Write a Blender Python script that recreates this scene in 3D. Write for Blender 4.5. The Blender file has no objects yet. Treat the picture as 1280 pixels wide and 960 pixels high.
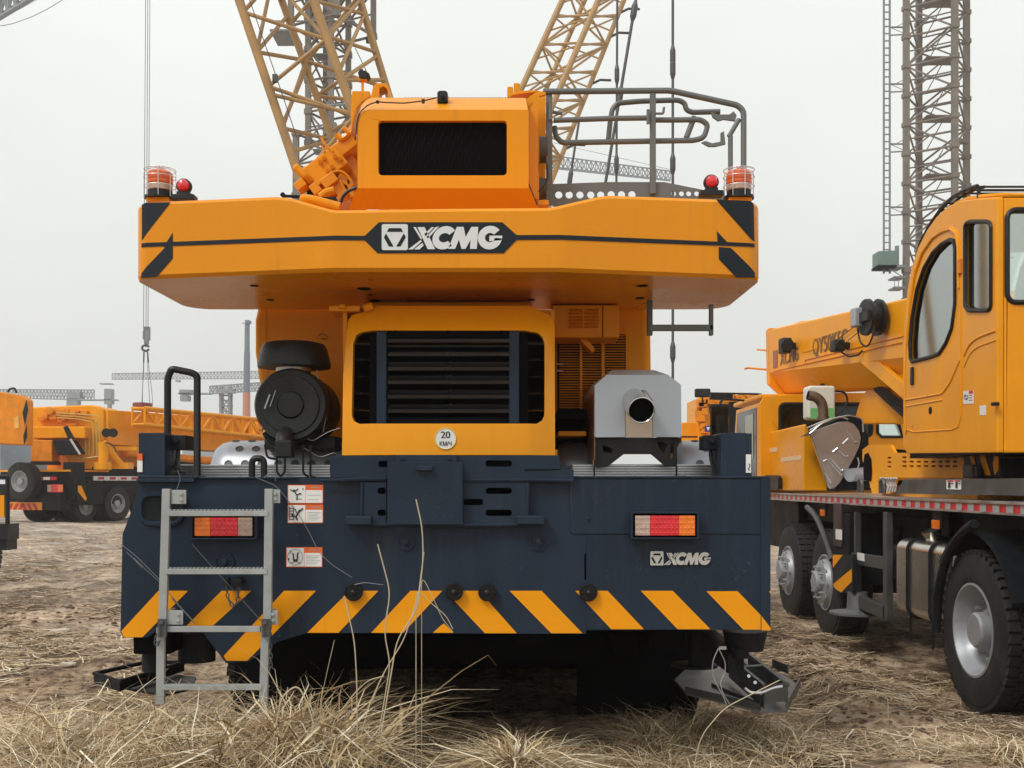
import bpy, bmesh, math, random
import numpy as np
from mathutils import Vector, Matrix, noise
from mathutils.geometry import tessellate_polygon
random.seed(7); np.random.seed(7)
R = math.radians
F, CX, CY, EYE = 1350.0, 640.0, 603.0, 1.6
scene = bpy.context.scene
col = scene.collection

def S(px, py, Y):                    # point at depth Y metres along the yard
    return Vector(((px-CX)*Y/F, Y, EYE+(CY-py)*Y/F))
def SX(px, py, X):                   # point on the side plane at lateral distance X
    Y = X*F/(px-CX); return Vector((X, Y, EYE+(CY-py)*Y/F))

# ---------------------------------------------------------------- materials
def nodes(name):
    m = bpy.data.materials.new(name); m.use_nodes = True
    nt = m.node_tree; nt.nodes.clear()
    o = nt.nodes.new('ShaderNodeOutputMaterial'); b = nt.nodes.new('ShaderNodeBsdfPrincipled')
    nt.links.new(b.outputs[0], o.inputs[0])
    return m, nt, b, o
def mat(name, c, rough=.5, metal=0, coat=0, var=.12, vs=3.0, bump=0, bs=60, dirt=0, dirtcol=(.22,.17,.12), spec=.5, rv=.12, emit=None, stretch=(1,1,1), streak=0, streakcol=(.30,.2,.1), mud=0):
    m, nt, b, o = nodes(name); N = nt.nodes.new; L = nt.links.new
    tc = N('ShaderNodeTexCoord'); mp = N('ShaderNodeMapping'); L(tc.outputs['Object'], mp.inputs[0])
    mp.inputs['Scale'].default_value = stretch
    n = N('ShaderNodeTexNoise'); n.inputs['Scale'].default_value = vs; n.inputs['Detail'].default_value = 6; L(mp.outputs[0], n.inputs[0])
    r = N('ShaderNodeMapRange'); r.inputs[1].default_value = .3; r.inputs[2].default_value = .7
    r.inputs[3].default_value = 1-var; r.inputs[4].default_value = 1+var; L(n.outputs[0], r.inputs[0])
    mx = N('ShaderNodeVectorMath'); mx.operation = 'SCALE'; mx.inputs[0].default_value = c[:3]; L(r.outputs[0], mx.inputs['Scale'])
    out = mx.outputs[0]
    if dirt:
        n2 = N('ShaderNodeTexNoise'); n2.inputs['Scale'].default_value = 7; n2.inputs['Detail'].default_value = 9; n2.inputs['Roughness'].default_value = .7
        mp2 = N('ShaderNodeMapping'); mp2.inputs['Scale'].default_value = (1.6,1.6,.45); L(tc.outputs['Object'], mp2.inputs[0]); L(mp2.outputs[0], n2.inputs[0])
        r2 = N('ShaderNodeMapRange'); r2.inputs[1].default_value = .5; r2.inputs[2].default_value = .78; r2.inputs[4].default_value = dirt; L(n2.outputs[0], r2.inputs[0])
        mm = N('ShaderNodeMix'); mm.data_type = 'RGBA'; L(r2.outputs[0], mm.inputs[0]); L(out, mm.inputs[6]); mm.inputs[7].default_value = (*dirtcol,1)
        out = mm.outputs[2]
    if streak:                     # rain streaks: narrow across, long downwards
        g=N('ShaderNodeNewGeometry'); mp3=N('ShaderNodeMapping'); mp3.inputs['Scale'].default_value=(26,26,1.1); L(g.outputs['Position'],mp3.inputs[0])
        n3=N('ShaderNodeTexNoise'); n3.inputs['Scale'].default_value=1; n3.inputs['Detail'].default_value=5; L(mp3.outputs[0],n3.inputs[0])
        n5=N('ShaderNodeTexNoise'); n5.inputs['Scale'].default_value=1.7; L(g.outputs['Position'],n5.inputs[0])
        q=N('ShaderNodeMapRange'); q.inputs[1].default_value=.54; q.inputs[2].default_value=.74; q.inputs[4].default_value=streak; L(n3.outputs[0],q.inputs[0])
        q2=N('ShaderNodeMapRange'); q2.inputs[1].default_value=.42; q2.inputs[2].default_value=.62; L(n5.outputs[0],q2.inputs[0])
        k=N('ShaderNodeMath'); k.operation='MULTIPLY'; L(q.outputs[0],k.inputs[0]); L(q2.outputs[0],k.inputs[1])
        mm=N('ShaderNodeMix'); mm.data_type='RGBA'; L(k.outputs[0],mm.inputs[0]); L(out,mm.inputs[6]); mm.inputs[7].default_value=(*streakcol,1); out=mm.outputs[2]
    if mud:                        # fine dried mud specks and scuffs
        g=N('ShaderNodeNewGeometry'); n6=N('ShaderNodeTexNoise'); n6.inputs['Scale'].default_value=55; n6.inputs['Detail'].default_value=6; n6.inputs['Roughness'].default_value=.8; L(g.outputs['Position'],n6.inputs[0])
        n7=N('ShaderNodeTexNoise'); n7.inputs['Scale'].default_value=2.6; n7.inputs['Detail'].default_value=3; L(g.outputs['Position'],n7.inputs[0])
        q=N('ShaderNodeMapRange'); q.inputs[1].default_value=.60; q.inputs[2].default_value=.66; q.inputs[4].default_value=mud; L(n6.outputs[0],q.inputs[0])
        q2=N('ShaderNodeMapRange'); q2.inputs[1].default_value=.45; q2.inputs[2].default_value=.65; L(n7.outputs[0],q2.inputs[0])
        k=N('ShaderNodeMath'); k.operation='MULTIPLY'; L(q.outputs[0],k.inputs[0]); L(q2.outputs[0],k.inputs[1])
        mm=N('ShaderNodeMix'); mm.data_type='RGBA'; L(k.outputs[0],mm.inputs[0]); L(out,mm.inputs[6]); mm.inputs[7].default_value=(.27,.22,.17,1); out=mm.outputs[2]
    L(out, b.inputs['Base Color'])
    r3 = N('ShaderNodeMapRange'); r3.inputs[1].default_value = .3; r3.inputs[2].default_value = .7
    r3.inputs[3].default_value = max(.02,rough-rv); r3.inputs[4].default_value = min(1,rough+rv); L(n.outputs[0], r3.inputs[0]); L(r3.outputs[0], b.inputs['Roughness'])
    b.inputs['Metallic'].default_value = metal; b.inputs['Coat Weight'].default_value = coat; b.inputs['Coat Roughness'].default_value = .12
    b.inputs['Specular IOR Level'].default_value = spec
    if bump:
        n4 = N('ShaderNodeTexNoise'); n4.inputs['Scale'].default_value = bs; n4.inputs['Detail'].default_value = 4; L(mp.outputs[0], n4.inputs[0])
        bp = N('ShaderNodeBump'); bp.inputs['Strength'].default_value = bump; bp.inputs['Distance'].default_value = .01; L(n4.outputs[0], bp.inputs['Height']); L(bp.outputs[0], b.inputs['Normal'])
    if emit: b.inputs['Emission Color'].default_value = (*emit[:3],1); b.inputs['Emission Strength'].default_value = emit[3]
    return m
M = {}
OR = (.78,.29,.002)
M['orange'] = mat('orange_paint', OR, .42, coat=.03, var=.05, vs=1.5, dirt=.12, dirtcol=(.45,.17,.01), bump=.05, bs=9, spec=.2, streak=.35, streakcol=(.5,.21,.03), mud=.25)
M['orange_old'] = mat('weathered_orange_paint', (.76,.25,.01), .5, spec=.25, var=.15, vs=4, dirt=.35, dirtcol=(.38,.18,.06), bump=.1, bs=40)
M['orange_hood_lifted'] = mat('hood_orange_paint_brightened', (.88,.34,.004), .36, coat=.15, var=.05, vs=1.5, dirt=.10, dirtcol=(.5,.2,.01), bump=.04, bs=9, spec=.3, streak=.25, streakcol=(.55,.25,.05), mud=.2)  # lighter hood orange, brightened to make up for the counterweight's shade
M['orange_cw'] = mat('counterweight_orange_paint', (.76,.272,.001), .25, coat=.05, streak=.35, streakcol=(.5,.2,.02), mud=.2, spec=.25, var=.06, vs=1.2, dirt=.12, dirtcol=(.42,.16,.01), bump=.14, bs=6)
M['orange_side'] = mat('orange_truck_paint', (.84,.335,.003), .36, coat=.12, streak=.3, streakcol=(.55,.26,.05), mud=.25, spec=.25, var=.08, vs=2, dirt=.14, dirtcol=(.5,.25,.04), bump=.05, bs=8)
M['navy'] = mat('navy_frame_paint', (.014,.025,.044), .42, coat=.0, streak=.5, streakcol=(.045,.052,.058), mud=.35, spec=.22, var=.18, vs=2.5, dirt=.25, dirtcol=(.045,.055,.07), bump=.10, bs=14, stretch=(1,1,.6))
M['charcoal'] = mat('charcoal_paint', (.009,.011,.014), .55, spec=.15, var=.2, dirt=.4, dirtcol=(.07,.065,.055))
M['stripe'] = mat('hazard_orange_film', (.86,.33,.003), .5, spec=.2, streak=.3, streakcol=(.45,.2,.05), mud=.5, var=.05, dirt=.12, dirtcol=(.4,.25,.1))
M['black'] = mat('black_plastic', (.009,.010,.011), .45, spec=.35, var=.2, vs=6, dirt=.3, dirtcol=(.05,.047,.04), bump=.1)
M['grille'] = mat('black_grille', (.006,.007,.010), .22, var=.2, dirt=.3, dirtcol=(.03,.034,.038), coat=.6)
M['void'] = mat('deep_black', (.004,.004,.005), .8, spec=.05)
M['rubber'] = mat('tyre_rubber', (.014,.014,.014), .75, var=.25, vs=8, dirt=.55, dirtcol=(.075,.065,.052), bump=.3, bs=80)
M['grey'] = mat('grey_rail_paint', (.125,.135,.13), .5, var=.1, dirt=.3, dirtcol=(.2,.18,.14))
M['ladder'] = mat('ladder_grey', (.36,.38,.38), .5, metal=.25, var=.12, vs=8, dirt=.35, dirtcol=(.25,.22,.18), bump=.1)
M['alu'] = mat('aluminium', (.62,.63,.64), .34, metal=.85, var=.12, vs=5, dirt=.25, dirtcol=(.3,.28,.25))
M['silver'] = mat('silver_plate', (.36,.38,.41), .40, metal=.5, var=.05, vs=2)
M['shroud'] = mat('brushed_shroud', (.40,.43,.47), .45, metal=.35, var=.04, vs=2, streak=.3, streakcol=(.4,.4,.4))
M['chrome'] = mat('polished_steel', (.6,.58,.54), .16, metal=1, var=.12, vs=6)
M['steel_tank'] = mat('stainless_tank', (.72,.69,.63), .27, metal=1, var=.07, vs=2, dirt=.1, dirtcol=(.35,.3,.25), stretch=(1,1,.3), rv=.05)
M['rimsil'] = mat('wheel_rim_silver', (.38,.40,.42), .48, metal=.35, var=.1, vs=8, dirt=.3, dirtcol=(.25,.22,.18))
M['darksteel'] = mat('dark_steel', (.10,.105,.105), .42, metal=.5, var=.2, vs=6, dirt=.3, dirtcol=(.16,.13,.10))
M['padsteel'] = mat('dull_pad_steel', (.17,.18,.175), .5, metal=.3, var=.2, vs=6, dirt=.5, dirtcol=(.12,.11,.10))
M['coverplate'] = mat('grey_cover_plate', (.40,.37,.345), .36, metal=.6, var=.1)
M['white'] = mat('white_film', (.78,.78,.76), .45, var=.04)
M['offwhite'] = mat('logo_silver_white', (.68,.70,.70), .4, var=.04)
M['chromelogo'] = mat('raised_logo_silver', (.62,.62,.60), .3, metal=.6, var=.05)
M['dark_film'] = mat('dark_film', (.009,.014,.020), .5, var=.1, spec=.25)
M['ink'] = mat('black_ink', (.02,.02,.02), .6)
M['softink'] = mat('grey_ink', (.30,.34,.32), .6)
M['orangesign'] = mat('warning_orange', (.75,.13,.02), .5, var=.05)
M['redlens'] = mat('red_lens', (.62,.015,.025), .22, coat=.6, var=.15, vs=40, emit=(.5,.01,.02,.10))
M['amberlens'] = mat('amber_lens', (.78,.17,.01), .22, coat=.6, var=.15, vs=40, emit=(.6,.15,.01,.10))
M['clearlens'] = mat('clear_lens', (.50,.36,.29), .22, coat=.6, var=.2, vs=50)
M['amberdome'] = mat('amber_dome', (.72,.12,.02), .2, coat=.5, var=.15, vs=30, stretch=(1,1,6))
M['wire'] = mat('wire_grey', (.18,.19,.19), .45, metal=.5)
M['red'] = mat('red_reflector', (.55,.02,.03), .4, var=.2, vs=12, dirt=.15)
M['refgrey'] = mat('grey_reflector', (.36,.38,.37), .4, var=.1, vs=12, dirt=.15)
M['board'] = mat('reflective_board', (.75,.28,.02), .4)
M['yellow_lat'] = mat('tan_boom_paint', (.38,.22,.075), .55, var=.18, vs=2, dirt=.4, dirtcol=(.25,.15,.09))
M['yellow_lat2'] = mat('ochre_boom_paint', (.42,.26,.10), .55, var=.18, vs=2, dirt=.45, dirtcol=(.3,.15,.09))
M['mast'] = mat('brown_mast_paint', (.175,.15,.125), .6, var=.25, vs=1, dirt=.4, dirtcol=(.18,.12,.10))
M['farsteel'] = mat('far_crane_grey', (.20,.22,.23), .6)
M['farblue'] = mat('blue_grey_boom', (.16,.20,.26), .55, var=.1)
M['farpink'] = mat('faded_orange_boom', (.50,.22,.14), .55, var=.1)
M['rope'] = mat('steel_rope', (.06,.062,.062), .5, metal=.4)
M['green_net'] = mat('green_cage', (.13,.20,.17), .6)
M['coolant'] = mat('green_coolant', (.22,.60,.22), .3)
M['tankplastic'] = mat('white_tank_plastic', (.72,.74,.64), .4, var=.04)
M['blue'] = mat('blue_logo', (.02,.08,.5), .4)
M['seat'] = mat('seat_fabric', (.10,.16,.26), .8, var=.3, vs=10)
M['interior'] = mat('cab_interior', (.50,.50,.44), .7, var=.1)
M['cable'] = mat('cable_black', (.012,.012,.012), .5)
M['plank'] = mat('pale_debris', (.55,.50,.42), .8, var=.25, vs=6)
M['building'] = mat('far_building', (.25,.26,.27), .8)
M['clod'] = mat('mud_clod', (.14,.095,.062), .95, var=.35, vs=9, bump=.5, bs=30)
def glass(name, tint, alpha):
    m, nt, b, o = nodes(name); N = nt.nodes.new; L = nt.links.new
    nt.nodes.remove(b)
    t = N('ShaderNodeBsdfTransparent'); t.inputs[0].default_value = (*tint,1)
    g = N('ShaderNodeBsdfGlossy'); g.inputs['Roughness'].default_value = .04; g.inputs[0].default_value = (.85,.9,.88,1)
    lw = N('ShaderNodeFresnel'); lw.inputs[0].default_value = 1.5 if alpha>.1 else 1.2
    ad = N('ShaderNodeMath'); ad.operation = 'ADD'; ad.inputs[1].default_value = alpha; L(lw.outputs[0], ad.inputs[0])
    mx = N('ShaderNodeMixShader'); L(ad.outputs[0], mx.inputs[0]); L(t.outputs[0], mx.inputs[1]); L(g.outputs[0], mx.inputs[2]); L(mx.outputs[0], o.inputs[0])
    return m
M['glass'] = glass('tinted_glass', (.88,.95,.90), .36)
M['darkglass'] = glass('dark_glass', (.10,.12,.11), .03)

# ---------------------------------------------------------------- mesh builder
class MB:
    def __init__(s): s.v = []; s.f = []; s.mi = []; s.m = 0; s.T = None
    def add(s, vs, fs):
        o = len(s.v)
        for v in vs:
            v = Vector(v)
            if s.T is not None: v = s.T @ v
            s.v.append(v)
        for f in fs: s.f.append([i+o for i in f]); s.mi.append(s.m)
        return s
    def box(s, x0,x1,y0,y1,z0,z1):
        x0,x1=sorted((x0,x1)); y0,y1=sorted((y0,y1)); z0,z1=sorted((z0,z1))
        return s.add([(x0,y0,z0),(x1,y0,z0),(x1,y1,z0),(x0,y1,z0),(x0,y0,z1),(x1,y0,z1),(x1,y1,z1),(x0,y1,z1)],
              [(0,3,2,1),(4,5,6,7),(0,1,5,4),(1,2,6,5),(2,3,7,6),(3,0,4,7)])
    def obox(s, c, u, v, w):         # oriented box from centre and three half-vectors
        c,u,v,w = map(Vector,(c,u,v,w)); P=[c+a*u+b*v+d*w for d in(-1,1) for a,b in((-1,-1),(1,-1),(1,1),(-1,1))]
        fs=[(0,3,2,1),(4,5,6,7),(0,1,5,4),(1,2,6,5),(2,3,7,6),(3,0,4,7)]
        if u.cross(v).dot(w)<0: fs=[tuple(reversed(f)) for f in fs]
        return s.add(P,fs)
    def pbox(s, x0,y0,x1,y1, Y, d):  # pixel rectangle at depth Y, thickness d backwards
        a=S(x0,y0,Y); b=S(x1,y1,Y); return s.box(a.x,b.x,Y,Y+d,a.z,b.z)
    def loops(s, outer, holes, off):  # outer/holes: 3D loops in a plane; off: extrusion vector
        outer=[Vector(p) for p in outer]; holes=[[Vector(p) for p in h] for h in holes]; off=Vector(off)
        nrm=Vector((0,0,0))
        for i in range(len(outer)): nrm+=outer[i].cross(outer[(i+1)%len(outer)])
        flip = nrm.dot(off)>0
        allp=[p for l in [outer]+holes for p in l]
        n=len(allp)
        if holes: tris=[tuple(t) for t in tessellate_polygon([outer]+holes)]
        else: tris=[tuple(range(n))]
        # orient front faces against off
        def nr(t):
            q=Vector((0,0,0))
            for i in range(len(t)): q+=allp[t[i]].cross(allp[t[(i+1)%len(t)]])
            # area normal relative to origin cancels for closed loops
            return q
        fs=[]
        for t in tris:
            if nr(t).dot(off)>0: t=tuple(reversed(t))
            fs.append(t); fs.append(tuple(i+n for i in reversed(t)))
        k=0
        for li,l in enumerate([outer]+holes):
            m=len(l); q=Vector((0,0,0))
            for i in range(m): q+=l[i].cross(l[(i+1)%m])
            ccw = q.dot(off)<0
            for i in range(m):
                a=k+i; b=k+(i+1)%m
                f=(a,a+n,b+n,b)
                if (not ccw) ^ (li>0): f=tuple(reversed(f))
                fs.append(f)
            k+=m
        return s.add(allp+[p+off for p in allp], fs)
    def pp(s, poly, Y, d, holes=()):
        return s.loops([S(x,y,Y) for x,y in poly], [[S(x,y,Y) for x,y in h] for h in holes], (0,d,0))
    def px(s, poly, X, d, holes=()):
        return s.loops([SX(x,y,X) for x,y in poly], [[SX(x,y,X) for x,y in h] for h in holes], (d,0,0))
    def cyl(s, p0, p1, r0, r1=None, n=12, caps=True):
        p0=Vector(p0); p1=Vector(p1); r1=r0 if r1 is None else r1
        a=(p1-p0).normalized(); u=a.orthogonal().normalized(); w=a.cross(u)
        vs=[]
        for p,r in((p0,r0),(p1,r1)):
            for i in range(n):
                t=2*math.pi*i/n; vs.append(p+r*(math.cos(t)*u+math.sin(t)*w))
        fs=[(i,(i+1)%n,n+(i+1)%n,n+i) for i in range(n)]
        if caps: fs+= [tuple(reversed(range(n))), tuple(range(n,2*n))]
        return s.add(vs,fs)
    def lathe(s, c, ax, prof, n=40, cap=True):   # prof: (r, h) along axis
        c=Vector(c); a=Vector(ax).normalized(); u=a.orthogonal().normalized(); w=a.cross(u); vs=[]; fs=[]
        for r,h in prof:
            for i in range(n):
                t=2*math.pi*i/n; vs.append(c+a*h+r*(math.cos(t)*u+math.sin(t)*w))
        for k in range(len(prof)-1):
            for i in range(n): fs.append((k*n+i,k*n+(i+1)%n,(k+1)*n+(i+1)%n,(k+1)*n+i))
        if cap:
            if prof[0][0]>1e-5: fs.append(tuple(reversed(range(n))))
            if prof[-1][0]>1e-5: fs.append(tuple(range((len(prof)-1)*n,len(prof)*n)))
        return s.add(vs,fs)
    def tube(s, pts, r, n=8, bend=0, closed=False):
        P=[Vector(p) for p in pts]
        if bend:
            Q=[P[0]]
            for i in range(1,len(P)-1):
                a,b,c=P[i-1],P[i],P[i+1]; d=min(bend,(a-b).length*.45,(c-b).length*.45)
                p0=b+(a-b).normalized()*d; p2=b+(c-b).normalized()*d
                for k in range(6):
                    t=k/5; Q.append((1-t)**2*p0+2*t*(1-t)*b+t*t*p2)
            Q.append(P[-1]); P=Q
        if closed: P=P+[P[0]]
        vs=[]; fs=[]; pu=None; m=len(P)
        for i,p in enumerate(P):
            if closed and i in (0,m-1): d=(P[1]-P[-2])
            else: d=(P[min(i+1,m-1)]-P[max(i-1,0)])
            d=d.normalized() if d.length>1e-9 else Vector((0,0,1))
            if pu is None: pu=d.orthogonal().normalized()
            pu=(pu-d*pu.dot(d)); pu=pu.normalized() if pu.length>1e-6 else d.orthogonal().normalized()
            w=d.cross(pu)
            for k in range(n):
                t=2*math.pi*k/n; vs.append(p+r*(math.cos(t)*pu+math.sin(t)*w))
        for i in range(m-1):
            for k in range(n): fs.append((i*n+k,i*n+(k+1)%n,(i+1)*n+(k+1)%n,(i+1)*n+k))
        if not closed: fs+=[tuple(reversed(range(n))),tuple(range((m-1)*n,m*n))]
        return s.add(vs,fs)
    def ptube(s, pts, Y, rpx, n=8, bend=0):
        return s.tube([S(x,y,Y) for x,y in pts], rpx*Y/F, n, bend*Y/F)
    def sphere(s, c, r, n=16, sc=(1,1,1)):
        prof=[(r*math.sin(math.pi*i/8)+1e-4, -r*math.cos(math.pi*i/8)*sc[2]) for i in range(9)]
        return s.lathe(c,(0,0,1),prof,n,False)
    def islands(s):
        par=list(range(len(s.v)))
        def find(a):
            while par[a]!=a: par[a]=par[par[a]]; a=par[a]
            return a
        for f in s.f:
            r=find(f[0])
            for i in f[1:]:
                q=find(i)
                if q!=r: par[q]=r
        g={}
        for k,f in enumerate(s.f): g.setdefault(find(f[0]),[]).append(k)
        return list(g.values())
    def build_each(s, name, mats, parent=None, **kw):      # every separate piece becomes an object of its own
        out=[]
        for isl in s.islands():
            m=MB(); idx={}
            for k in isl:
                nf=[]
                for i in s.f[k]:
                    if i not in idx: idx[i]=len(m.v); m.v.append(s.v[i])
                    nf.append(idx[i])
                m.f.append(nf); m.mi.append(0)
            out.append(m.build1(name,mats,parent,**kw))
        return out
    def pieces(s):               # loose islands joined when they stand closer than half their size
        isl=s.islands()
        if len(isl)<2 or len(isl)>900: return [isl and [k for i in isl for k in i]]
        co=np.array([tuple(v) for v in s.v]); lo=[];hi=[]
        for i in isl:
            ids=sorted({q for k in i for q in s.f[k]}); lo.append(co[ids].min(0)); hi.append(co[ids].max(0))
        lo=np.array(lo); hi=np.array(hi); size=(hi-lo).max(1)
        gap=np.maximum(0,np.maximum(lo[:,None]-hi[None],lo[None]-hi[:,None])); near=np.sqrt((gap**2).sum(2))<=np.maximum(.02,.5*np.maximum(size[:,None],size[None]))*.97
        seen=set(); out=[]
        for i in range(len(isl)):
            if i in seen: continue
            st=[i]; seen.add(i); g=[]
            while st:
                a=st.pop(); g.append(a)
                for b in np.nonzero(near[a])[0]:
                    if b not in seen: seen.add(int(b)); st.append(int(b))
            out.append([k for j in g for k in isl[j]])
        return out
    def take(s, faces):
        m=MB(); idx={}
        for k in faces:
            nf=[]
            for i in s.f[k]:
                if i not in idx: idx[i]=len(m.v); m.v.append(s.v[i])
                nf.append(idx[i])
            m.f.append(nf); m.mi.append(s.mi[k])
        return m
    def build(s, name, mats, parent=None, bev=0, seg=2, smooth=30, cuts=None, warp=None, label=None):
        if parent is not None:
            P=s.pieces()
            if len(P)>1:
                r=[s.take(p).build1(name,mats,parent,bev,seg,smooth,cuts,warp,label) for p in P]
                return r[0]
        return s.build1(name,mats,parent,bev,seg,smooth,cuts,warp,label)
    def build1(s, name, mats, parent=None, bev=0, seg=2, smooth=30, cuts=None, warp=None, label=None):
        if not isinstance(mats,(list,tuple)): mats=[mats]
        lo=Vector([min(v[i] for v in s.v) for i in range(3)]); hi=Vector([max(v[i] for v in s.v) for i in range(3)])
        me=bpy.data.meshes.new(name)
        vs=s.v; 
        me.from_pydata([tuple(v) for v in vs],[],s.f)
        for i,p in enumerate(me.polygons): p.material_index=s.mi[i]
        if cuts:
            bm=bmesh.new(); bm.from_mesh(me); bmesh.ops.remove_doubles(bm,verts=bm.verts,dist=1e-6)
            for x in cuts:
                bmesh.ops.bisect_plane(bm, geom=bm.verts[:]+bm.edges[:]+bm.faces[:], plane_co=(x,0,0), plane_no=(1,0,0))
            bm.to_mesh(me); bm.free()
        if warp:
            for v in me.vertices: v.co=warp(v.co)
        c=(lo+hi)/2
        for v in me.vertices: v.co-=c
        for m in mats: me.materials.append(m)
        if smooth:
            me.polygons.foreach_set('use_smooth',[True]*len(me.polygons))
            try: me.set_sharp_from_angle(angle=R(smooth))
            except Exception: pass
        me.update()
        o=bpy.data.objects.new(name,me); col.objects.link(o)
        if parent is not None: o.parent=parent; o.location=c-Vector(parent['_w'])
        else: o.location=c
        o['_w']=tuple(c)
        if bev:
            b=o.modifiers.new('bevel','BEVEL'); b.width=bev; b.segments=seg; b.limit_method='ANGLE'; b.angle_limit=R(35); b.harden_normals=True
        if label: o['label']=label
        return o
def thing(name, loc, label, cat, group=None):
    o=bpy.data.objects.new(name,None); col.objects.link(o); o.location=loc; o['_w']=tuple(loc)
    o.empty_display_size=.2
    tag(o,label,cat,group); return o
def sub(name, loc, parent, label=None):
    o=bpy.data.objects.new(name,None); col.objects.link(o); o.empty_display_size=.1
    o.parent=parent; o.location=Vector(loc)-Vector(parent['_w']); o['_w']=tuple(loc)
    if label: o['label']=label
    return o
def tag(o,label,cat,group=None,kind=None):
    if label: o['label']=label
    if cat: o['category']=cat
    if group: o['group']=group
    if kind: o['kind']=kind
    return o
def copy_tree(o, parent=None, d=Vector((0,0,0))):
    c=o.copy(); col.objects.link(c); c['_w']=tuple(Vector(o['_w'])+d)
    if parent is not None: c.parent=parent; c.location=Vector(c['_w'])-Vector(parent['_w'])
    else: c.location=Vector(o.location)+d
    for ch in [k for k in bpy.data.objects if k.parent==o]: copy_tree(ch,c,d)
    return c
def arc(cx,cy,rx,ry,a0,a1,n=16):
    return [(cx+rx*math.cos(R(a0+(a1-a0)*i/n)), cy-ry*math.sin(R(a0+(a1-a0)*i/n))) for i in range(n+1)]
def rrect(x0,y0,x1,y1,r,n=5):
    return (arc(x1-r,y0+r,r,r,0,90,n)+arc(x0+r,y0+r,r,r,90,180,n)+arc(x0+r,y1-r,r,r,180,270,n)+arc(x1-r,y1-r,r,r,270,360,n))
def circ(cx,cy,r,n=20): return [(cx+r*math.cos(2*math.pi*i/n),cy-r*math.sin(2*math.pi*i/n)) for i in range(n)]

# letter outlines, in a 1280 x 349 drawing box
LOGO_BOX=[rrect(216,88,406,277,14)]
LOGO_HEX=[[(268,117),(357,117),(370,143),(255,143)],[(247,155),(302,250),(268,250),(232,185)],[(377,155),(391,182),(352,250),(322,250)]]
def thickarc(cx,cy,ro,ri,a0,a1,sh=0):
    p=arc(cx,cy,ro[0],ro[1],a0,a1,26)+list(reversed(arc(cx,cy,ri[0],ri[1],a0,a1,20)))
    return [(x+sh*(cy-y),y) for x,y in p]
LET=[[(446,110),(464,110),(509,190),(502,200)],[(476,110),(528,110),(604,270),(550,270)],
 [(578,110),(598,110),(535,176),(526,162)],[(608,110),(634,105),(552,192),(541,182)],
 [(500,203),(507,214),(440,272),(408,272)],[(512,224),(521,242),(490,272),(450,272)],
 thickarc(672,187,(86,85),(40,34),38,318,.18),
 [(762,108),(812,108),(826,182),(868,108),(918,108),(908,268),(858,268),(862,202),(826,268),(796,268),(778,200),(750,268),(700,268)],
 thickarc(1003,186,(88,86),(36,34),40,356,.05),
 [(1000,172),(1093,172),(1090,204),(998,212)]]
def logo(polys, x, y, w, Y, d, mb, aspect=1):   # x,y px of drawing origin; w px per drawing unit
    for p in polys: mb.pp([(x+a*w, y+b*w*aspect) for a,b in p], Y, d)
def text_mesh(txt, size, ext=.001):
    cu=bpy.data.curves.new('t','FONT'); cu.body=txt; cu.size=size; cu.extrude=ext; cu.align_x='CENTER'; cu.align_y='CENTER'
    o=bpy.data.objects.new('t',cu); col.objects.link(o); dg=bpy.context.evaluated_depsgraph_get(); dg.update()
    me=bpy.data.meshes.new_from_object(o.evaluated_get(dg)); vs=[v.co.copy() for v in me.vertices]; fs=[tuple(p.vertices) for p in me.polygons]
    bpy.data.objects.remove(o); return vs,fs
def text_to(mb, txt, size, c, xd, zd, sx=1, ext=.001, bold=0):
    vs,fs=text_mesh(txt,size,ext); xd=Vector(xd).normalized(); zd=Vector(zd).normalized(); n=xd.cross(zd)
    offs=[0] if not bold else [-bold,0,bold]
    for k,o in enumerate(offs):
        mb.add([Vector(c)+xd*(v.x*sx+o)+zd*v.y+n*(v.z+k*.0001) for v in vs],fs)

def wheel(parent, c, ax, r=.55, w=.30, label=None, dish=.06, rimr=.30, n=56, hub=.12):
    # c: centre of the OUTER face, ax: outward axis
    c=Vector(c); ax=Vector(ax).normalized()
    W=sub('wheel', c, parent, label)
    t=MB(); t.lathe(c,ax,[(rimr-.02,-w+.02),(rimr,-w),(r*.80,-w-.012),(r*.95,-w+.01),(r-.015,-w+.04),(r-.012,-w*.5),(r-.015,-.04),(r*.95,-.01),(r*.93,-.004),(r*.91,-.004),(r*.80,.012),(r*.66,.006),(rimr+.012,0),(rimr,-.01),(rimr-.02,-.03)],n,False)
    u=ax.orthogonal().normalized(); v=ax.cross(u); K=46
    for k in range(K):
        for j,(h,ww) in enumerate(((-.045,.036),(-w*.36,.03),(-w*.62,.03),(-w+.045,.036))):
            th=2*math.pi*(k+(.5 if j%2 else 0))/K; d=math.cos(th)*u+math.sin(th)*v; q=-math.sin(th)*u+math.cos(th)*v
            t.obox(c+d*(r-.010)+ax*h, q*(math.pi*r/K*.74)+ax*.006*(1 if j%2 else -1), ax*ww, d*.016)
    t.build('tyre',M['rubber'],W)
    m=MB(); m.lathe(c,ax,[(rimr+.006,-.012),(rimr+.008,.004),(rimr-.008,.006),(rimr-.022,-.012),(rimr-.030,-.05),(rimr-.045,-dish*1.0),(rimr-.075,-dish*1.9),(rimr-.11,-dish*2.0),(hub+.04,-dish*1.7),(hub+.02,-dish*1.5),(hub,-dish*1.4),(hub-.005,-dish*.3),(hub-.02,-dish*.1),(.001,-dish*.05)],n,False)
    for k in range(10):
        th=2*math.pi*k/10; d=math.cos(th)*u+math.sin(th)*v; rr=(hub+.04+.03)
        m.cyl(c+d*rr-ax*dish*1.9,c+d*rr-ax*(dish*1.1),.014,.012,6)
    m.build('rim',M['rimsil'],W,label=None)
    return W

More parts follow.
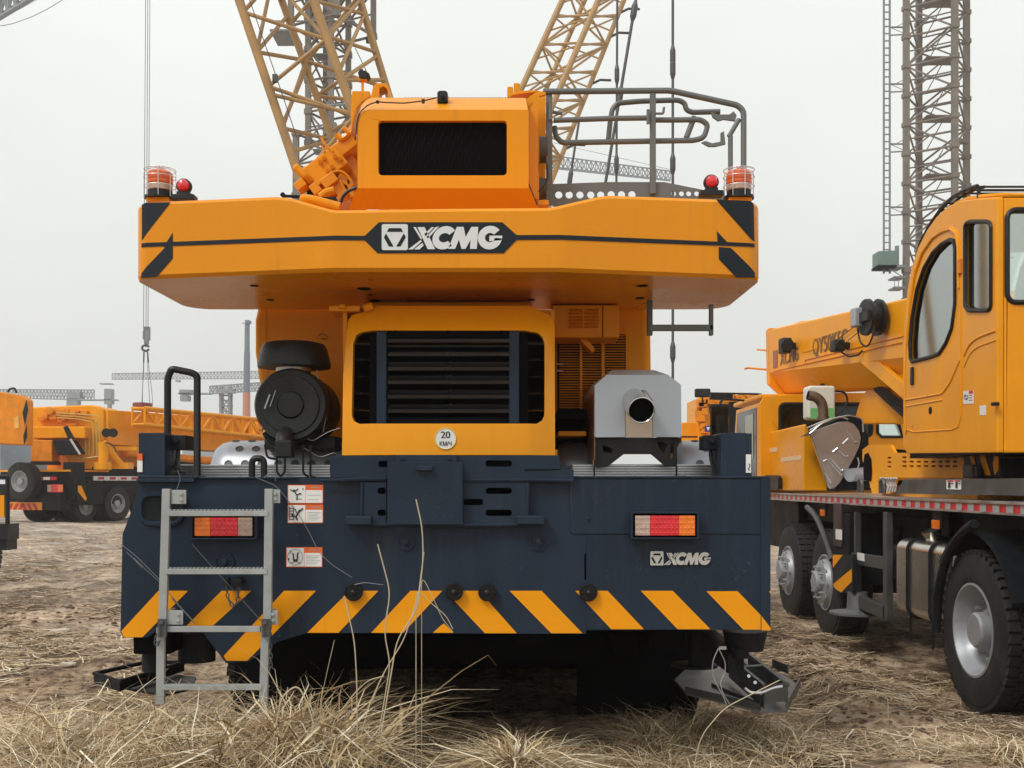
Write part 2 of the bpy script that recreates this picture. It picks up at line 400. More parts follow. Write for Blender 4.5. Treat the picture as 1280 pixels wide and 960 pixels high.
def lattice(mb, A, B, rc, rb, n, diag=True, rings=True, xb=False):
    # A,B: lists of corner points at both ends; chords, rings and diagonals
    k=len(A); A=[Vector(a) for a in A]; B=[Vector(b) for b in B]
    for a,b in zip(A,B): mb.cyl(a,b,rc,rc,8)
    for i in range(n+1):
        t=i/n; P=[a.lerp(b,t) for a,b in zip(A,B)]
        if rings:
            for j in range(k):
                if k==2 and j==1: break
                mb.cyl(P[j],P[(j+1)%k],rb,rb,5,False)
        if i<n and diag:
            t2=(i+1)/n; Q=[a.lerp(b,t2) for a,b in zip(A,B)]
            for j in range(k):
                if k==2 and j==1: break
                a,b=(P[j],Q[(j+1)%k]) if (i+j)%2 else (P[(j+1)%k],Q[j])
                mb.cyl(a,b,rb,rb,5,False)
                if xb:
                    a,b=(P[j],Q[(j+1)%k]) if not (i+j)%2 else (P[(j+1)%k],Q[j])
                    mb.cyl(a,b,rb,rb,5,False)
# ================================================================ MAIN CRANE (rear view)
XC=-.30
crane=thing('truck_crane',(XC,5.6,0),'big orange crane seen square from behind, navy rear panel with hazard stripes','mobile crane')
YP=5.0
# --- rear panel
pan=MB()
outer=[(172,597),(172,618),(153,668),(150.5,790),(154,797),(183,797),(194,790),(253,790),(281,827),(311,827),(345,803),(384,791),(733,792.5),(733,788),(951,787),(951,597)]
slots=[rrect(x0,y0,x1,y1,3.6) for x0,y0,x1,y1 in ((472,609.5,486,617.5),(472,637,486,645),(577,623.5,604,631.5),(607,609.5,640,617.5),(607,637,640,645))]
pan.pp(outer,YP,.05,slots+[rrect(730.5,692,733,725,1)])
rp=pan.build('rear_panel',M['navy'],crane,bev=.004)
d=MB(); d.pp([(712,598),(951,598),(951,667.5),(716,667.5),(712,664)],YP-.006,.005); d.build('side_hatch',M['navy'],rp,bev=.002)
d=MB(); d.pp([(733,669),(951,669),(951,787),(733,787)],YP-.005,.0045,[]); d.build('lower_skirt',M['navy'],rp,bev=.0015)
d=MB(); d.pbox(951,597,963.5,788,YP-.012,.10); d.build('corner_strip',M['navy'],rp,bev=.005)
d=MB(); d.pbox(172,594.5,248,598,YP-.03,.12); d.pbox(248,596,372,598.5,YP-.02,.05); d.pbox(706,595,962,598,YP-.012,.06)
d.pbox(170,598,243,603,YP-.03,.03); d.build('top_ledge',M['navy'],rp,bev=.004)
# stripes
st=MB(); q=.0015
def stripe(p,Y=YP): st.pp(p,Y-.001-q,q)
stripe([(154,738),(151,744),(151,738)][::-1]) if 0 else None
stripe([(198,738.5),(235,738.5),(178,796.5),(155,796.5),(151.5,789)])
stripe([(277,738.5),(314,738.5),(262,786),(254,789.3),(226,789.3)])
stripe([(355,738.5),(395,738.5),(309,826),(283,826),(279.5,820)])
stripe([(437,738.5),(473,738.5),(423,791),(384,791)])
stripe([(513,738.5),(553,738.5),(504,791),(464,791)])
stripe([(551,782),(555,779.5),(567,791),(541,791)])
stripe([(568,738.5),(599,738.5),(646,791.5),(606,791.5),(567,750)])
stripe([(637,738.5),(677,738.5),(728,791.5),(689,791.5)])
stripe([(719,738.5),(733,738.5),(759.5,738.5),(805,786.5),(764,786.5)],YP-.006)
stripe([(801,738.5),(841,738.5),(888,786.5),(847,786.5)],YP-.006)
stripe([(883,739),(922,739),(951,769),(951,787),(929,787)],YP-.006)
stripe([(952,770),(965-1.8,785),(963.2,788),(952,788)],YP-.013)
stripe([(961,739),(963.2,739),(963.2,742)],YP-.013)
st.build_each('hazard_stripe',M['stripe'],rp)
# embossed ring around the left recess
d=MB(); d.tube([S(x,y,YP-.004) for x,y in rrect(176,618,228,655,13,4)],.012,6,closed=True); d.build('recess_rim',M['navy'],rp)
d=MB(); d.pp(rrect(178,620,226,653,11,4),YP-.0035,.003); d.build('recess',M['charcoal'],rp)
# central raised frame
fr=MB(); Yf=YP-.035
fr.pp([(413,570),(492,570),(492,568.5),(571,568.5),(571,570),(699,569),(701,586.5),(656,586.5),(656,590),(717,587),(717,600),(413,597),(412,588)],Yf,.03,[rrect(473,576,486,584,3.6),rrect(607,575.5,640,583.5,3.6)])
sill=fr.build('hood_sill',M['navy'],crane,bev=.006)
fr=MB(); fr.pbox(462,571,650,586,Yf+.031,.004); fr.build('slot_backing',M['void'],sill)
fr=MB(); fr.pbox(456,600,652,655,YP+.052,.004); fr.build('slot_backing',M['void'],rp)
fr=MB(); fr.pbox(650,582,712,597,Yf+.012,.03); fr.pbox(414,584,470,597,Yf+.012,.03); fr.build('sill_web',M['navy'],sill)
fr=MB(); fr.pp([(453,603),(483,603),(483,656),(462,656),(453,650)],Yf,.033,[rrect(472,609.5,482.6,617.5,3.2),rrect(472,637,482.6,645,3.2)])
fr.pp([(578,603),(656,603),(660,606),(660,650),(650,655.5),(578,655.5)],Yf,.033,[rrect(578.6,623.5,604,631.5,3.6),rrect(607,609.5,640,617.5,3.6),rrect(607,637,640,645,3.6)])
fr.build('slotted_plate',M['navy'],crane)
fr=MB(); 
for pts in ([(400,601),(454,599),(483,599)],[(578,601),(657,600),(716,601)],[(453,603),(452,650)],[(660,603),(659,650)],[(464,656),(580,657),(648,656)]): fr.ptube(pts,YP-.035,2.4,6)
fr.build('weld_bead',M['navy'],crane)
fr=MB(); fr.pp(rrect(431,645,464,656.5,2),YP-.075,.07); fr.pp(rrect(646,644.5,681,656,2),YP-.075,.07); fr.build('stop_block',M['navy'],crane,bev=.008)
fr=MB(); fr.pbox(484,577.5,578.5,656,YP-.075,.012); cb=fr.build('cover_plate',M['navy'],crane,bev=.003)
fr=MB(); fr.pbox(520,582.5,541,588.5,YP-.10,.025); fr.build('handle',M['navy'],cb,bev=.004)
fr=MB(); fr.pbox(494,569,571,578,YP-.07,.035); 
for x in (503,562): fr.cyl(S(x,573,YP-.082),S(x,573,YP-.06),.009,.009,8)
fr.build('hinge_strip',M['navy'],crane,bev=.003)
# plugs with ribs
for k,(x,y,r,lb) in enumerate(((443,739.5,11,1),(568,739,11,1),(609,739.5,11,1),(735,740,11,1),(507,676.5,11,0),(672.5,677,11,0),(281,702,12,0))):
    p=MB(); rr=r*YP/F; c=S(x,y,YP)
    if lb:
        p.lathe(c,(0,-1,0),[(rr*1.02,.008),(rr*1.02,.03),(rr*.9,.036),(rr*.85,.03),(rr*.30,.03),(rr*.28,.045),(rr*.1,.05),(.0005,.05)],28)
        for i in range(10):
            t=i*math.pi/5; p.obox(c+Vector((math.cos(t)*rr*.6,-.033,math.sin(t)*rr*.6)),(math.cos(t)*rr*.26,0,math.sin(t)*rr*.26),(-math.sin(t)*.0022,0,math.cos(t)*.0022),(0,.004,0))
    else:
        p.lathe(c,(0,-1,0),[(rr,.001),(rr,.010),(rr*.82,.010),(rr*.78,.004),(rr*.35,.005),(rr*.33,.02),(.0005,.022)],28)
        for i in range(3):
            t=i*2.1+.4; p.obox(c+Vector((math.cos(t)*rr*.5,-.008,math.sin(t)*rr*.5)),(math.cos(t)*rr*.4,0,math.sin(t)*rr*.4),(-math.sin(t)*.004,0,math.cos(t)*.004),(0,.004,0))
    p.build('plug_cap',M['black'] if lb else M['navy'],rp)
p=MB(); c=S(302,725,YP); p.lathe(c,(0,-1,0),[(.018,.001),(.022,.06),(.016,.075),(.0005,.078)],16); p.ptube([(285,722),(285,735)],YP-.03,3.5,6)
p.build('tow_knob',M['black'],rp)
# chains
def chain(pts,Y,r,name,parent,m='darksteel'):
    P=[S(x,y,Y) for x,y in pts]; c=MB(); L=.026
    acc=[]; 
    for a,b in zip(P,P[1:]):
        n=max(1,int((b-a).length/(L*.72)))
        for i in range(n): acc.append((a.lerp(b,(i+.5)/n),(b-a).normalized()))
    for k,(p,dv) in enumerate(acc):
        s=dv.cross(Vector((0,1,0))).normalized() if k%2 else Vector((0,1,0))
        c.tube([p+dv*L*.5*math.cos(t)+s*L*.28*math.sin(t) for t in [i*math.pi/4 for i in range(8)]],r,5,closed=True)
    return c.build(name,M[m],parent)
chain([(283,733),(285,748),(291,758),(297,752),(298,735)],YP-.06,.0032,'chain',rp)
# seam bolts
p=MB()
for x,y in ((734.5,647.5),(330,792),(349,795)): p.cyl(S(x,y,YP-.018),S(x,y,YP),.008,.008,8)
p.build('bolt',M['navy'],rp)
# small drip scratch
# tail lights
def tail(x0,y0,x1,y1,lx0,ly0,lx1,ly1,flip):
    t=MB(); Y=YP-.07
    t.pp([(x0,y0),(x1,y0),(x1,y1),(x0,y1)],Y,.065,[[(lx0-2.5,ly0-2.5),(lx1+2.5,ly0-2.5),(lx1+2.5,ly1+2.5),(lx0-2.5,ly1+2.5)]])
    o=t.build('tail_light',M['navy'],crane,bev=.004)
    b=MB(); b.pbox(lx0-3,ly0-3,lx1+3,ly1+3,Y+.03,.03); b.build('housing',M['void'],o)
    w=lx1-lx0; seg=[(0,.27,'amberlens'),(.27,.75,'redlens'),(.75,1,'clearlens')]
    for a,c,m in seg:
        if flip: a,c=1-c,1-a
        l=MB(); xa,xb=lx0+w*a,lx0+w*c; l.pbox(xa+.1,ly0,xb-.1,ly1,Y+.006,.028)
        nx=max(3,int(round((xb-xa)/5.2))) ; rows=4
        for i in range(nx):
            for j in range(rows):
                cx_=xa+(i+.5)*(xb-xa)/nx; cy_=ly0+(j+.5)*(ly1-ly0)/rows
                l.lathe(S(cx_,cy_,Y+.006),(0,-1,0),[(.0072,.0),(.006,.0012),(.003,.002),(.0003,.0022)],8,False)
        l.build({'amberlens':'indicator_lens','redlens':'brake_lens','clearlens':'reverse_lens'}[m],M[m],o,bev=.002)
    return o
tail(236,641.5,322,674.5,243,647,315.5,670,False)
tail(788.5,640,874.5,674,794,644.5,869,669.5,True)
# panel logo
g=MB(); w_=75.5/(1093-216); logo(LOGO_BOX+LET,813-216*w_,688.5-88*w_,w_,YP-.016,.010,g,1.08); g.build('logo',M['chromelogo'],crane)
g=MB(); logo(LOGO_HEX,813-216*w_,688.5-88*w_,w_,YP-.018,.0025,g,1.08); g.build('logo_inlay',M['dark_film'],crane)
# warning stickers
def sticker(x0,y0,x1,y1,kind,head='orangesign'):
    s=MB(); s.pp(rrect(x0,y0,x1,y1,1,2),YP-.0030,.0025); o=s.build('warning_sticker',M['orangesign'],rp)
    s=MB(); xm=x0+(x1-x0)*.5; h=y1-y0
    s.pbox(x0+1,y0+1,xm-.2,y1-1,YP-.0042,.001); s.pbox(xm+.3,y0+h*.29,x1-1,y1-1,YP-.0042,.001); s.build('panel',M['white'],o)
    i=MB(); Y=YP-.0055; cx_=(x0+xm)/2; cy_=(y0+y1)/2
    T=lambda pts,r=.55: i.ptube([(cx_+a,cy_+b) for a,b in pts],Y,r,5)
    if kind==0:
        i.lathe(S(cx_-3,cy_-4.6,Y),(0,-1,0),[(.006,0),(.0055,.001)],10); T([(-8,-6),(-4,-3.4),(0,-5),(2,-7)],.7); T([(-2,-3),(0,1),(4,-1),(6,0)],.9); T([(0,1),(1,4),(0,7)],.8); T([(1,6),(7,6)],.3); T([(8,-8),(8,-5)],.5)
    elif kind==1:
        T([(-9,-9),(-9,8)],.5); T([(-4,-9),(-4,8)],.5)
        for yy in (-7,-3.5,0,3.5,7): T([(-9,yy),(-4,yy)],.4)
        T([(-2,-6),(1,0),(8,-7)],1.0); T([(3,-3),(-1,4),(-6,1)],1.3); T([(-1,3),(1,8)],1); i.lathe(S(cx_+4,cy_-4,Y),(0,-1,0),[(.006,0),(.0055,.001)],10)
    else:
        i.tube([S(cx_+a,cy_+b,Y) for a,b in arc(0,0,9.5,10,0,360,20)[:-1]],.0009,4,closed=True)
        T([(-2,3),(-2,-3),(-3,-5)],.9); T([(3,3),(3,-3),(4,-6)],.9); T([(-2,4),(3,4)],1.8); T([(-6,7),(-2,7)],.5); T([(3,7),(7,7)],.5); T([(-8,1),(-8,4)],.8); T([(-5,-8),(-6,-4)],.4)
    i.build('pictogram',M['ink'],o)
    l=MB()
    n=2 if kind==0 else 6
    for k in range(n):
        yy=y0+h*(.42+.48*k/max(n,1))+(h*.12 if kind==0 else 0); xa=xm+2.5; xb=x1-3-(k%3)*2.2
        l.pbox(xa,yy,xb,yy+.5,YP-.0050,.0008)
    l.pbox(xm+6,y0+3,x1-3,y0+3.9,YP-.0038,.0008); l.build('small_print',M['softink'],o)
sticker(359.5,606,404,629.5,0); sticker(359.5,630.5,404,654,1); sticker(357.5,684,403,709,2)
# --- rear body behind the panel, chassis
b=MB(); b.box(-1.70,1.12,5.06,6.2,.93,1.60); b.box(-1.1,.5,6.2,15.5,.95,1.45); b.box(-1.0,.4,6.7,7.6,.62,.95); b.box(-1.62,1.05,5.6,15,.98,1.30)
b.box(-1.45,.85,5.5,12.5,1.30,1.46)
b.build('chassis',M['charcoal'],crane,bev=.01)
b=MB(); b.box(-1.25,.65,8.0,13.5,.22,.56); b.build('light_blocker_box',M['void'],crane)  # unseen near-black box added to deepen the shade under the crane
b=MB()
for yy in (7.4,9.1,13.0,14.6): b.cyl((-1.3,yy,.62),(.7,yy,.62),.13,.13,14); b.sphere((-.3,yy,.62),.26)
b.build('axle',M['charcoal'],crane)
for yy in (7.4,9.1,13.0,14.6):
    wheel(crane,(-1.80,yy,.66),(-1,0,0),.66,.44,rimr=.33); wheel(crane,(1.20,yy,.66),(1,0,0),.66,.44,rimr=.33)
# near-black tray and flaps added to block light beneath the crane
b=MB(); b.box(-1.55,.95,6.35,15.2,.55,.70); b.box(-1.6,1.0,5.4,6.4,.90,.925); b.box(-1.70,-1.0,6.62,6.65,.18,1.0); b.box(.40,1.10,6.62,6.65,.18,1.0); b.build('light_blocker_sheet',M['void'],crane)
b=MB(); b.pbox(766,790,802,820,5.7,.3); b.pbox(645,791,684,806,5.3,.2); b.pbox(810,788,858,812,5.5,.3)  # under-body boxes in the shadow, coloured near-black to deepen it
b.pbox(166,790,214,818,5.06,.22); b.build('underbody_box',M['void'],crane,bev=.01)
b=MB(); b.cyl(S(193,796,5.2),S(193,838,5.2),.058,.058,20); b.cyl(S(246,790,5.3),S(246,826,5.3),.09,.09,20); b.build('jack_leg',M['charcoal'],crane)
# outrigger posts
def post(x0,x1,yt,sx0,sx1,side):
    p=MB(); p.pp([(x0,597),(x0,yt+1),(x0+1.2,yt),(x1-1.2,yt),(x1,yt+1),(x1,597)],5.02,.24); o=p.build('outrigger_post',M['navy'],crane,bev=.012)
    q=MB(); q.pbox(sx0,544,sx1,562,5.10,.14); q.cyl(S((sx0+sx1)/2,551,5.08),S((sx0+sx1)/2,551,5.12),.014,.014,12); q.build('junction_box',M['charcoal'],o,bev=.005)
    h=MB(); a=(sx0+sx1)/2
    h.ptube([(a-3*side,560),(a-2*side,575),(a+5*side,596)],5.13,2.2,8,8); h.ptube([(a+4*side,560),(a+4*side,596)],5.14,1.1,6); h.ptube([(a+9*side,560),(a+8*side,596)],5.14,1.1,6)
    h.build('hose',M['cable'],o)
    return o
po=post(173,206,541,206,233,-1)
q=MB(); q.pbox(171.5,567,178,590,5.015,.003); q.build('label_plate',M['white'],po); q=MB(); q.pbox(171.5,567,178,575,5.012,.003); q.build('label_header',M['orangesign'],po)
po=post(901,934,541,880,901,1)
q=MB(); q.pbox(932.5,568,939,591,5.012,.003); q.build('label_plate',M['white'],po); q=MB(); q.ptube([(935.5,580),(937.5,580),(937,584),(935,586),(937,588)],5.010,.5,4); q.build('pictogram',M['ink'],po)
b=MB(); b.pbox(934,541.5,940,597,5.016,.2); b.build('post_flange',M['navy'],crane,bev=.004)
# --- handrail on the left
h=MB(); h.tube([S(x,y,5.12) for x,y in ((209.5,592),(209.5,473),(214,462),(218,461.5),(240,466),(246.5,470),(246.5,478))]+[S(246.5,596,5.05)],.0165,12,.05)
h.build('handrail',M['black'],crane)
b=MB(); b.pbox(198,588,223,596,5.05,.12); b.cyl(S(203,590,5.04),S(203,590,5.06),.012,.012,8); b.cyl(S(217,590,5.04),S(217,590,5.06),.012,.012,8); b.build('handrail_foot',M['black'],crane,bev=.004)
h=MB(); h.tube([S(315,596,5.1),S(315,577,5.1),S(318,573,5.1),S(327,573,5.1),S(330,577,5.1),S(330,596,5.1)],.0155,10,.02); h.build('short_handle',M['black'],crane)
# --- fluted side sills and perforated heat shields
def flute(x0,x1,y0,y1,Y):
    f=MB(); a=S(x0,y1,Y); c=S(x1,y0,Y); n=5; prof=[]
    for k in range(n):
        z0=a.z+(c.z-a.z)*k/n; z1=a.z+(c.z-a.z)*(k+.25)/n; z2=a.z+(c.z-a.z)*(k+.75)/n; z3=a.z+(c.z-a.z)*(k+1)/n
        prof+=[(Y+.012,z0),(Y,z1),(Y,z2),(Y+.012,z3-.001)]
    pts=[(y,z) for y,z in prof]+[(Y+.6,c.z),(Y+.6,a.z)]
    f.loops([(a.x,y,z) for y,z in pts],[],(c.x-a.x,0,0)); return f.build('fluted_deck_edge',M['alu'],crane)
flute(222,416,580.5,597,5.35); flute(716,899,580,596,5.35)
def shield(x0,x1,Y,yt,both):
    f=MB(); r=.20; z=S(0,yt,Y).z-r; xa=S(x0,0,Y).x; xb=S(x1,0,Y).x
    prof=[(r*.90,0),(r*.96,.02),(r,.06)] + [(r,xb-xa-.05),(r*.9,xb-xa)] if both else [(r*.55,0),(r*.80,.02),(r*.93,.05),(r,.11),(r,xb-xa)]
    f.lathe((xa,Y+.2,z),(1,0,0),prof,48)
    o=f.build('heat_shield',M['silver'],crane)
    hcol=MB(); n=int((xb-xa-.1)/.085)
    for k in range(n):
        for j,th in enumerate((22,50,80)):
            x=xa+.12+(k+.5*(j%2))*.085
            if x>xb-.03: continue
            dv=Vector((0,-math.cos(R(th)),math.sin(R(th)))); c=Vector((x,Y+.2,z))+dv*(r-.001)
            hcol.lathe(c,dv,[(.021,0),(.021,.004),(.017,.004),(.0165,.001),(.0003,.0012)],14)
    if hcol.v: hcol.build('perforation',M['darksteel'],o)
shield(255,432,5.50,549,False); shield(700,742,5.62,550,True); shield(846,905,5.50,549,True)
b=MB(); b.pbox(268,560,425,597,5.7,.4); b.build('inner_silencer',M['silver'],crane,bev=.03)
# --- ladder
lad=sub('ladder',S(272,760,4.88),crane)
YL=4.88
def rail(pts):
    m=MB(); P=[S(x,y,YL) for x,y in pts]
    for a,c in zip(P,P[1:]):
        dv=(c-a)/2; m.obox((a+c)/2,Vector((.0185,0,0)),Vector((0,.0125,0)),Vector((dv.x,0,dv.z)))
    return m.build('rail',M['ladder'],lad,bev=.003)
rail([(208.5,611),(203.5,782)]); rail([(336.5,611),(334.5,782)])
rail([(201.5,784),(201,880)]); rail([(332,784),(329,905)])
for x0,x1,y in ((212,336,641.5),(207,335,714),(206,326,786),(205,328,858.5)):
    m=MB(); a=S(x0,y,YL); c=S(x1,y,YL); m.box(a.x,c.x,YL-.016,YL+.016,a.z-.013,a.z+.012)
    if y<750 :
        n=26
        for i in range(n):
            xx=a.x+(c.x-a.x)*(i+.5)/n; m.box(xx-.005,xx+.004,YL-.016,YL+.016,a.z+.012,a.z+.018)
    m.build('rung',M['ladder'],lad,bev=.002)
def brk(x0,y0,x1,y1):
    m=MB(); m.pbox(x0,y0,x1,y1,YL-.002,.008); m.pbox(x0,y0,x0+3,y1,YL,.10)
    for yy in (y0+5,y1-5): m.cyl(S(x1-6,yy,YL-.012),S(x1-6,yy,YL),.008,.008,6)
    m.build('bracket',M['ladder'],lad,bev=.002)
brk(214,612.5,232.5,630); brk(341,612,350,629); brk(208,763,228.5,781); brk(336,763,347,781)
for x in (203,333):
    m=MB(); m.pbox(x-6,774,x+5,796,YL-.03,.012); m.cyl(S(x-2,778,YL-.045),S(x-2,778,YL),.009,.009,8); m.cyl(S(x-4,797,YL-.04),S(x-4,775,YL-.04),.004,.004,6)
    m.build('hinge',M['darksteel'],lad)
chain([(196,792),(193,800),(197,808),(200,800)],YL-.03,.003,'chain',lad); chain([(339,782),(337,797),(338,812),(339,828),(336,843)],YL-.03,.0028,'chain',lad)
# --- engine hood
YH=5.15
hood=MB()
ho=[(425,569),(426.5,470),(431,398),(434,391),(440,388),(452,386),(468,378),(666,378),(682,387),(688,389),(692,394),(694,404),(694.5,569)]
opn=[(440,428),(444,418),(452,414),(470,413),(655,413),(672,415),(678,420),(681,428),(681,518),(678,525),(671,529.5),(448,529.5),(441,526),(438,519)]
hood.pp(ho,YH,.06,[opn])
def hw(p):
    x,y,z=p; s=YH/F
    xl=(466-CX)*s; xr=(657-CX)*s
    k=0
    if x<xl: k=(xl-x)*.38
    if x>xr: k=(x-xr)*.38
    zt=EYE+(CY-413)*s
    if z>zt: k+=(z-zt)*.75
    return Vector((x,y+k,z))
s_=YH/F
bm_c=[(466-CX)*s_,(657-CX)*s_,(452-CX)*s_,(672-CX)*s_]
hoodo=hood.build('engine_hood',M['orange_hood_lifted'],crane,cuts=bm_c,warp=hw,bev=.008,seg=3)
b=MB()  # hood sides going forward
a=S(425,569,YH+.06); c=S(434,388,YH+.1); e=S(694.5,569,YH+.06)
b.box(a.x,a.x+.02,YH+.15,6.8,a.z,c.z); b.box(e.x-.02,e.x,YH+.15,6.8,a.z,c.z); b.box(a.x,e.x,YH+.2,6.8,c.z-.01,c.z+.02); b.build('hood_side',M['orange'],crane)
gr=sub('grille',S(560,470,YH+.1),crane)
b=MB(); b.pbox(436,410,684,532,YH+.34,.05); b.build('backing',M['void'],gr)
def slat(x0,x1,y,Y,h=.012,tilt=.03,m='grille'):
    b=MB(); a=S(x0,y,Y); c=S(x1,y,Y)
    b.loops([(a.x,Y,a.z),(a.x,Y-.004,a.z+h),(a.x,Y+.055,a.z+h+tilt),(a.x,Y+.06,a.z+tilt)],[],(c.x-a.x,0,0)); b.build('slat',M[m],gr)
for y in (428,445,463,480,498,516): slat(485,637,y,YH+.012,.016,.02)
for y in (434,455,472,490,508,526): slat(485,637,y,YH+.07,.009,.02)
for y in (431,451,472,493,514):
    slat(438,463,y,YH+.09,.006,.02); slat(660,681,y,YH+.09,.006,.02)
for x0,x1,m,dy in ((470.5,483,'navy',0),(636.5,649,'navy',0),(462,470.5,'void',.05),(649,660,'void',.05)):
    b=MB(); b.pbox(x0,413.5,x1,529.5,YH+.005+dy,.09); b.build('upright',M[m],gr,bev=.006)
b=MB()
for x in (494,560,627): b.cyl(S(x,416,YH+.005),S(x,416,YH+.03),.012,.012,6); b.cyl(S(x,526,YH+.005),S(x,526,YH+.03),.012,.012,6)
b.pbox(484,412.5,637,422,YH+.02,.02); b.pbox(484,522,637,530,YH+.02,.02); b.build('bolt_rail',M['void'],gr)
# speed plate
b=MB(); b.lathe(S(557,548.5,YH-.001),(0,-1,0),[(.0525,0),(.0525,.002),(.0003,.002)],40); sp=b.build('speed_plate',M['white'],crane)
b=MB(); b.tube([S(x,y,YH-.0035) for x,y in circ(557,548.5,13.1,36)],.0022,5,closed=True); b.build('yellow_ring',mat('yellow_ring',(.75,.5,.05),.5),sp)
b=MB(); text_to(b,'20',.046,S(557,544,YH-.0035),(1,0,0),(0,0,1),1.0,.0006,.0012); text_to(b,'КМ/Ч',.030,S(557,555,YH-.0035),(1,0,0),(0,0,1),.78,.0006,.0006); b.build('lettering',M['ink'],sp)
# --- turntable housing / orange body behind the hood
b=MB(); b.pp([(321,385),(318,400),(318,440),(322,470),(329,505),(334,556),(440,560),(440,380),(326,380)],5.95,1.2); o=b.build('side_housing',M['orange'],crane,bev=.04,seg=3)
b=MB(); b.ptube([(332,386),(332,440),(338,520)],5.945,.5,4); b.ptube([(334,439),(430,439)],5.945,.5,4); b.pp([(335,441),(428,441),(428,520),(340,520)],5.945,.012); b.build('panel_seam',M['orange'],o)
b=MB(); b.ptube([(397,421),(401,417),(406,418),(410,421),(407,424),(401,423)],5.93,.6,4); b.build('scribble',M['ink'],o)
b=MB(); b.pbox(411,382,450,389,5.25,.2); b.cyl(S(455,386,5.22),S(466,382,5.22),.02,.02,10); b.cyl(S(428,386,5.24),S(428,381,5.24),.018,.018,10); b.build('lock_pin',M['orange'],crane,bev=.004)
b=MB(); b.pp([(688,380),(812,380),(814,392),(815,470),(812,545),(688,545)],6.0,1.0); o=b.build('side_housing',M['orange'],crane,bev=.05,seg=3)
b=MB(); b.pp(rrect(697,418,782,516,2),5.985,.014); g_=b.build('louvre_panel',M['void'],o)
b=MB()
for k in range(30):
    y=420+k*3.2
    for x0,x1 in ((699,725),(728,752),(756,781)):
        a=S(x0,y,5.97); c=S(x1,y,5.97); b.loops([(a.x,5.962,a.z),(a.x,5.962,a.z-.003),(a.x,5.984,a.z+.004),(a.x,5.984,a.z+.007)],[],(c.x-a.x,0,0))
b.pbox(725,418,728,516,5.958,.026); b.pbox(752,418,756,516,5.958,.026); b.build('louvre_slats',M['orange'],g_)
b=MB(); b.pbox(690,381,774,422,5.72,.26); bx=b.build('control_cabinet',M['orange'],crane,bev=.008)
b=MB()
for k in range(6):
    for x0 in (711,731):
        y=387.5+k*4.2; a=S(x0,y,5.715); c=S(x0+17,y,5.715); b.loops([(a.x,5.70,a.z-.004),(a.x,5.719,a.z+.006),(a.x,5.719,a.z-.008)],[],(c.x-a.x,0,0))
b.cyl(S(693,419,5.70),S(693,419,5.72),.006,.006,6); b.cyl(S(750,418,5.70),S(750,418,5.72),.01,.01,6); b.build('louvres',M['orange'],bx)
b=MB(); b.pbox(753,382,754,422,5.716,.01); b.build('door_seam',M['void'],bx)
b=MB(); b.pp([(723,423),(733,423),(744,436),(741,441)],5.8,.1); b.build('stay',M['orange'],crane)
b=MB(); b.pbox(697,511,733,525,5.6,.4); b.pbox(694,525,745,560,5.8,.3); b.build('dark_module',M['void'],crane,bev=.01)
b=MB(); b.pbox(698,539,733,545,5.5,.3); b.build('orange_shelf',M['orange'],crane,bev=.004)
b=MB(); b.ptube([(696,455),(704,455)],5.9,1,6); b.ptube([(696,463),(704,464)],5.9,1,6); b.build('clips',M['alu'],crane)
# --- air cleaner
c=S(363,506,5.28); r_=46.5*5.28/F
b=MB(); b.lathe(c,(0,1,0),[(.0004,-.004),(.06,-.004),(.068,.006),(.074,.006),(.13,-.006),(.14,-.006),(.143,.002),(r_*.93,-.002),(r_*.985,.012),(r_,.03),(r_,.075),(r_*.97,.085),(r_*.97,.11),(r_*1.0,.12),(r_*1.0,.16),(r_*.95,.17),(r_*.95,.46),(r_*.8,.5),(.0004,.5)],64)
ac=b.build('air_cleaner',M['black'],crane)
b=MB(); b.obox(S(334,502,5.265),(.013,0,.035),(-.0035,0,.0015),(0,.002,0)); b.obox(S(341,498,5.265),(.014,0,.040),(-.0015,0,.0007),(0,.002,0)); b.build('label_marks',M['softink'],ac)
b=MB(); b.pp([(322,459),(331,431),(340,428.5),(398,428.5),(408,431),(414.5,457),(412,460.5),(396,463),(390,459),(352,457),(326,460.5)],5.30,.30); 
b2=MB(); cc=S(368,445,5.46)
for_prof=[(.150,-.062),(.182,-.060),(.183,-.045),(.165,.035),(.150,.058),(.12,.066),(.0004,.068)]
b2.lathe(cc,(0,0,1),for_prof,48); b2.build('intake_cap',M['black'],ac)
b=MB(); k0=S(368,463,5.46); b.lathe(k0,(0,0,1),[(.082,-.03),(.082,.02),(.075,.03),(.075,.07)],28); b.build('intake_neck',M['black'],ac)
b=MB(); b.lathe(S(367,461,5.46),(0,0,1),[(.085,-.018),(.088,-.012),(.088,.01),(.085,.014)],32,False); b.build('neck_clamp',M['alu'],ac)
b=MB(); b.tube([S(343+11,572,5.12),S(354,552,5.12),S(355,545,5.16),S(358,541,5.3)],.036,16,.04); b.pbox(344,550,364,572,5.08,.09); b.build('drain_boot',M['black'],ac,bev=.008)
b=MB()
for pts in ([(346,572),(346,590),(351,596),(356,590),(356,572)],[(379,556),(379,592),(386,596)],[(388,556),(388,596),(395,597)],[(331,556),(334,572),(345,574)]): b.ptube(pts,5.2,1.5,6,4)
b.build('bracket_rods',M['black'],ac)
b=MB(); b.ptube([(332,540),(338,552),(352,558),(378,558),(398,546),(408,530),(413,505)],5.42,5,8,8); b.build('rear_hose',M['black'],ac)
b=MB()
for pts in ([(396,462),(398,480),(404,500),(408,518),(404,540)],[(392,470),(400,490),(409,500)],[(326,540),(330,530)],[(372,540),(390,552),(410,540),(425,535)],[(380,560),(400,572),(420,565),(424,580)]): b.ptube(pts,5.3,.55,5,5)
b.build('wires',M['wire'],crane)
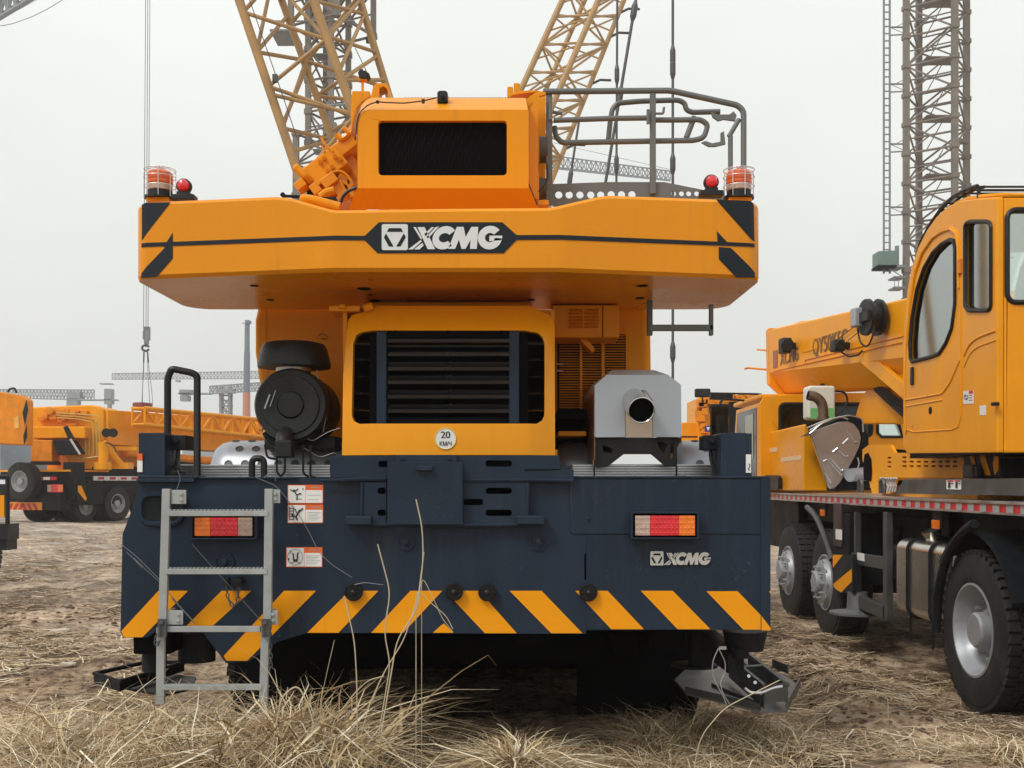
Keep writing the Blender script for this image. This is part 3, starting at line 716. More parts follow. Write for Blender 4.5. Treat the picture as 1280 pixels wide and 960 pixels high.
b=MB(); b.pbox(330,545,420,562,5.45,.3); b.build('cleaner_mount',M['black'],crane,bev=.01)
# --- muffler
YM=5.2
b=MB(); fp=[(743.4,482),(758.4,468.5),(835,468.5),(851.3,481),(852,545),(849.5,546.7),(816.6,546.5),(815.4,500),(807,488),(789.4,488.2),(781.5,498),(781.5,546.5),(744.6,547)]
b.pp(fp,YM,.006); mu=b.build('muffler_shroud',M['shroud'],crane,bev=.002)
b=MB(); A=[S(x,y,YM) for x,y in ((743.4,546),(743.4,482),(758.4,468.5),(835,468.5),(851.3,481),(852,546))]
z2=.035
B=[p+Vector((0,.12,z2)) if 1<k<4 else p+Vector((0,.12,z2*.5 if k in(1,4) else 0)) for k,p in enumerate(A)]
B[2].x+=.035; B[3].x-=.05
C_=[p+Vector((0,.75,0)) for p in B]
vs=A+B+C_; fs=[]
for i in range(5):
    fs.append((i,i+1,i+7,i+6)); fs.append((i+6,i+7,i+13,i+12))
b.add(vs,fs); o=b.build('shroud_top',M['shroud'],mu,smooth=0); sm=o.modifiers.new('thick','SOLIDIFY'); sm.thickness=.004
b=MB(); b.add([(A[0].x+.001,YM+.01,A[0].z),(A[0].x+.001,YM+.9,A[0].z),(A[0].x+.001,YM+.9,A[1].z),(A[0].x+.001,YM+.01,A[1].z)],[(0,1,2,3)])
b=MB(); b.box(A[0].x-.002,A[0].x+.004,YM+.02,YM+.8,A[0].z-.11,A[1].z-.03); b.build('shroud_side',mat('browned_steel',(.22,.12,.07),.35,metal=.7,var=.3,vs=4),mu)
b=MB(); b.cyl(S(799,520,YM+.06),S(799,520,YM+.9),.125,.125,40); b.build('muffler_drum',M['chrome'],mu)
p0=S(791,499,YM+.06); p1=S(802,513,YM-.16)
dv=(p1-p0); b=MB(); rr=.063; ax=dv.normalized()
b.lathe(p0,ax,[(rr,-.05),(rr,dv.length-.002),(rr-.003,dv.length),(rr-.006,dv.length-.003),(rr-.006,dv.length-.02)],40,False); b.build('exhaust_pipe',M['chrome'],mu)
b=MB(); b.lathe(p0,ax,[(rr-.0055,dv.length-.016),(rr-.0055,dv.length-.05),(.0004,dv.length-.051)],32,False); b.build('pipe_bore',M['void'],mu)
b=MB(); br=[(742,547),(852,547),(846.5,560),(846.5,583),(832,583),(812,566),(782,566),(760,583),(748,585),(742.5,584)]
b.pp(br,YM+.05,.02,[[(822,552),(828,552),(834,556),(830,566),(824,562)],[(838,555),(842,553),(842,572),(838,573)],[(753,556),(758,558),(766,562),(764,566),(754,565)],])
b.pbox(742,583,744,595,YM+.05,.02); b.pbox(735,595,746,597,YM+.03,.05); b.pbox(845,583,847,595,YM+.05,.02); b.pbox(844,594.5,858,597,YM+.03,.05)
b.pbox(780,549,816,566,YM+.08,.02)
b.build('muffler_bracket',M['black'],crane,bev=.002)
b=MB(); b.pp([(748,560),(752,590),(746,590)],YM+.5,.05); b.pbox(742,547,852,566,YM+.45,.3); b.build('muffler_cradle',M['black'],crane)
# --- counterweight
xl,xr=-1.765,1.165; XM=(xl+xr)/2
def cwy(x):
    c1,c2=-.80,.215
    if x<c1: y=4.85+(c1-x)/(c1+1.69)*.17
    elif x>c2: y=4.85+(x-c2)/(1.075-c2)*.17
    else: y=4.85
    e=.075
    if x<xl+e: t=(xl+e-x)/e; y+=.075*(1-math.sqrt(max(0,1-t*t)))
    if x>xr-e: t=(x-xr+e)/e; y+=.075*(1-math.sqrt(max(0,1-t*t)))
    return y
def zt(px,py): 
    # height of the top edge at pixel column px
    for _ in range(3):
        Y=5.0
    X=(px-CX)*4.95/F; Y=cwy(X); X=(px-CX)*Y/F; Y=cwy(X); return ((px-CX)*Y/F, EYE+(CY-py)*Y/F)
prof=[zt(*p) for p in ((183,252),(345,245),(364,247),(413,261),(420,262),(560,260),(685,259),(697,257),(748,245),(762,243.5),(937,250))]
prof=[(xl,prof[0][1]-.012)]+prof+[(xr,prof[-1][1]-.012)]
def ztop(x):
    for (a,za),(b_,zb) in zip(prof,prof[1:]):
        if a<=x<=b_: return za+(zb-za)*(x-a)/(b_-a)
    return prof[0][1]
ZB=2.548
xs=sorted(set([round(v,4) for v in [xl,xl+.002,xl+.01,xl+.022,xl+.04,xl+.06,xl+.075,-1.66,-.80,.215,1.07,xr-.075,xr-.06,xr-.04,xr-.022,xr-.01,xr-.002,xr]+[p[0] for p in prof]+[xl+.1+k*.13 for k in range(21)]]))
def yback(x):
    e=.14; y=5.92
    if x<xl+e: t=(xl+e-x)/e; y-=.16*(1-math.sqrt(max(0,1-t*t)))
    if x>xr-e: t=(x-xr+e)/e; y-=.16*(1-math.sqrt(max(0,1-t*t)))
    return y
b=MB(); vs=[];fs=[]
for x in xs:
    ch=.016
    vs+= [(x,cwy(x)+ch,ZB),(x,cwy(x),ZB+ch),(x,cwy(x),ztop(x)-ch),(x,cwy(x)+ch,ztop(x)),(x,yback(x),ztop(x)),(x,yback(x),ZB)]
n=len(xs)
for i in range(n-1):
    for k in range(6): fs.append((i*6+k,i*6+(k+1)%6,(i+1)*6+(k+1)%6,(i+1)*6+k))
fs=[tuple(reversed(f)) for f in fs]
fs.append(tuple(range(6))); fs.append(tuple(reversed(range((n-1)*6,n*6))))
b.add(vs,fs); cw=b.build('counterweight',M['orange_cw'],crane,smooth=22)
def cwfilm(polys,name,m,off=.0018,Yg=4.95):
    # polygons given in pixels, wrapped onto the bowed face
    b=MB()
    for p in polys:
        Q=[]
        for x,y in p:
            X=(x-CX)*Yg/F; Yl=cwy(X)
            for _ in range(4): X=(x-CX)*Yl/F; X=max(xl+.001,min(xr-.001,X)); Yl=cwy(X)
            Q.append(Vector((X,0,EYE+(CY-y)*Yl/F)))
        b.loops(Q,[],(0,.0016,0))
    cu=[x for x in xs if xl+.001<x<xr-.001]
    lo=min(v.x for v in b.v); hi=max(v.x for v in b.v)
    return b.build(name,M[m],cw,cuts=[x for x in cu if lo<x<hi],warp=lambda p: Vector((p.x,p.y+cwy(p.x)-off-.0016,p.z)),smooth=0)
cwfilm([[(177.2,304.5),(456,295),(474,278),(628,278),(645.7,294),(943.2,305),(943.2,309.5),(645.7,300),(629.6,316.6),(472,316.6),(456,300.5),(177.2,309.5)]],'belt_line','dark_film')
cwfilm([[(177.5,256),(182,253.6),(213.5,252.8),(179,298),(177.5,300)],[(216,291),(216,309),(204.5,309)],[(207,309),(216,309.3),(216,323),(196,346),(176.8,348),(176.8,342)]],'corner_marking','dark_film',.0012)
cwfilm([[(895,249.5),(938,251.5),(942,255),(943,302),(937,297)],[(896,289),(911,305),(897,304)],[(898.5,309),(913.5,310),(943.6,341),(943.6,347.5),(920.5,347),(898.5,324)]],'corner_marking','dark_film',.0012)
k5=1/5.818
g=MB(); logo(LOGO_BOX+LET,440,265,k5,4.85-.006,.0035,g); g.build('logo',M['offwhite'],cw)
g=MB(); logo(LOGO_HEX,440,265,k5,4.85-.0075,.0015,g); g.build('logo_inlay',M['dark_film'],cw)
b=MB()
for x,y,Y,r in ((455,364,5.28,.035),(468,377,5.62,.03),(463,370,5.45,.012),(803,356,5.2,.028),(800,373,5.55,.025),(664,377,5.6,.02),(318,356,5.2,.02),(338,373,5.6,.02)):
    X=(x-CX)*Y/F; b.lathe((X,Y,ZB-.003),(0,0,1),[(r,0),(r,.002)],20)
b.build('lifting_hole',M['void'],cw)
b=MB(); b.box(-.78,.10,5.6,7.5,2.30,2.54); b.box(-.82,.12,6.2,8.2,1.75,2.5); b.build('turntable_frame',M['orange'],crane,bev=.02)
# --- grey bracket under the right end
b=MB(); Yb=5.35
b.pbox(809,375,816,419,Yb+.25,.03); b.pbox(887,380,892,419,Yb,.03); b.pbox(811,405.5,892,413,Yb,.035); b.build('under_step',M['grey'],crane,bev=.004)
# --- beacons
def beacon(xc):
    c=S(xc,248,5.2); B=sub('beacon',c,crane)
    b=MB(); b.lathe(c,(0,0,1),[(.072,-.005),(.072,.008),(.058,.01),(.058,.03),(.055,.033)],32); b.build('base',M['black'],B)
    b=MB(); b.lathe(c,(0,0,1),[(.056,.033),(.060,.036),(.060,.062),(.058,.064)],32,False); b.build('clear_ring',M['clearlens'],B)
    b=MB(); b.lathe(c,(0,0,1),[(.060,.064),(.062,.068),(.062,.080),(.0600,.083),(.0615,.086),(.0615,.098),(.0595,.101),(.061,.104),(.060,.118),(.05,.128),(.0003,.132)],36); b.build('dome',M['amberdome'],B)
    b=MB()
    for i in range(8):
        t=i*math.pi/4+.2; dx=Vector((math.cos(t),math.sin(t),0)); b.tube([c+dx*.074,c+dx*.074+Vector((0,0,.135)),c+dx*.03+Vector((0,0,.147)),c+Vector((0,0,.147))],.0018,5,.02)
    for z in (.055,.10,.135): b.tube([c+Vector((.074*math.cos(t),.074*math.sin(t),z)) for t in [k*math.pi/12 for k in range(24)]],.0018,5,closed=True)
    b.build('wire_cage',M['alu'],B)
    b=MB(); b.box(c.x-.055,c.x+.055,c.y-.04,c.y+.08,c.z-.022,c.z-.004); b.build('mount',M['orange'],B)
beacon(200); beacon(923.5)
def redlamp(xc,yb,fx):
    c=S(xc,yb,5.15); B=sub('marker_lamp',c,crane)
    b=MB(); b.box(c.x-.055,c.x+.055,c.y-.03,c.y+.04,c.z-.01,c.z+.014); b.box(c.x-.03,c.x+.03,c.y-.02,c.y+.03,c.z+.014,c.z+.03); b.lathe(c+Vector((0,-.012,.058)),(0,1,0),[(.034,0),(.036,.006),(.036,.03),(.02,.04)],24); b.build('holder',M['black'],B,bev=.003)
    b=MB(); b.lathe(c+Vector((0,-.012,.058)),(0,-1,0),[(.0285,0),(.0285,.006),(.022,.017),(.010,.023),(.0003,.024)],24,False); b.build('lens',M['redlens'],B)
redlamp(230,248,1); redlamp(889,243,1)
# --- upper hood
YU=5.25
b=MB(); uo=[(446.5,236),(446.5,152),(449,144),(454,139),(460,137),(660,137),(661,140),(661,236)]
b.pp(uo,YU,.03,[rrect(473,151,633.5,219,5)]); uh=b.build('upper_hood',M['orange'],crane,bev=.004)
b=MB(); A=[S(460,137.3,YU),S(660,137.3,YU)]; Bq=[S(464,122,YU+.22),S(657,122.5,YU+.22)]
Cq=[p+Vector((0,.6,.0)) for p in Bq]
b.add(A+Bq+Cq,[(0,1,3,2),(2,3,5,4)])
a1=S(446.5,152,YU); a2=S(449,144,YU); a3=S(454,139,YU); a4=S(460,137.3,YU)
b1=S(449,140,YU+.22); b2_=S(452,131,YU+.22); b3=S(458,125,YU+.22); b4=S(464,122,YU+.22)
b.add([a1,a2,a3,a4,b1,b2_,b3,b4],[(0,1,5,4),(1,2,6,5),(2,3,7,6)])
b.add([a1,b1,S(446.5,236,YU),S(449,236,YU+.22)],[(0,1,3,2)])
o=b.build('hood_roof',M['orange'],uh,smooth=60)
b=MB(); b.add([S(446.5,235,YU),S(661,235,YU),S(675,262,YU+.09),S(436,262,YU+.09)],[(0,1,2,3)]); 
b.add([S(446.5,235,YU+.02),S(661,235,YU+.02),S(675,262,YU+.11),S(436,262,YU+.11)],[(3,2,1,0)])
b.build('hood_skirt',M['orange'],uh,smooth=0)
# mesh screen: wavy wires
b=MB(); b.pbox(470,149,636,221,YU+.045,.01); b.build('screen_backing',M['void'],uh)
b=MB(); n=42
for k in range(n):
    x=472+k*(163/n); pts=[]
    for j in range(19):
        y=151+j*68/18; pts.append((x+.9*math.sin(j*1.25+k*.35)*(1 if k%3 else -1),y))
    b.ptube(pts,YU+.036,.62,4)
b.build('wire_screen',M['void'],uh)
# canopy behind on the right and left
b=MB(); Yc=5.75
b.pp([(655,126),(672,113.5),(682,115),(682,118),(674,120),(674,250),(662,250),(664,160)],Yc-.25,.02)
b.build('hood_cheek',M['orange'],crane)
b=MB(); b.pp([(661,140),(672,118),(673,250),(664,244),(661,236)],YU+.1,.02); b.build('cheek_inner',M['orange_cw'],crane)
b=MB(); b.add([S(660,138,YU),S(660,236,YU),S(672,258,YU+.6),S(672,114,YU+.6)],[(0,1,2,3)]); b.add([S(659.5,138,YU),S(659.5,236,YU),S(671.5,258,YU+.6),S(671.5,114,YU+.6)],[(3,2,1,0)]); b.build('hood_flank',M['orange_cw'],crane,smooth=0)
b=MB(); b.pp([(440,113.5),(462,113.5),(462,121),(459,123),(452,128),(446,135),(442,150),(440,165),(438,165)],YU+.45,.15); b.build('bracket_left',M['orange'],crane,bev=.008)
b=MB(); b.pp([(636,122),(640,119),(670,115),(672,113),(650,113),(640,117)],YU+.5,.1); b.build('bracket_right',M['orange'],crane,bev=.004)
# winch guards
b=MB(); P=[(463,124),(466,108),(471,103.5),(481,103.5),(486,108),(489,124)]
b.loops([S(x,y,5.9) for x,y in P],[[S(x,y,5.9) for x,y in ((474,124),(474.5,110),(480,108),(484,112),(486,124))]],(0,.12,0)); b.build('sheave_guard',M['orange'],crane,bev=.004)
b=MB(); b.pp(rrect(634,108,641.5,125,2),5.95,.1); b.pp(rrect(642,103.5,650,125,2),6.05,.1); b.build('sheave_guard',M['orange'],crane,bev=.004)
b=MB()
for k in range(34): b.cyl(S(507+k*3.9,122.6,5.75),S(507+k*3.9,122.6,6.0),.0055,.0055,6)
b.build('rope_layer',M['rope'],crane)
cam=MB(); cam.pbox(546.5,114.5,559.5,127.5,YU+.1,.07); cam.pbox(548,113,558,115,YU+.10,.05); cam.cyl(S(553,121,YU+.08),S(553,121,YU+.1),.012,.012,12); cam.build('rear_camera',M['black'],crane,bev=.006)
b=MB(); b.ptube([(546,122),(530,126),(505,129),(480,128),(472,127),(460,131),(450,140),(446,152),(444.5,175)],YU-.004,.8,6,4)
b.cyl(S(472,127.5,YU-.012),S(472,127.5,YU+.01),.009,.009,8); b.cyl(S(529,124,YU+.05),S(529,129,YU+.05),.008,.008,8); b.build('camera_cable',M['cable'],crane)
b=MB(); b.pbox(451.5,98,454.5,114,YU+.5,.015); b.pbox(448,96,458,100,YU+.49,.04); b.build('mast_stub',M['orange'],crane)
b=MB(); b.pp([(447,90),(450,87),(457,88),(462,92),(457,98),(449,97)],YU+.48,.07); b.pbox(449,86,454,91,YU+.5,.05); b.build('lookout_camera',M['black'],crane,bev=.004)
# grey motor drums
b=MB()
for (x0,x1,y,r) in ((661,684,187.5,17.5),(668,684,236,14)):
    a=S(x0,y,5.6); c=S(x1,y,5.6); b.lathe(a,(1,0,0),[(r*5.6/F*.92,0),(r*5.6/F,.004),(r*5.6/F,(c.x-a.x)*.6),(r*5.6/F*.93,(c.x-a.x)*.62),(r*5.6/F*.93,c.x-a.x)],28)
b.build('winch_motor',mat('olive_motor',(.08,.075,.06),.5),crane)
b=MB()
for x in (663,666,671): b.ptube([(x,160),(x+1.5,210),(x-1,250)],5.5,.9,5,4)
b.ptube([(684,205),(685,225),(676,238),(668,241)],5.45,.9,6,6); b.ptube([(661,230),(667,245),(672,257)],YU+.05,.8,5); b.build('hoses',M['cable'],crane)
b=MB(); b.pbox(666,205,680,255,5.75,.1); b.pbox(674,120,682,250,5.9,.05); b.build('inner_orange_plate',M['orange'],crane)
b=MB(); b.pbox(673,250,686,256,5.35,.1); b.build('foot_bracket',M['orange'],crane,bev=.003)
# --- hydraulic valve and cylinder on the left
hy=sub('boom_cylinder',S(415,210,5.9),crane)
Yv=5.85
def ob(mb,cx_,cy_,w,h,ang,Y,d):
    s=Y/F; c=S(cx_,cy_,Y+d/2); u=Vector((math.cos(R(ang)),0,math.sin(R(ang)))); v=Vector((-math.sin(R(ang)),0,math.cos(R(ang))))
    mb.obox(c,u*w/2*s,Vector((0,d/2,0)),v*h/2*s)
b=MB(); ob(b,409,213,52,30,38,Yv,.16); ob(b,388,226,14,30,38,Yv+.02,.12); o=b.build('valve_block',M['orange'],hy,bev=.008)
b=MB(); ob(b,432,190,44,20,38,Yv+.1,.2); b.cyl(S(398,226,Yv+.3),S(470,168,Yv+.3),.09,.09,20); ob(b,436,222,40,52,38,Yv+.15,.2); ob(b,430,246,50,22,0,Yv+.1,.3); b.build('cylinder_barrel',M['orange_cw'],hy,bev=.012)
b=MB()
for x,y in ((400,202),(405,197.5),(409.5,213),(415,208.5),(418.5,195.5),(425,198.5)): b.cyl(S(x,y,Yv-.02),S(x,y,Yv+.01),.011,.011,10)
b.build('valve_bolt',M['orange_cw'],hy)
b=MB(); b.tube([S(371,210,Yv-.03),S(382,221,Yv-.03),S(388,226,Yv)],.020,12,.03); b.sphere(S(371,210,Yv-.03),.021)
b.tube([S(380,248.5,5.35),S(392,250,5.35),S(425,259,5.35)],.023,12,.03); b.sphere(S(380,248.5,5.35),.023)
b.tube([S(401,246,5.7),S(408,240,5.7),S(418,238,5.7)],.022,10,.02); b.build('end_pipe',M['orange'],hy)
b=MB(); ob(b,377,233,14,11,38,Yv-.05,.1); ob(b,396,238,12,14,38,Yv-.04,.1); ob(b,406,246,12,10,30,Yv-.06,.1); ob(b,413,228,20,14,38,Yv-.05,.1); ob(b,427,240,14,20,30,Yv-.02,.1); ob(b,420,253,16,8,0,Yv-.1,.1)
ob(b,432,228,10,18,60,Yv,.1); ob(b,440,238,8,24,10,Yv,.1); b.build('fittings',M['orange_cw'],hy,bev=.006)
b=MB(); b.ptube([(409,222),(418,214),(428,214),(436,221),(441,232)],Yv-.02,1.6,8,6); b.ptube([(402,172),(404,178),(416,190)],Yv,1.8,8); b.ptube([(402,182),(406,190)],Yv,1.4,8); b.ptube([(430,160),(438,168),(444,160)],Yv,3,8,4)
b.ptube([(421,168),(427,175),(436,168),(441,158)],Yv+.1,4,8,4); b.build('pipes',M['orange_cw'],hy)
b=MB(); b.ptube([(424,258),(428,246),(434,239),(447,234)],5.45,2.2,8,6); b.build('black_hose',M['cable'],hy)
b=MB(); b.ptube([(354,245),(395,246.5)],5.6,2,8); b.cyl(S(352,242,5.6),S(356,246,5.6),.012,.012,8); b.pp([(383,236),(390,232),(394,243),(384,244)],5.9,.08); b.pbox(402,246,420,252,5.55,.06); b.build('dark_rod',M['charcoal'],hy)
# --- boom and cab forward of the turntable (mostly hidden from behind)
b=MB(); b.loops([(-.65,6.6,2.6),(.05,6.6,2.6),(.1,6.6,2.75),(.1,6.6,3.25),(-.7,6.6,3.25),(-.7,6.6,2.75)],[],(0,9.5,0)); b.build('boom',M['orange'],crane,bev=.02)
b=MB(); b.box(-1.7,1.1,12.5,15.5,1.4,2.2); b.build('front_cab',M['orange'],crane,bev=.05)
# --- railing
rl=sub('platform_railing',S(800,180,5.6),crane)
Yr=5.55; s=Yr/F
def T(name,pts,r,bend=6,Y=Yr,m='grey'):
    b=MB(); b.ptube(pts,Y,r,10,bend); return b.build(name,M[m],rl)
T('top_rail',[(679,114.5),(838,113.2),(922,131.5),(929.5,139),(929.5,212)],3.7)
b=MB(); b.pbox(682.5,118,690.5,256,Yr,.02); b.build('post',M['grey'],rl,bev=.003)
b=MB(); b.pbox(812.5,116,820,242,Yr-.01,.02); b.build('post',M['grey'],rl,bev=.003)
T('post',[(913,170),(913,214)],3.2); T('brace',[(911,171),(924,149)],3.0)
T('rear_loop',[(760.5,174),(763,150),(765.5,136),(772,129),(800,126.5),(848,125),(856,129),(857.5,137),(865,140.5),(900,139.5)],3.3,5,Yr+.10)
T('mid_rail',[(692,150.5),(765,148),(811,147.5)],3.3,0)
T('front_loop',[(811,150),(840,150),(876,149.5),(885,156),(880,172),(868,175.5),(780,177),(702,178.5),(694.5,170),(693,158)],3.4,6,Yr+.05)
T('brace',[(868,146),(858,172)],3.6,0,Yr+.06)
b=MB(); b.pp([(889,140),(897,143),(912,143),(917,139),(921,144),(919,151),(905,149),(898,151),(891,146)],Yr-.01,.015); b.pp([(877,178),(882,176),(890,179),(901,177),(901,166),(905,164),(907,180),(894,183),(886,183)],Yr-.01,.015); b.build('hinge_clamp',M['grey'],rl)
b=MB(); b.ptube([(820,142),(829,142),(830,134)],Yr-.02,1.6,8,2); b.ptube([(691,140),(703,142)],Yr,2.2,8,2); b.cyl(S(810,137,Yr-.02),S(810,155,Yr-.02),.008,.008,8); b.cyl(S(688,128,Yr-.02),S(688,150,Yr-.02),.010,.010,8); b.build('latch_pin',M['grey'],rl)
tp=[(690.5,258),(690.5,230),(760,227.5),(830,227.5),(880,237.5),(906,241),(906,256),(760,256)]
holes=[circ(x,243.5,4.6,16) for x in (698.5,711.5,725,738.5,751)]+[circ(x,243.0,4.6,16) for x in (764,777,790)]+[circ(x,242,3.2,12) for x in (842,852,861,871)]
b=MB(); b.pp(tp,Yr+.01,.008,holes); b.build('toe_board',M['grey'],rl)
b=MB(); b.box(.3,1.0,5.5,6.4,ZB+.30,ZB+.33); b.build('walkway',M['grey'],rl)
# --- stowed outrigger pad (right) and its slide frame; left slide frame
pd=sub('outrigger_pad',S(920,860,5.4),crane)
def Zp(px,Y,z): return Vector(((px-CX)*Y/F,Y,z))
def PZ(px,py,z): # point on plane of height z
    Y=(EYE-z)*F/(py-CY); return Vector(((px-CX)*Y/F,Y,z))
zp=.47
out=[PZ(x,y,zp) for x,y in ((843,849),(858,866),(950,888),(984,888),(998,858),(985,846),(940,826),(900,822),(862,832))]
b=MB(); b.loops(out,[],(0,0,-.012)); b.build('pad_plate',M['padsteel'],pd)
b=MB()
def wall(p,q,h,t=.008):
    a=PZ(*p,zp); c=PZ(*q,zp); dv=c-a; nn=dv.cross(Vector((0,0,1))).normalized()*t
    b.obox((a+c)/2+Vector((0,0,h/2)),dv/2,nn/2,Vector((0,0,h/2)))
wall((857,866),(951,888),.035); wall((983,889),(1000,857),.045); wall((966,834),(985,842),.05)
wall((930,842),(968,874),.07); wall((890,858),(950,884),.02); b.build('pad_lip',M['darksteel'],pd)
b=MB()
z2=zp+.20
def zb(px,py,z): return PZ(px,py,z)
fr_=[zb(912,822,.61),zb(956,858,.60),zb(984,856,.60),zb(936,818,.61)]
b.tube(fr_,.013,8,closed=True); b.tube([zb(929,834,.61),zb(955,832,.61)],.009,8)
a=fr_[0]; c=fr_[1]; b.obox((a+c)/2+Vector((0,0,-.055)),(c-a)/2,Vector((.005,0,0)),Vector((0,0,.055)))
a=fr_[2]; c=fr_[3]; b.obox((a+c)/2+Vector((0,0,-.045)),(c-a)/2,Vector((.005,0,0)),Vector((0,0,.045)))
b.obox((fr_[1]+fr_[2])/2+Vector((0,0,-.045)),(fr_[2]-fr_[1])/2,Vector((0,.004,0)),Vector((0,0,.035)))
b.build('slide_frame',M['darksteel'],pd)
b=MB(); a=S(884,800,5.5); c=S(920,828,5.3); b.obox((a+c)/2,(c-a)/2,Vector((.05,.05,0)),Vector((0,0,.045))); b.cyl(S(931,788,5.35),S(931,812,5.35),.11,.09,28); b.cyl(S(924,810,5.3),S(924,822,5.3),.045,.045,18); b.cyl(S(876,788,5.6),S(876,832,5.6),.065,.065,20); b.lathe(S(868,830,5.6),(0,0,1),[(.12,-.012),(.12,.0)],20)
b.build('jack_column',M['charcoal'],pd)
b=MB(); b.ptube([(931,860),(938,866),(952,866),(966,860),(978,858)],4.95,1.8,8,4); b.build('pull_handle',M['alu'],pd)
b=MB(); b.ptube([(898,810),(891,826),(890,842),(896,856),(904,870),(908,880)],5.1,.7,5,6); b.ptube([(898,810),(907,828),(906,842),(900,852),(903,866),(912,880)],5.1,.7,5,6); b.pbox(899,808,908,812,5.1,.01); b.build('tether_wire',M['alu'],pd)
b=MB()
for x,y in ((951,866),(936,845),(944,853)): b.cyl(S(x,y,5.02),S(x,y,5.05),.008,.008,8)
b.build('frame_bolt',M['alu'],pd)
p2=sub('outrigger_pad',S(180,838,5.5),crane)
b=MB(); fr2=[zb(118,842,.58),zb(182,828,.58),zb(230,828,.58),zb(150,852,.58)]
b.tube(fr2,.012,8,closed=True); a=fr2[0]; c=fr2[3]; b.obox((a+c)/2+Vector((0,0,-.025)),(c-a)/2,Vector((0,.006,0)),Vector((0,0,.025)))
a=fr2[3]; c=fr2[2]; b.obox((a+c)/2+Vector((0,0,-.025)),(c-a)/2,Vector((0,.006,0)),Vector((0,0,.025)))
b.build('slide_frame',M['charcoal'],p2)
b=MB(); b.loops([PZ(x,y,.52) for x,y in ((150,858),(205,868),(240,860),(245,846),(195,840),(160,846))],[],(0,0,-.012)); b.build('pad_plate',M['charcoal'],p2)
# ================================================================ RIGHT TRUCK CRANE
XS=3.25
rt=thing('truck_crane',(4.6,10,0),'orange truck crane on the right with rounded operator cab and steel fuel tank','mobile crane')
def Yx(px,X=XS): return X*F/(px-CX)
# chassis & deck
b=MB(); b.box(4.0,5.2,5.5,15.5,.75,1.15); b.box(3.6,5.6,6.2,14,1.15,1.36); b.build('chassis',M['charcoal'],rt)
b=MB(); b.box(3.24,5.95,6.0,13.9,1.455,1.470); b.build('deck',M['alu'],rt)
b=MB(); b.loops([(XS,6.0,1.385),(XS-.012,6.0,1.385),(XS-.012,6.0,1.395),(XS,6.0,1.397),(XS,6.0,1.455),(XS-.014,6.0,1.457),(XS-.014,6.0,1.474),(XS+.04,6.0,1.474),(XS+.04,6.0,1.385)],[],(0,8.6,0)); de=b.build('deck_edge',M['alu'],rt)
b=MB(); b2=MB(); y=6.2; k=0
while y<14.5:
    (b if k%2 else b2).box(XS-.003,XS,y,y+.098+.0*(k%3),1.400,1.452); y+=.10; k+=1
b.build('red_reflector',M['red'],de); b2.build('grey_reflector',M['refgrey'],de)
# wheels
for yy in (7.6,):
    wheel(rt,(3.24,yy,.56),(-1,0,0),.56,.32,dish=.075,rimr=.325,hub=.13)
    wheel(rt,(3.60,yy,.56),(-1,0,0),.56,.30,rimr=.295)
for yy in (6.2,):
    wheel(rt,(3.24,yy,.56),(-1,0,0),.56,.32,dish=.075,rimr=.325,hub=.13)
def fwheel(yy,gz=0):
    c=Vector((3.27,yy,.555)); W=sub('wheel',c,rt); r=.555
    t=MB(); w=.34; ax=Vector((-1,0,0)); t.lathe(c,ax,[(.28,-w+.02),(.30,-w),(r*.93,-w+.01),(r-.012,-w+.05),(r-.012,-.05),(r*.95,-.012),(r*.8,.01),(.31,0),(.285,-.02)],56,False)
    for k in range(44):
        th=2*math.pi*k/44; dd=Vector((0,math.cos(th),math.sin(th))); q=Vector((0,-math.sin(th),math.cos(th)))
        for h in (-.05,-.13,-.21,-.29): t.obox(c+dd*(r-.006)+ax*h,q*.032,ax*.030,dd*.010)
    t.build('tyre',M['rubber'],W)
    m=MB(); m.lathe(c,ax,[(.292,-.015),(.294,.006),(.28,.008),(.27,-.01),(.255,-.03),(.245,.0),(.22,.045),(.19,.055),(.13,.06),(.12,.03),(.115,.10),(.10,.115),(.0004,.12)],48,False)
    for k in range(10):
        th=2*math.pi*k/10; dd=Vector((0,math.cos(th),math.sin(th))); m.cyl(c+dd*.165+ax*.05,c+dd*.165+ax*.10,.016,.013,6)
        m.lathe(c+dd*.225+ax*.043,ax,[(.022,-.006),(.022,.003),(.017,.003),(.016,-.004)],10,False)
    m.build('rim',M['rimsil'],W)
fwheel(11.3); fwheel(12.8)
for yy in (7.6,6.2,11.3,12.8):
    b=MB(); b.cyl((3.6,yy,.56),(5.6,yy,.56),.12,.12,12); b.sphere((4.6,yy,.56),.24); b.build('axle',M['charcoal'],rt)
    wheel(rt,(5.95,yy,.56),(1,0,0),.56,.32,rimr=.295,n=32)
# tyre lettering is only wear marks; mudguards
def mud(yc,r,a0,a1,x0,x1,m='charcoal',zc=.56):
    b=MB(); P=[(yc+r*math.cos(R(a)),zc+r*math.sin(R(a))) for a in range(a0,a1+1,6)]; Q=[(yc+(r-.018)*math.cos(R(a)),zc+(r-.018)*math.sin(R(a))) for a in range(a1,a0-1,-6)]
    b.loops([(x0,p,z) for p,z in P+Q],[],(x1-x0,0,0)); return b.build('mudguard',M[m],rt,smooth=40)
mud(7.6,.70,38,160,3.22,3.62); mud(11.45,.70,60,205,3.22,3.6) if 0 else None
b=MB(); b.tube([SX(x,y,3.22) for x,y in ((1009,634),(1018,642),(1026,658),(1034,680),(1040,700))],.03,10,.2); b.build('mudguard',M['darksteel'],rt)
b=MB(); b.tube([SX(x,y,3.20) for x,y in ((1218,655),(1205,664),(1192,680),(1180,706),(1172,745),(1170,790))],.035,10,.2); b.build('guard_stay',M['charcoal'],rt)
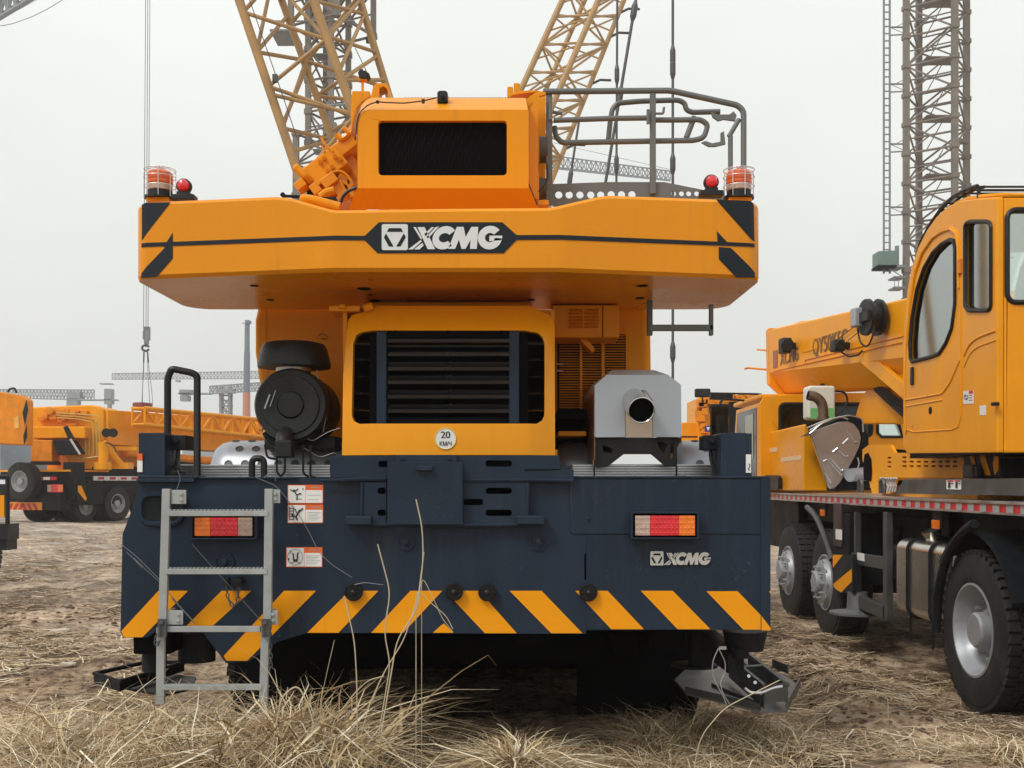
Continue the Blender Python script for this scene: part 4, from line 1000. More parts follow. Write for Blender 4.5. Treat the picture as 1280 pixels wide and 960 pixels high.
# fuel tank
yA,yB=Yx(1117),Yx(1188)+.06
def tankp(x,y): return SX(x,y,XS)
b=MB(); z0,z1=.50,1.13; b.box(XS+.0,XS+.62,yB,yA,z0,z1); tk=b.build('fuel_tank',M['steel_tank'],rt,bev=.09,seg=5)
for f in (.30,.72):
    b=MB(); yy=yA+(yB-yA)*f; e=.004
    P=rrect(0,0,.62+2*e,z1-z0+2*e,.09,5); P=[(XS-e+x,yy,z0-e+z) for x,z in P]
    b.tube(P,.017,6,closed=True); b.build('tank_strap',M['charcoal'],tk)
    b=MB(); b.tube([(XS+.02,yy,z0),(XS+.02,yy,z0-.16),(XS+.03,yy+.03,z0-.2)],.008,6); b.build('strap_tail',M['charcoal'],tk)
b=MB(); c=Vector((XS+.16,yA+(yB-yA)*.42,z1)); b.lathe(c,(-.35,-.1,1),[(.06,-.02),(.06,.05),(.075,.055),(.078,.09),(.05,.10),(.0004,.105)],24); b.build('filler_cap',M['chrome'],tk)
b=MB(); b.pbox(0,0,1,1,9,.1) if 0 else b.box(3.6,3.9,8.6,8.9,1.1,1.4); b.build('dark_unit',M['charcoal'],rt)
# frame in front of the tank
b=MB(); x0=XS+.03
def bar(p,q,wy=.03,wz=.03,wx=.03):
    a=SX(*p,x0); c=SX(*q,x0); d=(c-a)/2; b.obox((a+c)/2,d,Vector((wx,0,0)),Vector((0,0,wz)) if abs(d.z)<abs(d.y) else Vector((0,wy,0)))
bar((1110,640),(1110,775),.045); bar((1063,697),(1108,704),.03,.055); bar((1066,748),(1110,766),.03,.06)
bar((1072,640),(1072,745),.02); b.build('step_frame',M['darksteel'],rt,bev=.006)
b=MB(); b.obox(SX(1076,696,x0-.035),Vector((0,.10,0)),Vector((.002,0,0)),Vector((0,0,.035))); b.build('label_plate',M['white'],rt)
b=MB(); b.box(XS+.3,XS+.9,9.2,10.6,.7,1.3); b.cyl((XS+.3,9.75,.95),(XS+.3,9.3,.95),.14,.14,24); b.cyl((XS+.35,10.1,1.1),(XS+.35,9.8,1.1),.11,.11,24); b.build('air_tank',M['charcoal'],rt,bev=.02)
# outrigger box
og=sub('outrigger',SX(1055,715,XS),rt)
b=MB(); y1=Yx(1041,XS-.02); y0=y1-.52; b.box(XS-.02,XS+1.6,y0,y1,.62,1.30); b.build('beam_box',M['charcoal'],og,bev=.01)
Xo=XS-.055
def sy(p): return SX(p[0],p[1],Xo)
b=MB(); q=[(1041,693),(1066,694),(1066,741),(1050,741),(1041,733)]; b.loops([sy(p) for p in q],[],(.03,0,0)); b.build('hazard_board',M['dark_film'],og)
b=MB()
for q in ([(1041.5,693.5),(1054,693.6),(1041.5,710)],[(1065,711),(1065,727),(1052,740.5),(1046,737),(1042.5,733.5),(1042,730)]): b.loops([sy(p)+Vector((-.004,0,0)) for p in q],[],(.003,0,0))
b.build('hazard_stripe',M['stripe'],og)
b=MB(); b.lathe(SX(1056,766,XS-.1)+Vector((.12,0,0)),(0,0,1),[(.26,-.01),(.26,.01),(.24,.012),(.1,.03),(.09,.2)],28); b.build('foot_plate',M['padsteel'],og)
b=MB(); b.obox(SX(1048,656,XS-.03),Vector((0,.13,0)),Vector((.01,0,0)),Vector((0,0,.21))); b.build('dark_panel',mat('dark_maroon',(.03,.018,.022),.4),rt)
b=MB(); b.obox(SX(1048.5,668,XS-.045),Vector((0,.10,0)),Vector((.002,0,0)),Vector((0,0,.05))); b.build('label_plate',M['white'],rt)
for x,y in ((1028,641),(1169.5,655.5)):
    p=SX(x,y,XS+.02); b=MB(); b.obox(p,Vector((0,.055,0)),Vector((.012,0,0)),Vector((0,0,.034))); o=b.build('side_marker',M['amberlens'],rt,bev=.004)
    b=MB(); b.obox(p+Vector((.02,0,.05)),Vector((0,.09,0)),Vector((.01,0,0)),Vector((0,0,.08))); b.build('marker_bracket',M['charcoal'],o)
b=MB()
for x,y in ((1075.5,613),(1103,614)):
    p=SX(x,y,XS+.05); b.tube([p+Vector((0,-.05,-.02)),p+Vector((0,-.05,.08)),p+Vector((0,0,.11)),p+Vector((0,.05,.08)),p+Vector((0,.05,-.02))],.017,8,.04)
b.build('lashing_eye',M['darksteel'],rt)
# deck tool tray
b=MB(); P=[SX(x,y,3.40) for x,y in ((1118,617),(1130,599),(1420,597),(1420,622))]
b.loops(P,[],(.04,0,0)); tr=b.build('deck_side_plate',M['darksteel'],rt,bev=.004)
b=MB(); P=[SX(x,y,3.395) for x,y in ((1183,600),(1201,600),(1201,612),(1183,611.5))]; b.loops(P,[],(.003,0,0)); b.build('label_plate',M['white'],tr)
b=MB()
for x in (1184,1193): b.loops([SX(a,c,3.390) for a,c in ((x,600.3),(x+7,600.3),(x+7,602),(x,602))],[],(.003,0,0))
b.build('label_header',M['red'],tr)
b=MB()
for x in (1185,1194): b.loops([SX(a,c,3.390) for a,c in ((x,603),(x+2.5,603),(x+2.5,610),(x,610))],[],(.003,0,0)); b.loops([SX(a,c,3.390) for a,c in ((x+3.5,604),(x+6,604),(x+6,605),(x+3.5,605))],[],(.003,0,0))
b.build('pictogram',M['ink'],tr)
b=MB()
for k in range(7): b.tube([SX(1101+k*3.2,597.5,3.42),SX(1099+k*3.2,603,3.42),SX(1101+k*3.2,608,3.42),SX(1099+k*3.2,614,3.42)],.011,6)
b.build('grating',M['alu'],rt)
# engine cover with slots
b=MB(); Xe=3.55
o_=[(1090,617),(1086,600),(1078,575),(1078,562),(1086,556),(1113,556),(1118,566),(1204,566),(1206,597),(1121,597),(1112,617)]
hs=[rrect(x,y,x+5.5,y+2.4,1.1,2) for x in (1127.5,1136.5,1145.5,1154.5,1164,1173,1182,1191) for y in (570.5,576,581.5)]+[rrect(x,y,x+5,y+2.4,1.1,2) for x in (1109,) for y in (571,576.5,582)]
b.px(o_,Xe,.03,hs); ec=b.build('engine_cover',M['orange_side'],rt,bev=.004)
b=MB(); b.px([(1079.5,600),(1079,580),(1080.5,568),(1085,566),(1089,574),(1090,590),(1089,602)],Xe-.004,.003); b.build('tunnel_opening',M['void'],ec)
b=MB(); b.px([(1100,560),(1204,568),(1204,594),(1100,610)],Xe+.06,.02); b.build('cover_backing',M['void'],ec)
b=MB(); y0,y1=Yx(1206,Xe),Yx(1090,Xe); b.box(Xe+.031,5.4,y0,y1,1.62,1.66); b.box(Xe+.1,5.4,y0,y1,1.47,1.85); b.build('cover_top',M['orange_side'],ec)
b=MB(); P=[SX(x,y,3.50) for x,y in ((1204,568),(1250,568),(1250,596),(1206,596))]; b.loops(P,[],(.03,0,0)); hz=b.build('hazard_board',M['dark_film'],rt)
b=MB()
for q in ([(1211,569),(1217,569),(1222,594),(1216,582)],[(1224,569),(1231,569),(1238,594),(1231,594)],[(1243,570),(1248,571),(1247.5,588),(1243,594),(1241,580)]): b.loops([SX(x,y,3.495) for x,y in q],[],(.003,0,0))
b.build('hazard_stripe',M['stripe'],hz)
b=MB(); b.box(3.7,5.2,6.0,8.2,1.5,1.78); b.cyl((3.6,6.9,1.66),(3.6,6.3,1.66),.07,.07,20); b.build('slewing_ring',M['charcoal'],rt)
b=MB(); b.obox(SX(1214,589,3.45),Vector((0,.09,0)),Vector((.03,0,0)),Vector((0,0,.05))); b.obox(SX(1222,590,3.45),Vector((0,.03,0)),Vector((.02,0,0)),Vector((0,0,.04))); b.build('latch_box',M['black'],rt,bev=.01)
# --- operator cab: rounded shell on the plane X=3.3
XCAB=3.30; WID=.95
cab=sub('operator_cab',(3.8,8.2,2.6),rt)
sil=[(1128.5,557),(1128.5,450),(1130.5,400),(1134,362),(1139,335),(1147,310),(1158,288),(1170,271),(1184,258),(1200,251),(1220,248),(1246,246.5),(1246,566),(1134,567),(1131,563)]
win1=[(1138,448),(1137.5,430),(1140,398),(1146,362),(1155,335),(1166,316),(1177,305),(1187,299.5),(1192,301),(1194,310),(1194,380),(1190,410),(1183,428),(1174,442),(1160,447),(1146,450.5),(1140,452)]
win2=rrect(1206.5,277,1239,388,7,4); 
b=MB(); b.px(sil,XCAB,.05,[win1,win2]); sh=b.build('side_panel',M['orange_side'],cab,bev=.012,seg=3)
def edge(poly,X,r,name,m,par,closed=True):
    b=MB(); b.tube([SX(x,y,X) for x,y in poly],r,8,closed=closed); return b.build(name,M[m],par)
edge(win1,XCAB-.004,.016,'window_seal','black',sh); edge(win2,XCAB-.004,.016,'window_seal','black',sh)
b=MB(); b.px(win1,XCAB+.02,.004); b.build('window_glass',M['glass'],cab); b=MB(); b.px(win2,XCAB+.02,.004); b.build('window_glass',M['glass'],cab)
# raised door frame line and pressings
door=[(1132,543),(1131.5,470),(1133,420),(1137,375),(1143,340),(1152,315),(1165,296),(1177,286),(1188,283),(1196,288),(1200,300),(1201,330),(1201,520),(1198,533),(1190,537),(1142,540),(1134,537)]
edge(door,XCAB-.001,.006,'door_seam','orange_side',sh)
door2=[(1134,430),(1138,380),(1144,342),(1153,316),(1166,297),(1178,289),(1188,286),(1195,291),(1198,302),(1199,360)]
edge(door2,XCAB-.003,.014,'door_rim','orange_side',sh,False)
b=MB(); b.tube([SX(x,y,XCAB) for x,y in ((1132,500),(1178,492),(1188,478),(1200,450))],.009,8,.04); b.tube([SX(x,y,XCAB) for x,y in ((1132,508),(1178,500))],.007,8); b.tube([SX(x,y,XCAB) for x,y in ((1205,445),(1212,430),(1222,422),(1245,413))],.010,8,.05); b.tube([SX(x,y,XCAB) for x,y in ((1205,459),(1213,441),(1223,433),(1245,425))],.007,8,.05); b.build('pressed_lines',M['orange_side'],sh)
b=MB(); b.obox(SX(1140,470,XCAB-.008),Vector((0,.028,0)),Vector((.010,0,0)),Vector((0,0,.075))); b.build('door_handle',M['black'],sh,bev=.01)
b=MB(); b.lathe(SX(1163,513,XCAB-.001),(-1,0,0),[(.030,0),(.030,.004),(.014,.006),(.0004,.007)],20); b.build('door_lock',M['charcoal'],sh)
b=MB(); b.obox(SX(1199.5,333,XCAB-.012),Vector((0,.018,0)),Vector((.012,0,0)),Vector((0,0,.055))); b.build('door_hinge',M['orange_old'],sh,bev=.005)
b=MB(); b.px([(1204,489),(1216.5,488),(1216.5,504.5),(1204,505)],XCAB-.003,.003); l=b.build('label_plate',M['white'],sh); b=MB(); b.px([(1211,488.5),(1216,488.2),(1216,492),(1211,492)],XCAB-.005,.002); b.build('label_header',M['red'],l)
b=MB(); b.tube([SX(x,y,XCAB-.004) for x,y in circ(1207.5,496.5,2.6,14)],.0025,5,closed=True); b.tube([SX(1206,493,XCAB-.004),SX(1209,500,XCAB-.004)],.0025,5); b.px([(1211,494),(1215,494),(1215,494.7),(1211,494.7)],XCAB-.005,.002); b.px([(1211,497),(1215,497),(1215,497.7),(1211,497.7)],XCAB-.005,.002); b.px([(1211,500),(1215,500),(1215,500.7),(1211,500.7)],XCAB-.005,.002); b.build('pictogram',M['ink'],l)
b=MB(); b.px([(1224.5,507),(1232,506.6),(1232,519),(1224.5,519)],XCAB-.003,.003); b.build('label_plate',M['white'],sh)
b=MB(); b.obox(SX(1244,505,XCAB-.02),Vector((0,.025,0)),Vector((.02,0,0)),Vector((0,0,.012))); b.build('latch',M['charcoal'],sh,bev=.004)
# shell: roof/front as a swept band with thickness from the silhouette
b=MB(); P=[SX(x,y,XCAB) for x,y in sil[:12]]
vs=[];fs=[]
for p in P: vs+=[p+Vector((.052,0,0)),p+Vector((WID,0,0))]
for i in range(8,len(P)-1): fs.append((2*i,2*i+1,2*i+3,2*i+2))
b.add(vs,fs); o=b.build('roof',M['orange_side'],cab,smooth=50); mo=o.modifiers.new('thick','SOLIDIFY'); mo.thickness=.03
b=MB(); vs=[];fs=[]
for p in P[:9]: vs+=[p+Vector((.08,.005,0)),p+Vector((WID-.08,.005,0))]
for i in range(8): fs.append((2*i,2*i+1,2*i+3,2*i+2))
b.add(vs,fs); b.build('windscreen',M['glass'],cab)
yb=Yx(1246,XCAB); yf=Yx(1130,XCAB)
b=MB(); zt_,zb_=SX(1246,246.5,XCAB).z,SX(1246,566,XCAB).z
xw0=(1259-CX)*yb/F; zw0=EYE+(CY-262)*yb/F; zw1=EYE+(CY-378)*yb/F
def rr3(x0,z0,x1,z1,r): return [(x,yb,z) for x,z in rrect(x0,z0,x1,z1,r,5)]
W_=rr3(xw0,zw1,xw0+.62,zw0,.06)
b.loops([(XCAB+.052,yb,zb_),(XCAB+WID,yb,zb_),(XCAB+WID,yb,zt_),(XCAB+.052,yb,zt_)],[W_],(0,.05,0)); bk=b.build('back_panel',M['orange_side'],cab,bev=.012,seg=3)
b=MB(); b.tube(W_,.018,8,closed=True); b.build('window_seal',M['black'],bk)
b=MB(); b.loops([(x,y+.02,z) for x,y,z in W_],[],(0,.004,0)); b.build('window_glass',M['glass'],cab)
b=MB(); b.lathe((xw0+.25,yb-.002,SX(1246,547,XCAB).z),(0,-1,0),[(.10,0),(.10,.008),(.085,.010),(.08,.004),(.0004,.005)],28); b.build('vent_cap',M['orange_side'],bk)
b=MB(); b.loops([(XCAB+.22,yb,zb_+.02),(XCAB+.22,yb,zw1-.25),(XCAB+.26,yb,zw1-.20),(XCAB+.9,yb,zw1-.2),(XCAB+.9,yb,zb_+.02)],[],(0,-.008,0)); b.build('back_hatch',M['orange_side'],bk,bev=.004)
b=MB(); P=[SX(x,y,XCAB)+Vector((WID-.05,0,0)) for x,y in sil]
H=[SX(x,y,XCAB)+Vector((WID-.05,0,0)) for x,y in [(1134,470),(1138,400),(1147,340),(1163,300),(1185,272),(1238,262),(1238,400),(1200,470)]]
b.loops(P,[H],(.05,0,0)); b.build('inner_side_panel',M['interior'],cab)
b=MB(); b.box(XCAB+.05,XCAB+WID-.05,yb+.05,yf,zb_,zb_+.05); b.build('cab_floor',M['charcoal'],cab)
b=MB(); b.box(XCAB+.05,XCAB+WID-.05,yb+.08,yf-.4,zt_-.09,zt_-.05); b.build('headlining',M['interior'],cab)
b=MB(); b.box(XCAB+.25,XCAB+.72,yb+.35,yb+.85,zb_+.35,zb_+.48); b.box(XCAB+.25,XCAB+.72,yb+.25,yb+.37,zb_+.45,zb_+1.05); b.box(XCAB+.35,XCAB+.62,yb+.25,yb+.33,zb_+1.08,zb_+1.3); b.build('seat',M['seat'],cab,bev=.04,seg=3)
b=MB(); b.box(XCAB+.3,XCAB+.66,yb+.38,yb+.42,zb_+.6,zb_+1.12); b.build('seat_cover',mat('yellow_vest',(.6,.5,.05),.7),cab,bev=.03)
b=MB(); b.tube([SX(1158,375,XCAB+.2),SX(1153,372,XCAB+.2),SX(1150,385,XCAB+.2),SX(1150,398,XCAB+.2),SX(1155,400,XCAB+.2)],.012,8,.03); b.build('grab_handle',M['white'],cab)
# roof guard bars
b=MB(); P=[SX(x,y,XCAB) for x,y in ((1138,322),(1145,300),(1155,281),(1168,262),(1184,246),(1200,237.5),(1213,233.5))]
for k in range(6):
    dx=.10+.14*k
    b.tube([p+Vector((dx,0,.0)) for p in P],.012,6,.08) if k in (0,5) else None
for i,p in enumerate(P): b.tube([p+Vector((.06,0,0)),p+Vector((WID-.1,0,0))],.008,6)
for i in range(5):
    p=(P[i]+P[i+1])/2; b.tube([p+Vector((.06,0,0)),p+Vector((WID-.1,0,0))],.008,6)
for k,zz in enumerate((0,.027,.054,.081)): b.tube([Vector((XCAB+.06,P[-1].y,P[-1].z-zz)),Vector((XCAB+WID-.05,P[-1].y,P[-1].z-zz))],.0075,6)
b.tube([P[-1]+Vector((.06,0,0)),P[-1]+Vector((.06,.0,-.09))],.014,6); b.tube([P[3]+Vector((.06,0,0)),P[3]+Vector((.06,-.03,-.09))],.010,6); b.tube([p+Vector((.05,0,.005)) for p in P],.016,6,.05)
b.build('roof_guard',M['black'],cab)
# superstructure behind cab side
b=MB(); b.box(4.3,5.5,6.0,9.0,1.75,3.0); b.box(4.25,5.0,6.0,10.4,2.6,3.1); b.build('superstructure',M['orange_side'],rt,bev=.03)
# --- boom
near=Vector((3.95,10.0,0)); far=Vector((3.46,14.5,0))
def bp(px,py,side=0):      # point on the left face plane of the boom
    d=far-near; n=Vector((d.y,-d.x,0)).normalized()
    k=(px-CX)/F; # x = k*y ; point = near + t d
    t=(k*near.y-near.x)/(d.x-k*d.y); p=near+t*d; return Vector((p.x,p.y,EYE+(CY-py)*p.y/F))+n*side
n_=Vector(((far-near).y,-(far-near).x,0)).normalized()
bm_=[(960,488),(959,420),(963,412),(1145,364),(1175,357),(1175,500),(1130,486),(1080,489),(985,500),(970,497)]
b=MB(); L1=[bp(*p) for p in [(960,480),(960,417),(1175,357),(1175,452)]]
b.loops([bp(960,466),bp(959.5,417),bp(961,411.5),bp(961,411.5)+n_*.78,bp(960,417)+n_*.8,bp(960,466)+n_*.8,bp(964,492)+n_*.62,bp(964,492)+n_*.18],[],(bp(1180,361)-bp(961,411.5)).xyz)
bo=b.build('boom',M['orange_side'],rt,bev=.03,seg=3)
b=MB(); b.loops([bp(958,480),bp(957,414),bp(960,410),bp(960,410)+n_*.82,bp(958,480)+n_*.82,bp(962,497)+n_*.62,bp(962,497)+n_*.16],[],(bp(964,411)-bp(960,411)).xyz); b.build('boom_collar',M['orange_side'],bo,bev=.01)
b=MB(); b.tube([bp(x,y,-.006) for x,y in ((1007,455),(1128,428))],.008,6); b.tube([bp(x,y,-.006) for x,y in ((968,464),(1007,455),(1007,450),(1130,420))],.006,6); b.build('boom_seam',M['orange_old'],bo)
b=MB(); xd=(near-far).normalized(); text_to(b,'QY50K5C',.27,bp(1037,429,-.006),xd,(0,0,1),.86,.002,.006); text_to(b,'XCMG',.24,bp(987,446,-.006),xd,(0,0,1),.92,.002,.008); b.build('lettering',mat('boom_lettering',(.20,.10,.03),.5),bo)
b=MB(); b.loops([bp(x,y,-.006) for x,y in ((967,439),(972,437.5),(972,459),(967,460.5))],[],tuple(-n_*.002)); b.build('logo',mat('boom_emblem',(.30,.12,.06),.5),bo)
b=MB(); b.tube([bp(967,407,.3),bp(975,404,.3),bp(1000,403,.3),bp(1022,402,.3)],.035,8); b.tube([bp(967,411,.1),bp(992,405,.1)],.02,8); b.tube([bp(958,462,0),bp(944,460,-.1),bp(940,461,-.1)],.015,6); b.tube([bp(958,438,0),bp(951,437,-.05)],.012,6); b.build('boom_head_bits',M['orange_old'],bo)
def worklight(x0,y0,x1,y1,so=-.14):
    b=MB(); p=bp((x0+x1)/2,(y0+y1)/2,so); s=p.y/F; b.obox(p,xd*(x1-x0)/2*s*.9,n_*.06,Vector((0,0,(y1-y0)/2*s)))
    b.lathe(p+xd*(x1-x0)/2*s*.9,tuple(xd),[((y1-y0)/2*s*.9,-.01),((y1-y0)/2*s*.9,.02),(.0004,.02)],20)
    o=b.build('work_light',M['black'],rt,bev=.015)
    b=MB(); b.obox(p+n_*.09,xd*.012,n_*.07,Vector((0,0,.04))); b.build('light_bracket',M['black'],o)
worklight(985.5,423,1004,442); worklight(1053,425,1071,440)
b=MB(); b.tube([bp(1062,440,-.1),bp(1070,446,-.08),bp(1078,444,-.04),bp(1080,438,-.02)],.010,6,.03); b.tube([bp(1071,426,-.1),bp(1095,400,-.03)],.005,5); b.tube([bp(1050,424,-.03),bp(1085,398,-.02)],.005,5); b.build('light_cable',M['cable'],rt)
b=MB(); b.loops([bp(1003,427,-.004),bp(1022,422,-.004),bp(1022,436,-.004),bp(1003,441,-.004)],[],tuple(-n_*.003)); b.build('bare_patch',M['stripe'],bo)
# hose reel
c=bp(1105,397,-.12); b=MB(); b.lathe(c-n_*.02,tuple(-n_),[(.14,-.10),(.185,-.095),(.19,-.06),(.14,-.055),(.14,.03),(.19,.035),(.185,.07),(.10,.075),(.0004,.075)],40); hr=b.build('hose_reel',M['black'],rt)
b=MB(); b.obox(c-n_*.13+xd*-.10+Vector((0,0,.01)),xd*.06,n_*.05,Vector((0,0,.10))); b.build('reel_motor',M['rimsil'],hr,bev=.02)
b=MB(); b.obox(c-n_*.11+xd*.03,xd*.12,n_*.02,Vector((0,0,.05))); b.tube([c-n_*.12+xd*-.1+Vector((0,0,-.1)),c-n_*.1+xd*-.08+Vector((0,0,-.26)),c-n_*.08+xd*.06+Vector((0,0,-.32)),c-n_*.06+xd*.14+Vector((0,0,-.2)),c-n_*.05+xd*.14+Vector((0,0,-.1))],.010,8,.08); b.build('reel_bracket',M['cable'],hr)
# luffing structure below boom
b=MB(); b.loops([bp(x,y,.25) for x,y in ((1048,500),(1062,476),(1073,470),(1081,475),(1096,505),(1100,530),(1040,530))],[],tuple(n_*.3)); b.build('lift_bracket',M['orange_side'],rt,bev=.02)
b=MB(); b.loops([bp(x,y,.0) for x,y in ((1073,451),(1098,452),(1130,480),(1130,500))],[],tuple(n_*.05)); b.loops([bp(x,y,.1) for x,y in ((1092,466),(1110,450),(1132,455),(1132,500))],[],tuple(n_*.05)); b.build('gusset',M['orange_side'],rt,bev=.005)
b=MB(); b.cyl(bp(1065,485,.35),bp(1150,540,.35),.09,.09,20); b.build('lift_cylinder',M['orange_side'],rt)
b=MB()
for k in range(4): b.tube([bp(1072,478+k*3,.2),bp(1100,497+k*4,.15),bp(1134,510+k*8,.1)],.018,6,.3)
b.loops([bp(x,y,.2) for x,y in ((1055,475),(1062,470),(1080,479),(1076,486))],[],tuple(n_*.2)); b.build('hydraulic_hoses',M['charcoal'],rt)
# --- driver cab at the front
Yd=13.6
dc=sub('driver_cab',S(1040,560,Yd+.8),rt)
b=MB(); wl=rrect(975,505,1090,545,6,4); wr=[(1097,520),(1116,520),(1124,532),(1128,546),(1102,546),(1097,541)]
b.pp([(951,610),(950,504),(955,496),(1010,491.5),(1120,490.5),(1160,500),(1160,610)],Yd,.05,[wl,wr]); b.build('back_wall',M['orange_side'],dc,bev=.02)
b=MB(); b.pp(wl,Yd+.03,.01); b.build('rear_window',M['darkglass'],dc); b=MB(); b.pp(wr,Yd+.03,.01); b.build('rear_window',M['glass'],dc)
b=MB(); b.tube([S(x,y,Yd-.005) for x,y in wl],.022,6,closed=True); b.tube([S(x,y,Yd-.005) for x,y in wr],.022,6,closed=True); b.build('window_seal',M['black'],dc)
b=MB(); a=S(951,494,Yd); c=S(1160,494,Yd); b.box(a.x,c.x,Yd+.06,Yd+1.7,a.z-.04,a.z+.02); b.build('cab_roof',M['orange_side'],dc,bev=.02)
b=MB(); xl_=S(951,0,Yd).x; ylen=1.75
def ds(f,z): return (xl_,Yd+f*ylen,z)
z_r=S(951,503,Yd).z; z_b=1.45; zw=z_r-.08; zwb=z_r-.75
b.loops([ds(.03,z_b),ds(.97,z_b),ds(.97,zwb),ds(.85,z_r),ds(.03,z_r)],[[ds(.2,zwb),ds(.86,zwb),ds(.78,zw),ds(.2,zw)]],(.04,0,0)); b.build('cab_side',M['orange_side'],dc)
b=MB(); b.loops([ds(.13,z_b+.15),ds(.90,z_b+.15),ds(.88,zwb),ds(.80,zw+.03),ds(.13,zw+.03)],[],(-.006,0,0)); b.build('side_window',mat('dark_door_glass',(.012,.016,.014),.12,spec=.3),dc)
b=MB(); b.loops([(xl_-.009,y,z) for _,y,z in (ds(.22,zwb+.05),ds(.5,zwb+.05),ds(.5,zw-.04),ds(.22,zw-.04))],[],(-.002,0,0)); b.build('door_pane',mat('pale_door_pane',(.25,.25,.17),.15),dc)
b=MB(); a=S(951,600,Yd); b.box(a.x+.05,5.6,Yd+1.68,Yd+1.72,1.45,2.2); b.build('cab_front',M['orange_side'],dc)
b=MB(); b.box(xl_+.1,5.4,Yd+.3,Yd+.9,1.5,2.1); b.build('cab_seats',M['charcoal'],dc,bev=.05)
# wing mirror arm of the driver cab
b=MB(); b.pbox(888,505,911,552,14.6,.05); mr=b.build('wing_mirror',M['black'],dc,bev=.02); b=MB(); b.pbox(890,508,909,548,14.59,.008); b.build('mirror_glass',M['darkglass'],mr)
b=MB(); b.ptube([(900,505),(903,499),(925,500),(948,503)],14.6,1.5,6,4); b.pp([(887,499),(889,492),(916,492),(916,500),(905,500)],14.65,.06); b.build('mirror_arm',M['black'],mr)
# mudguard shield (wedge)
b=MB(); P=[S(1001,540,12.05),S(1003,531,12.05),S(1008,529.5,12.05),S(1037,613.5,12.05),S(1005,613.5,12.05)]
P=[Vector((XS+(0 if p.x<3.27 else p.x-XS),p.y,p.z)) for p in P]
b.loops(P,[],(0,2.45,-.02)); ws=b.build('mudguard_shield',M['orange_side'],rt,bev=.02,seg=3)
for q in ([(947,562),(971.5,559),(971.5,564.5),(947,568)],[(976,572),(1001,569),(1001,574.5),(976,577.5)]):
    b=MB(); b.loops([SX(x,y,XS-.004) for x,y in q],[],(.003,0,0)); b.build('pale_strip',mat('pale_strip',(.75,.55,.32),.5,var=.15,vs=30),ws)
b=MB(); b.pp(rrect(948,594,973,612,3),12.2,.03) if 0 else b.loops([SX(x,y,XS-.06) for x,y in rrect(949,594,972.5,612,3)],[],(.04,0,0)); bb=b.build('licence_box',M['black'],rt)
# oval grey cover, exhaust elbow and coolant tank
Yg=11.5
b=MB(); P=[(1013,541),(1030,533.5),(1048,527.5),(1060,526.5),(1068,530),(1074,538),(1076.5,547),(1074.5,558),(1068,572),(1059,589),(1050,604),(1044,610),(1038,611.5),(1035,608),(1028,585)]
b.pp(P,Yg,.04); gc=b.build('belt_cover',M['coverplate'],rt,bev=.012)
b=MB()
for q in ([(1029,577),(1034,574),(1052,594)],[(1038,573),(1052,589),(1054,587)],[(1041,565),(1047,560)],[(1048,563),(1057,571),(1060,570)],[(1053,555),(1060,548)],[(1055,533),(1069,553),(1071,552)],[(1031,592),(1039,604)]): b.ptube(q,Yg-.004,1.1,6,2)
b.build('pressed_ribs',M['alu'],gc)
b=MB(); b.pp([(1010,545),(1052,520),(1064,520),(1078,524),(1086,548),(1088,612),(1045,614),(1040,560),(1045,540),(1050,529)],Yg+.08,.35); b.build('engine_block',M['charcoal'],rt,bev=.01)
b=MB()
for q in ([(1009,535),(1030,526),(1052,521),(1060,524)],[(1012,538),(1035,524),(1062,519),(1078,523),(1079,540)],[(1012,542),(1026,530),(1040,524)],[(1072,572),(1074,580),(1070,590)]): b.ptube(q,Yg-.02,.9,6,5)
b.build('pipes',M['alu'],rt)
b=MB(); b.cyl(S(1062,594,Yg-.1),S(1088,592,Yg+.1),.07,.075,20); b.build('filter_canister',M['rimsil'],rt)
Yt=11.9
b=MB(); b.pp(rrect(1010,482,1044.5,524,4),Yt,.22); ct=b.build('coolant_tank',M['tankplastic'],rt,bev=.025,seg=3)
b=MB(); b.pp(rrect(1013,510,1043,523.5,2),Yt-.004,.02); b.build('coolant',M['coolant'],ct)
b=MB(); b.cyl(S(1028,482,Yt+.1),S(1028,479.5,Yt+.1),.025,.025,12); b.ptube([(1044,489),(1056,490),(1060,500),(1055,512),(1046,519)],Yt+.1,1.3,6,8); b.build('cap_and_hose',M['black'],ct)
b=MB(); b.tube([S(1010,494,Yt-.25),S(1020,496,Yt-.25),S(1027,503,Yt-.25),S(1029,512,Yt-.25),S(1029,524,Yt-.25)],.055,16,.12); b.lathe(S(1029,523,Yt-.25),(0,0,1),[(.065,-.02),(.065,.02)],20); eo=b.build('exhaust_elbow',mat('exhaust_brown',(.20,.15,.11),.4,metal=.8),rt)
b=MB(); p=S(1010,494,Yt-.25); b.lathe(p+Vector((-.004,0,0)),(-1,0,.2),[(.048,0),(.0004,.002)],20); b.build('elbow_bore',M['void'],eo)
# steps behind the shield
b=MB(); b.box(3.5,5.6,13.2,15.4,.75,1.40); b.build('cab_underbody',M['charcoal'],rt,bev=.02)
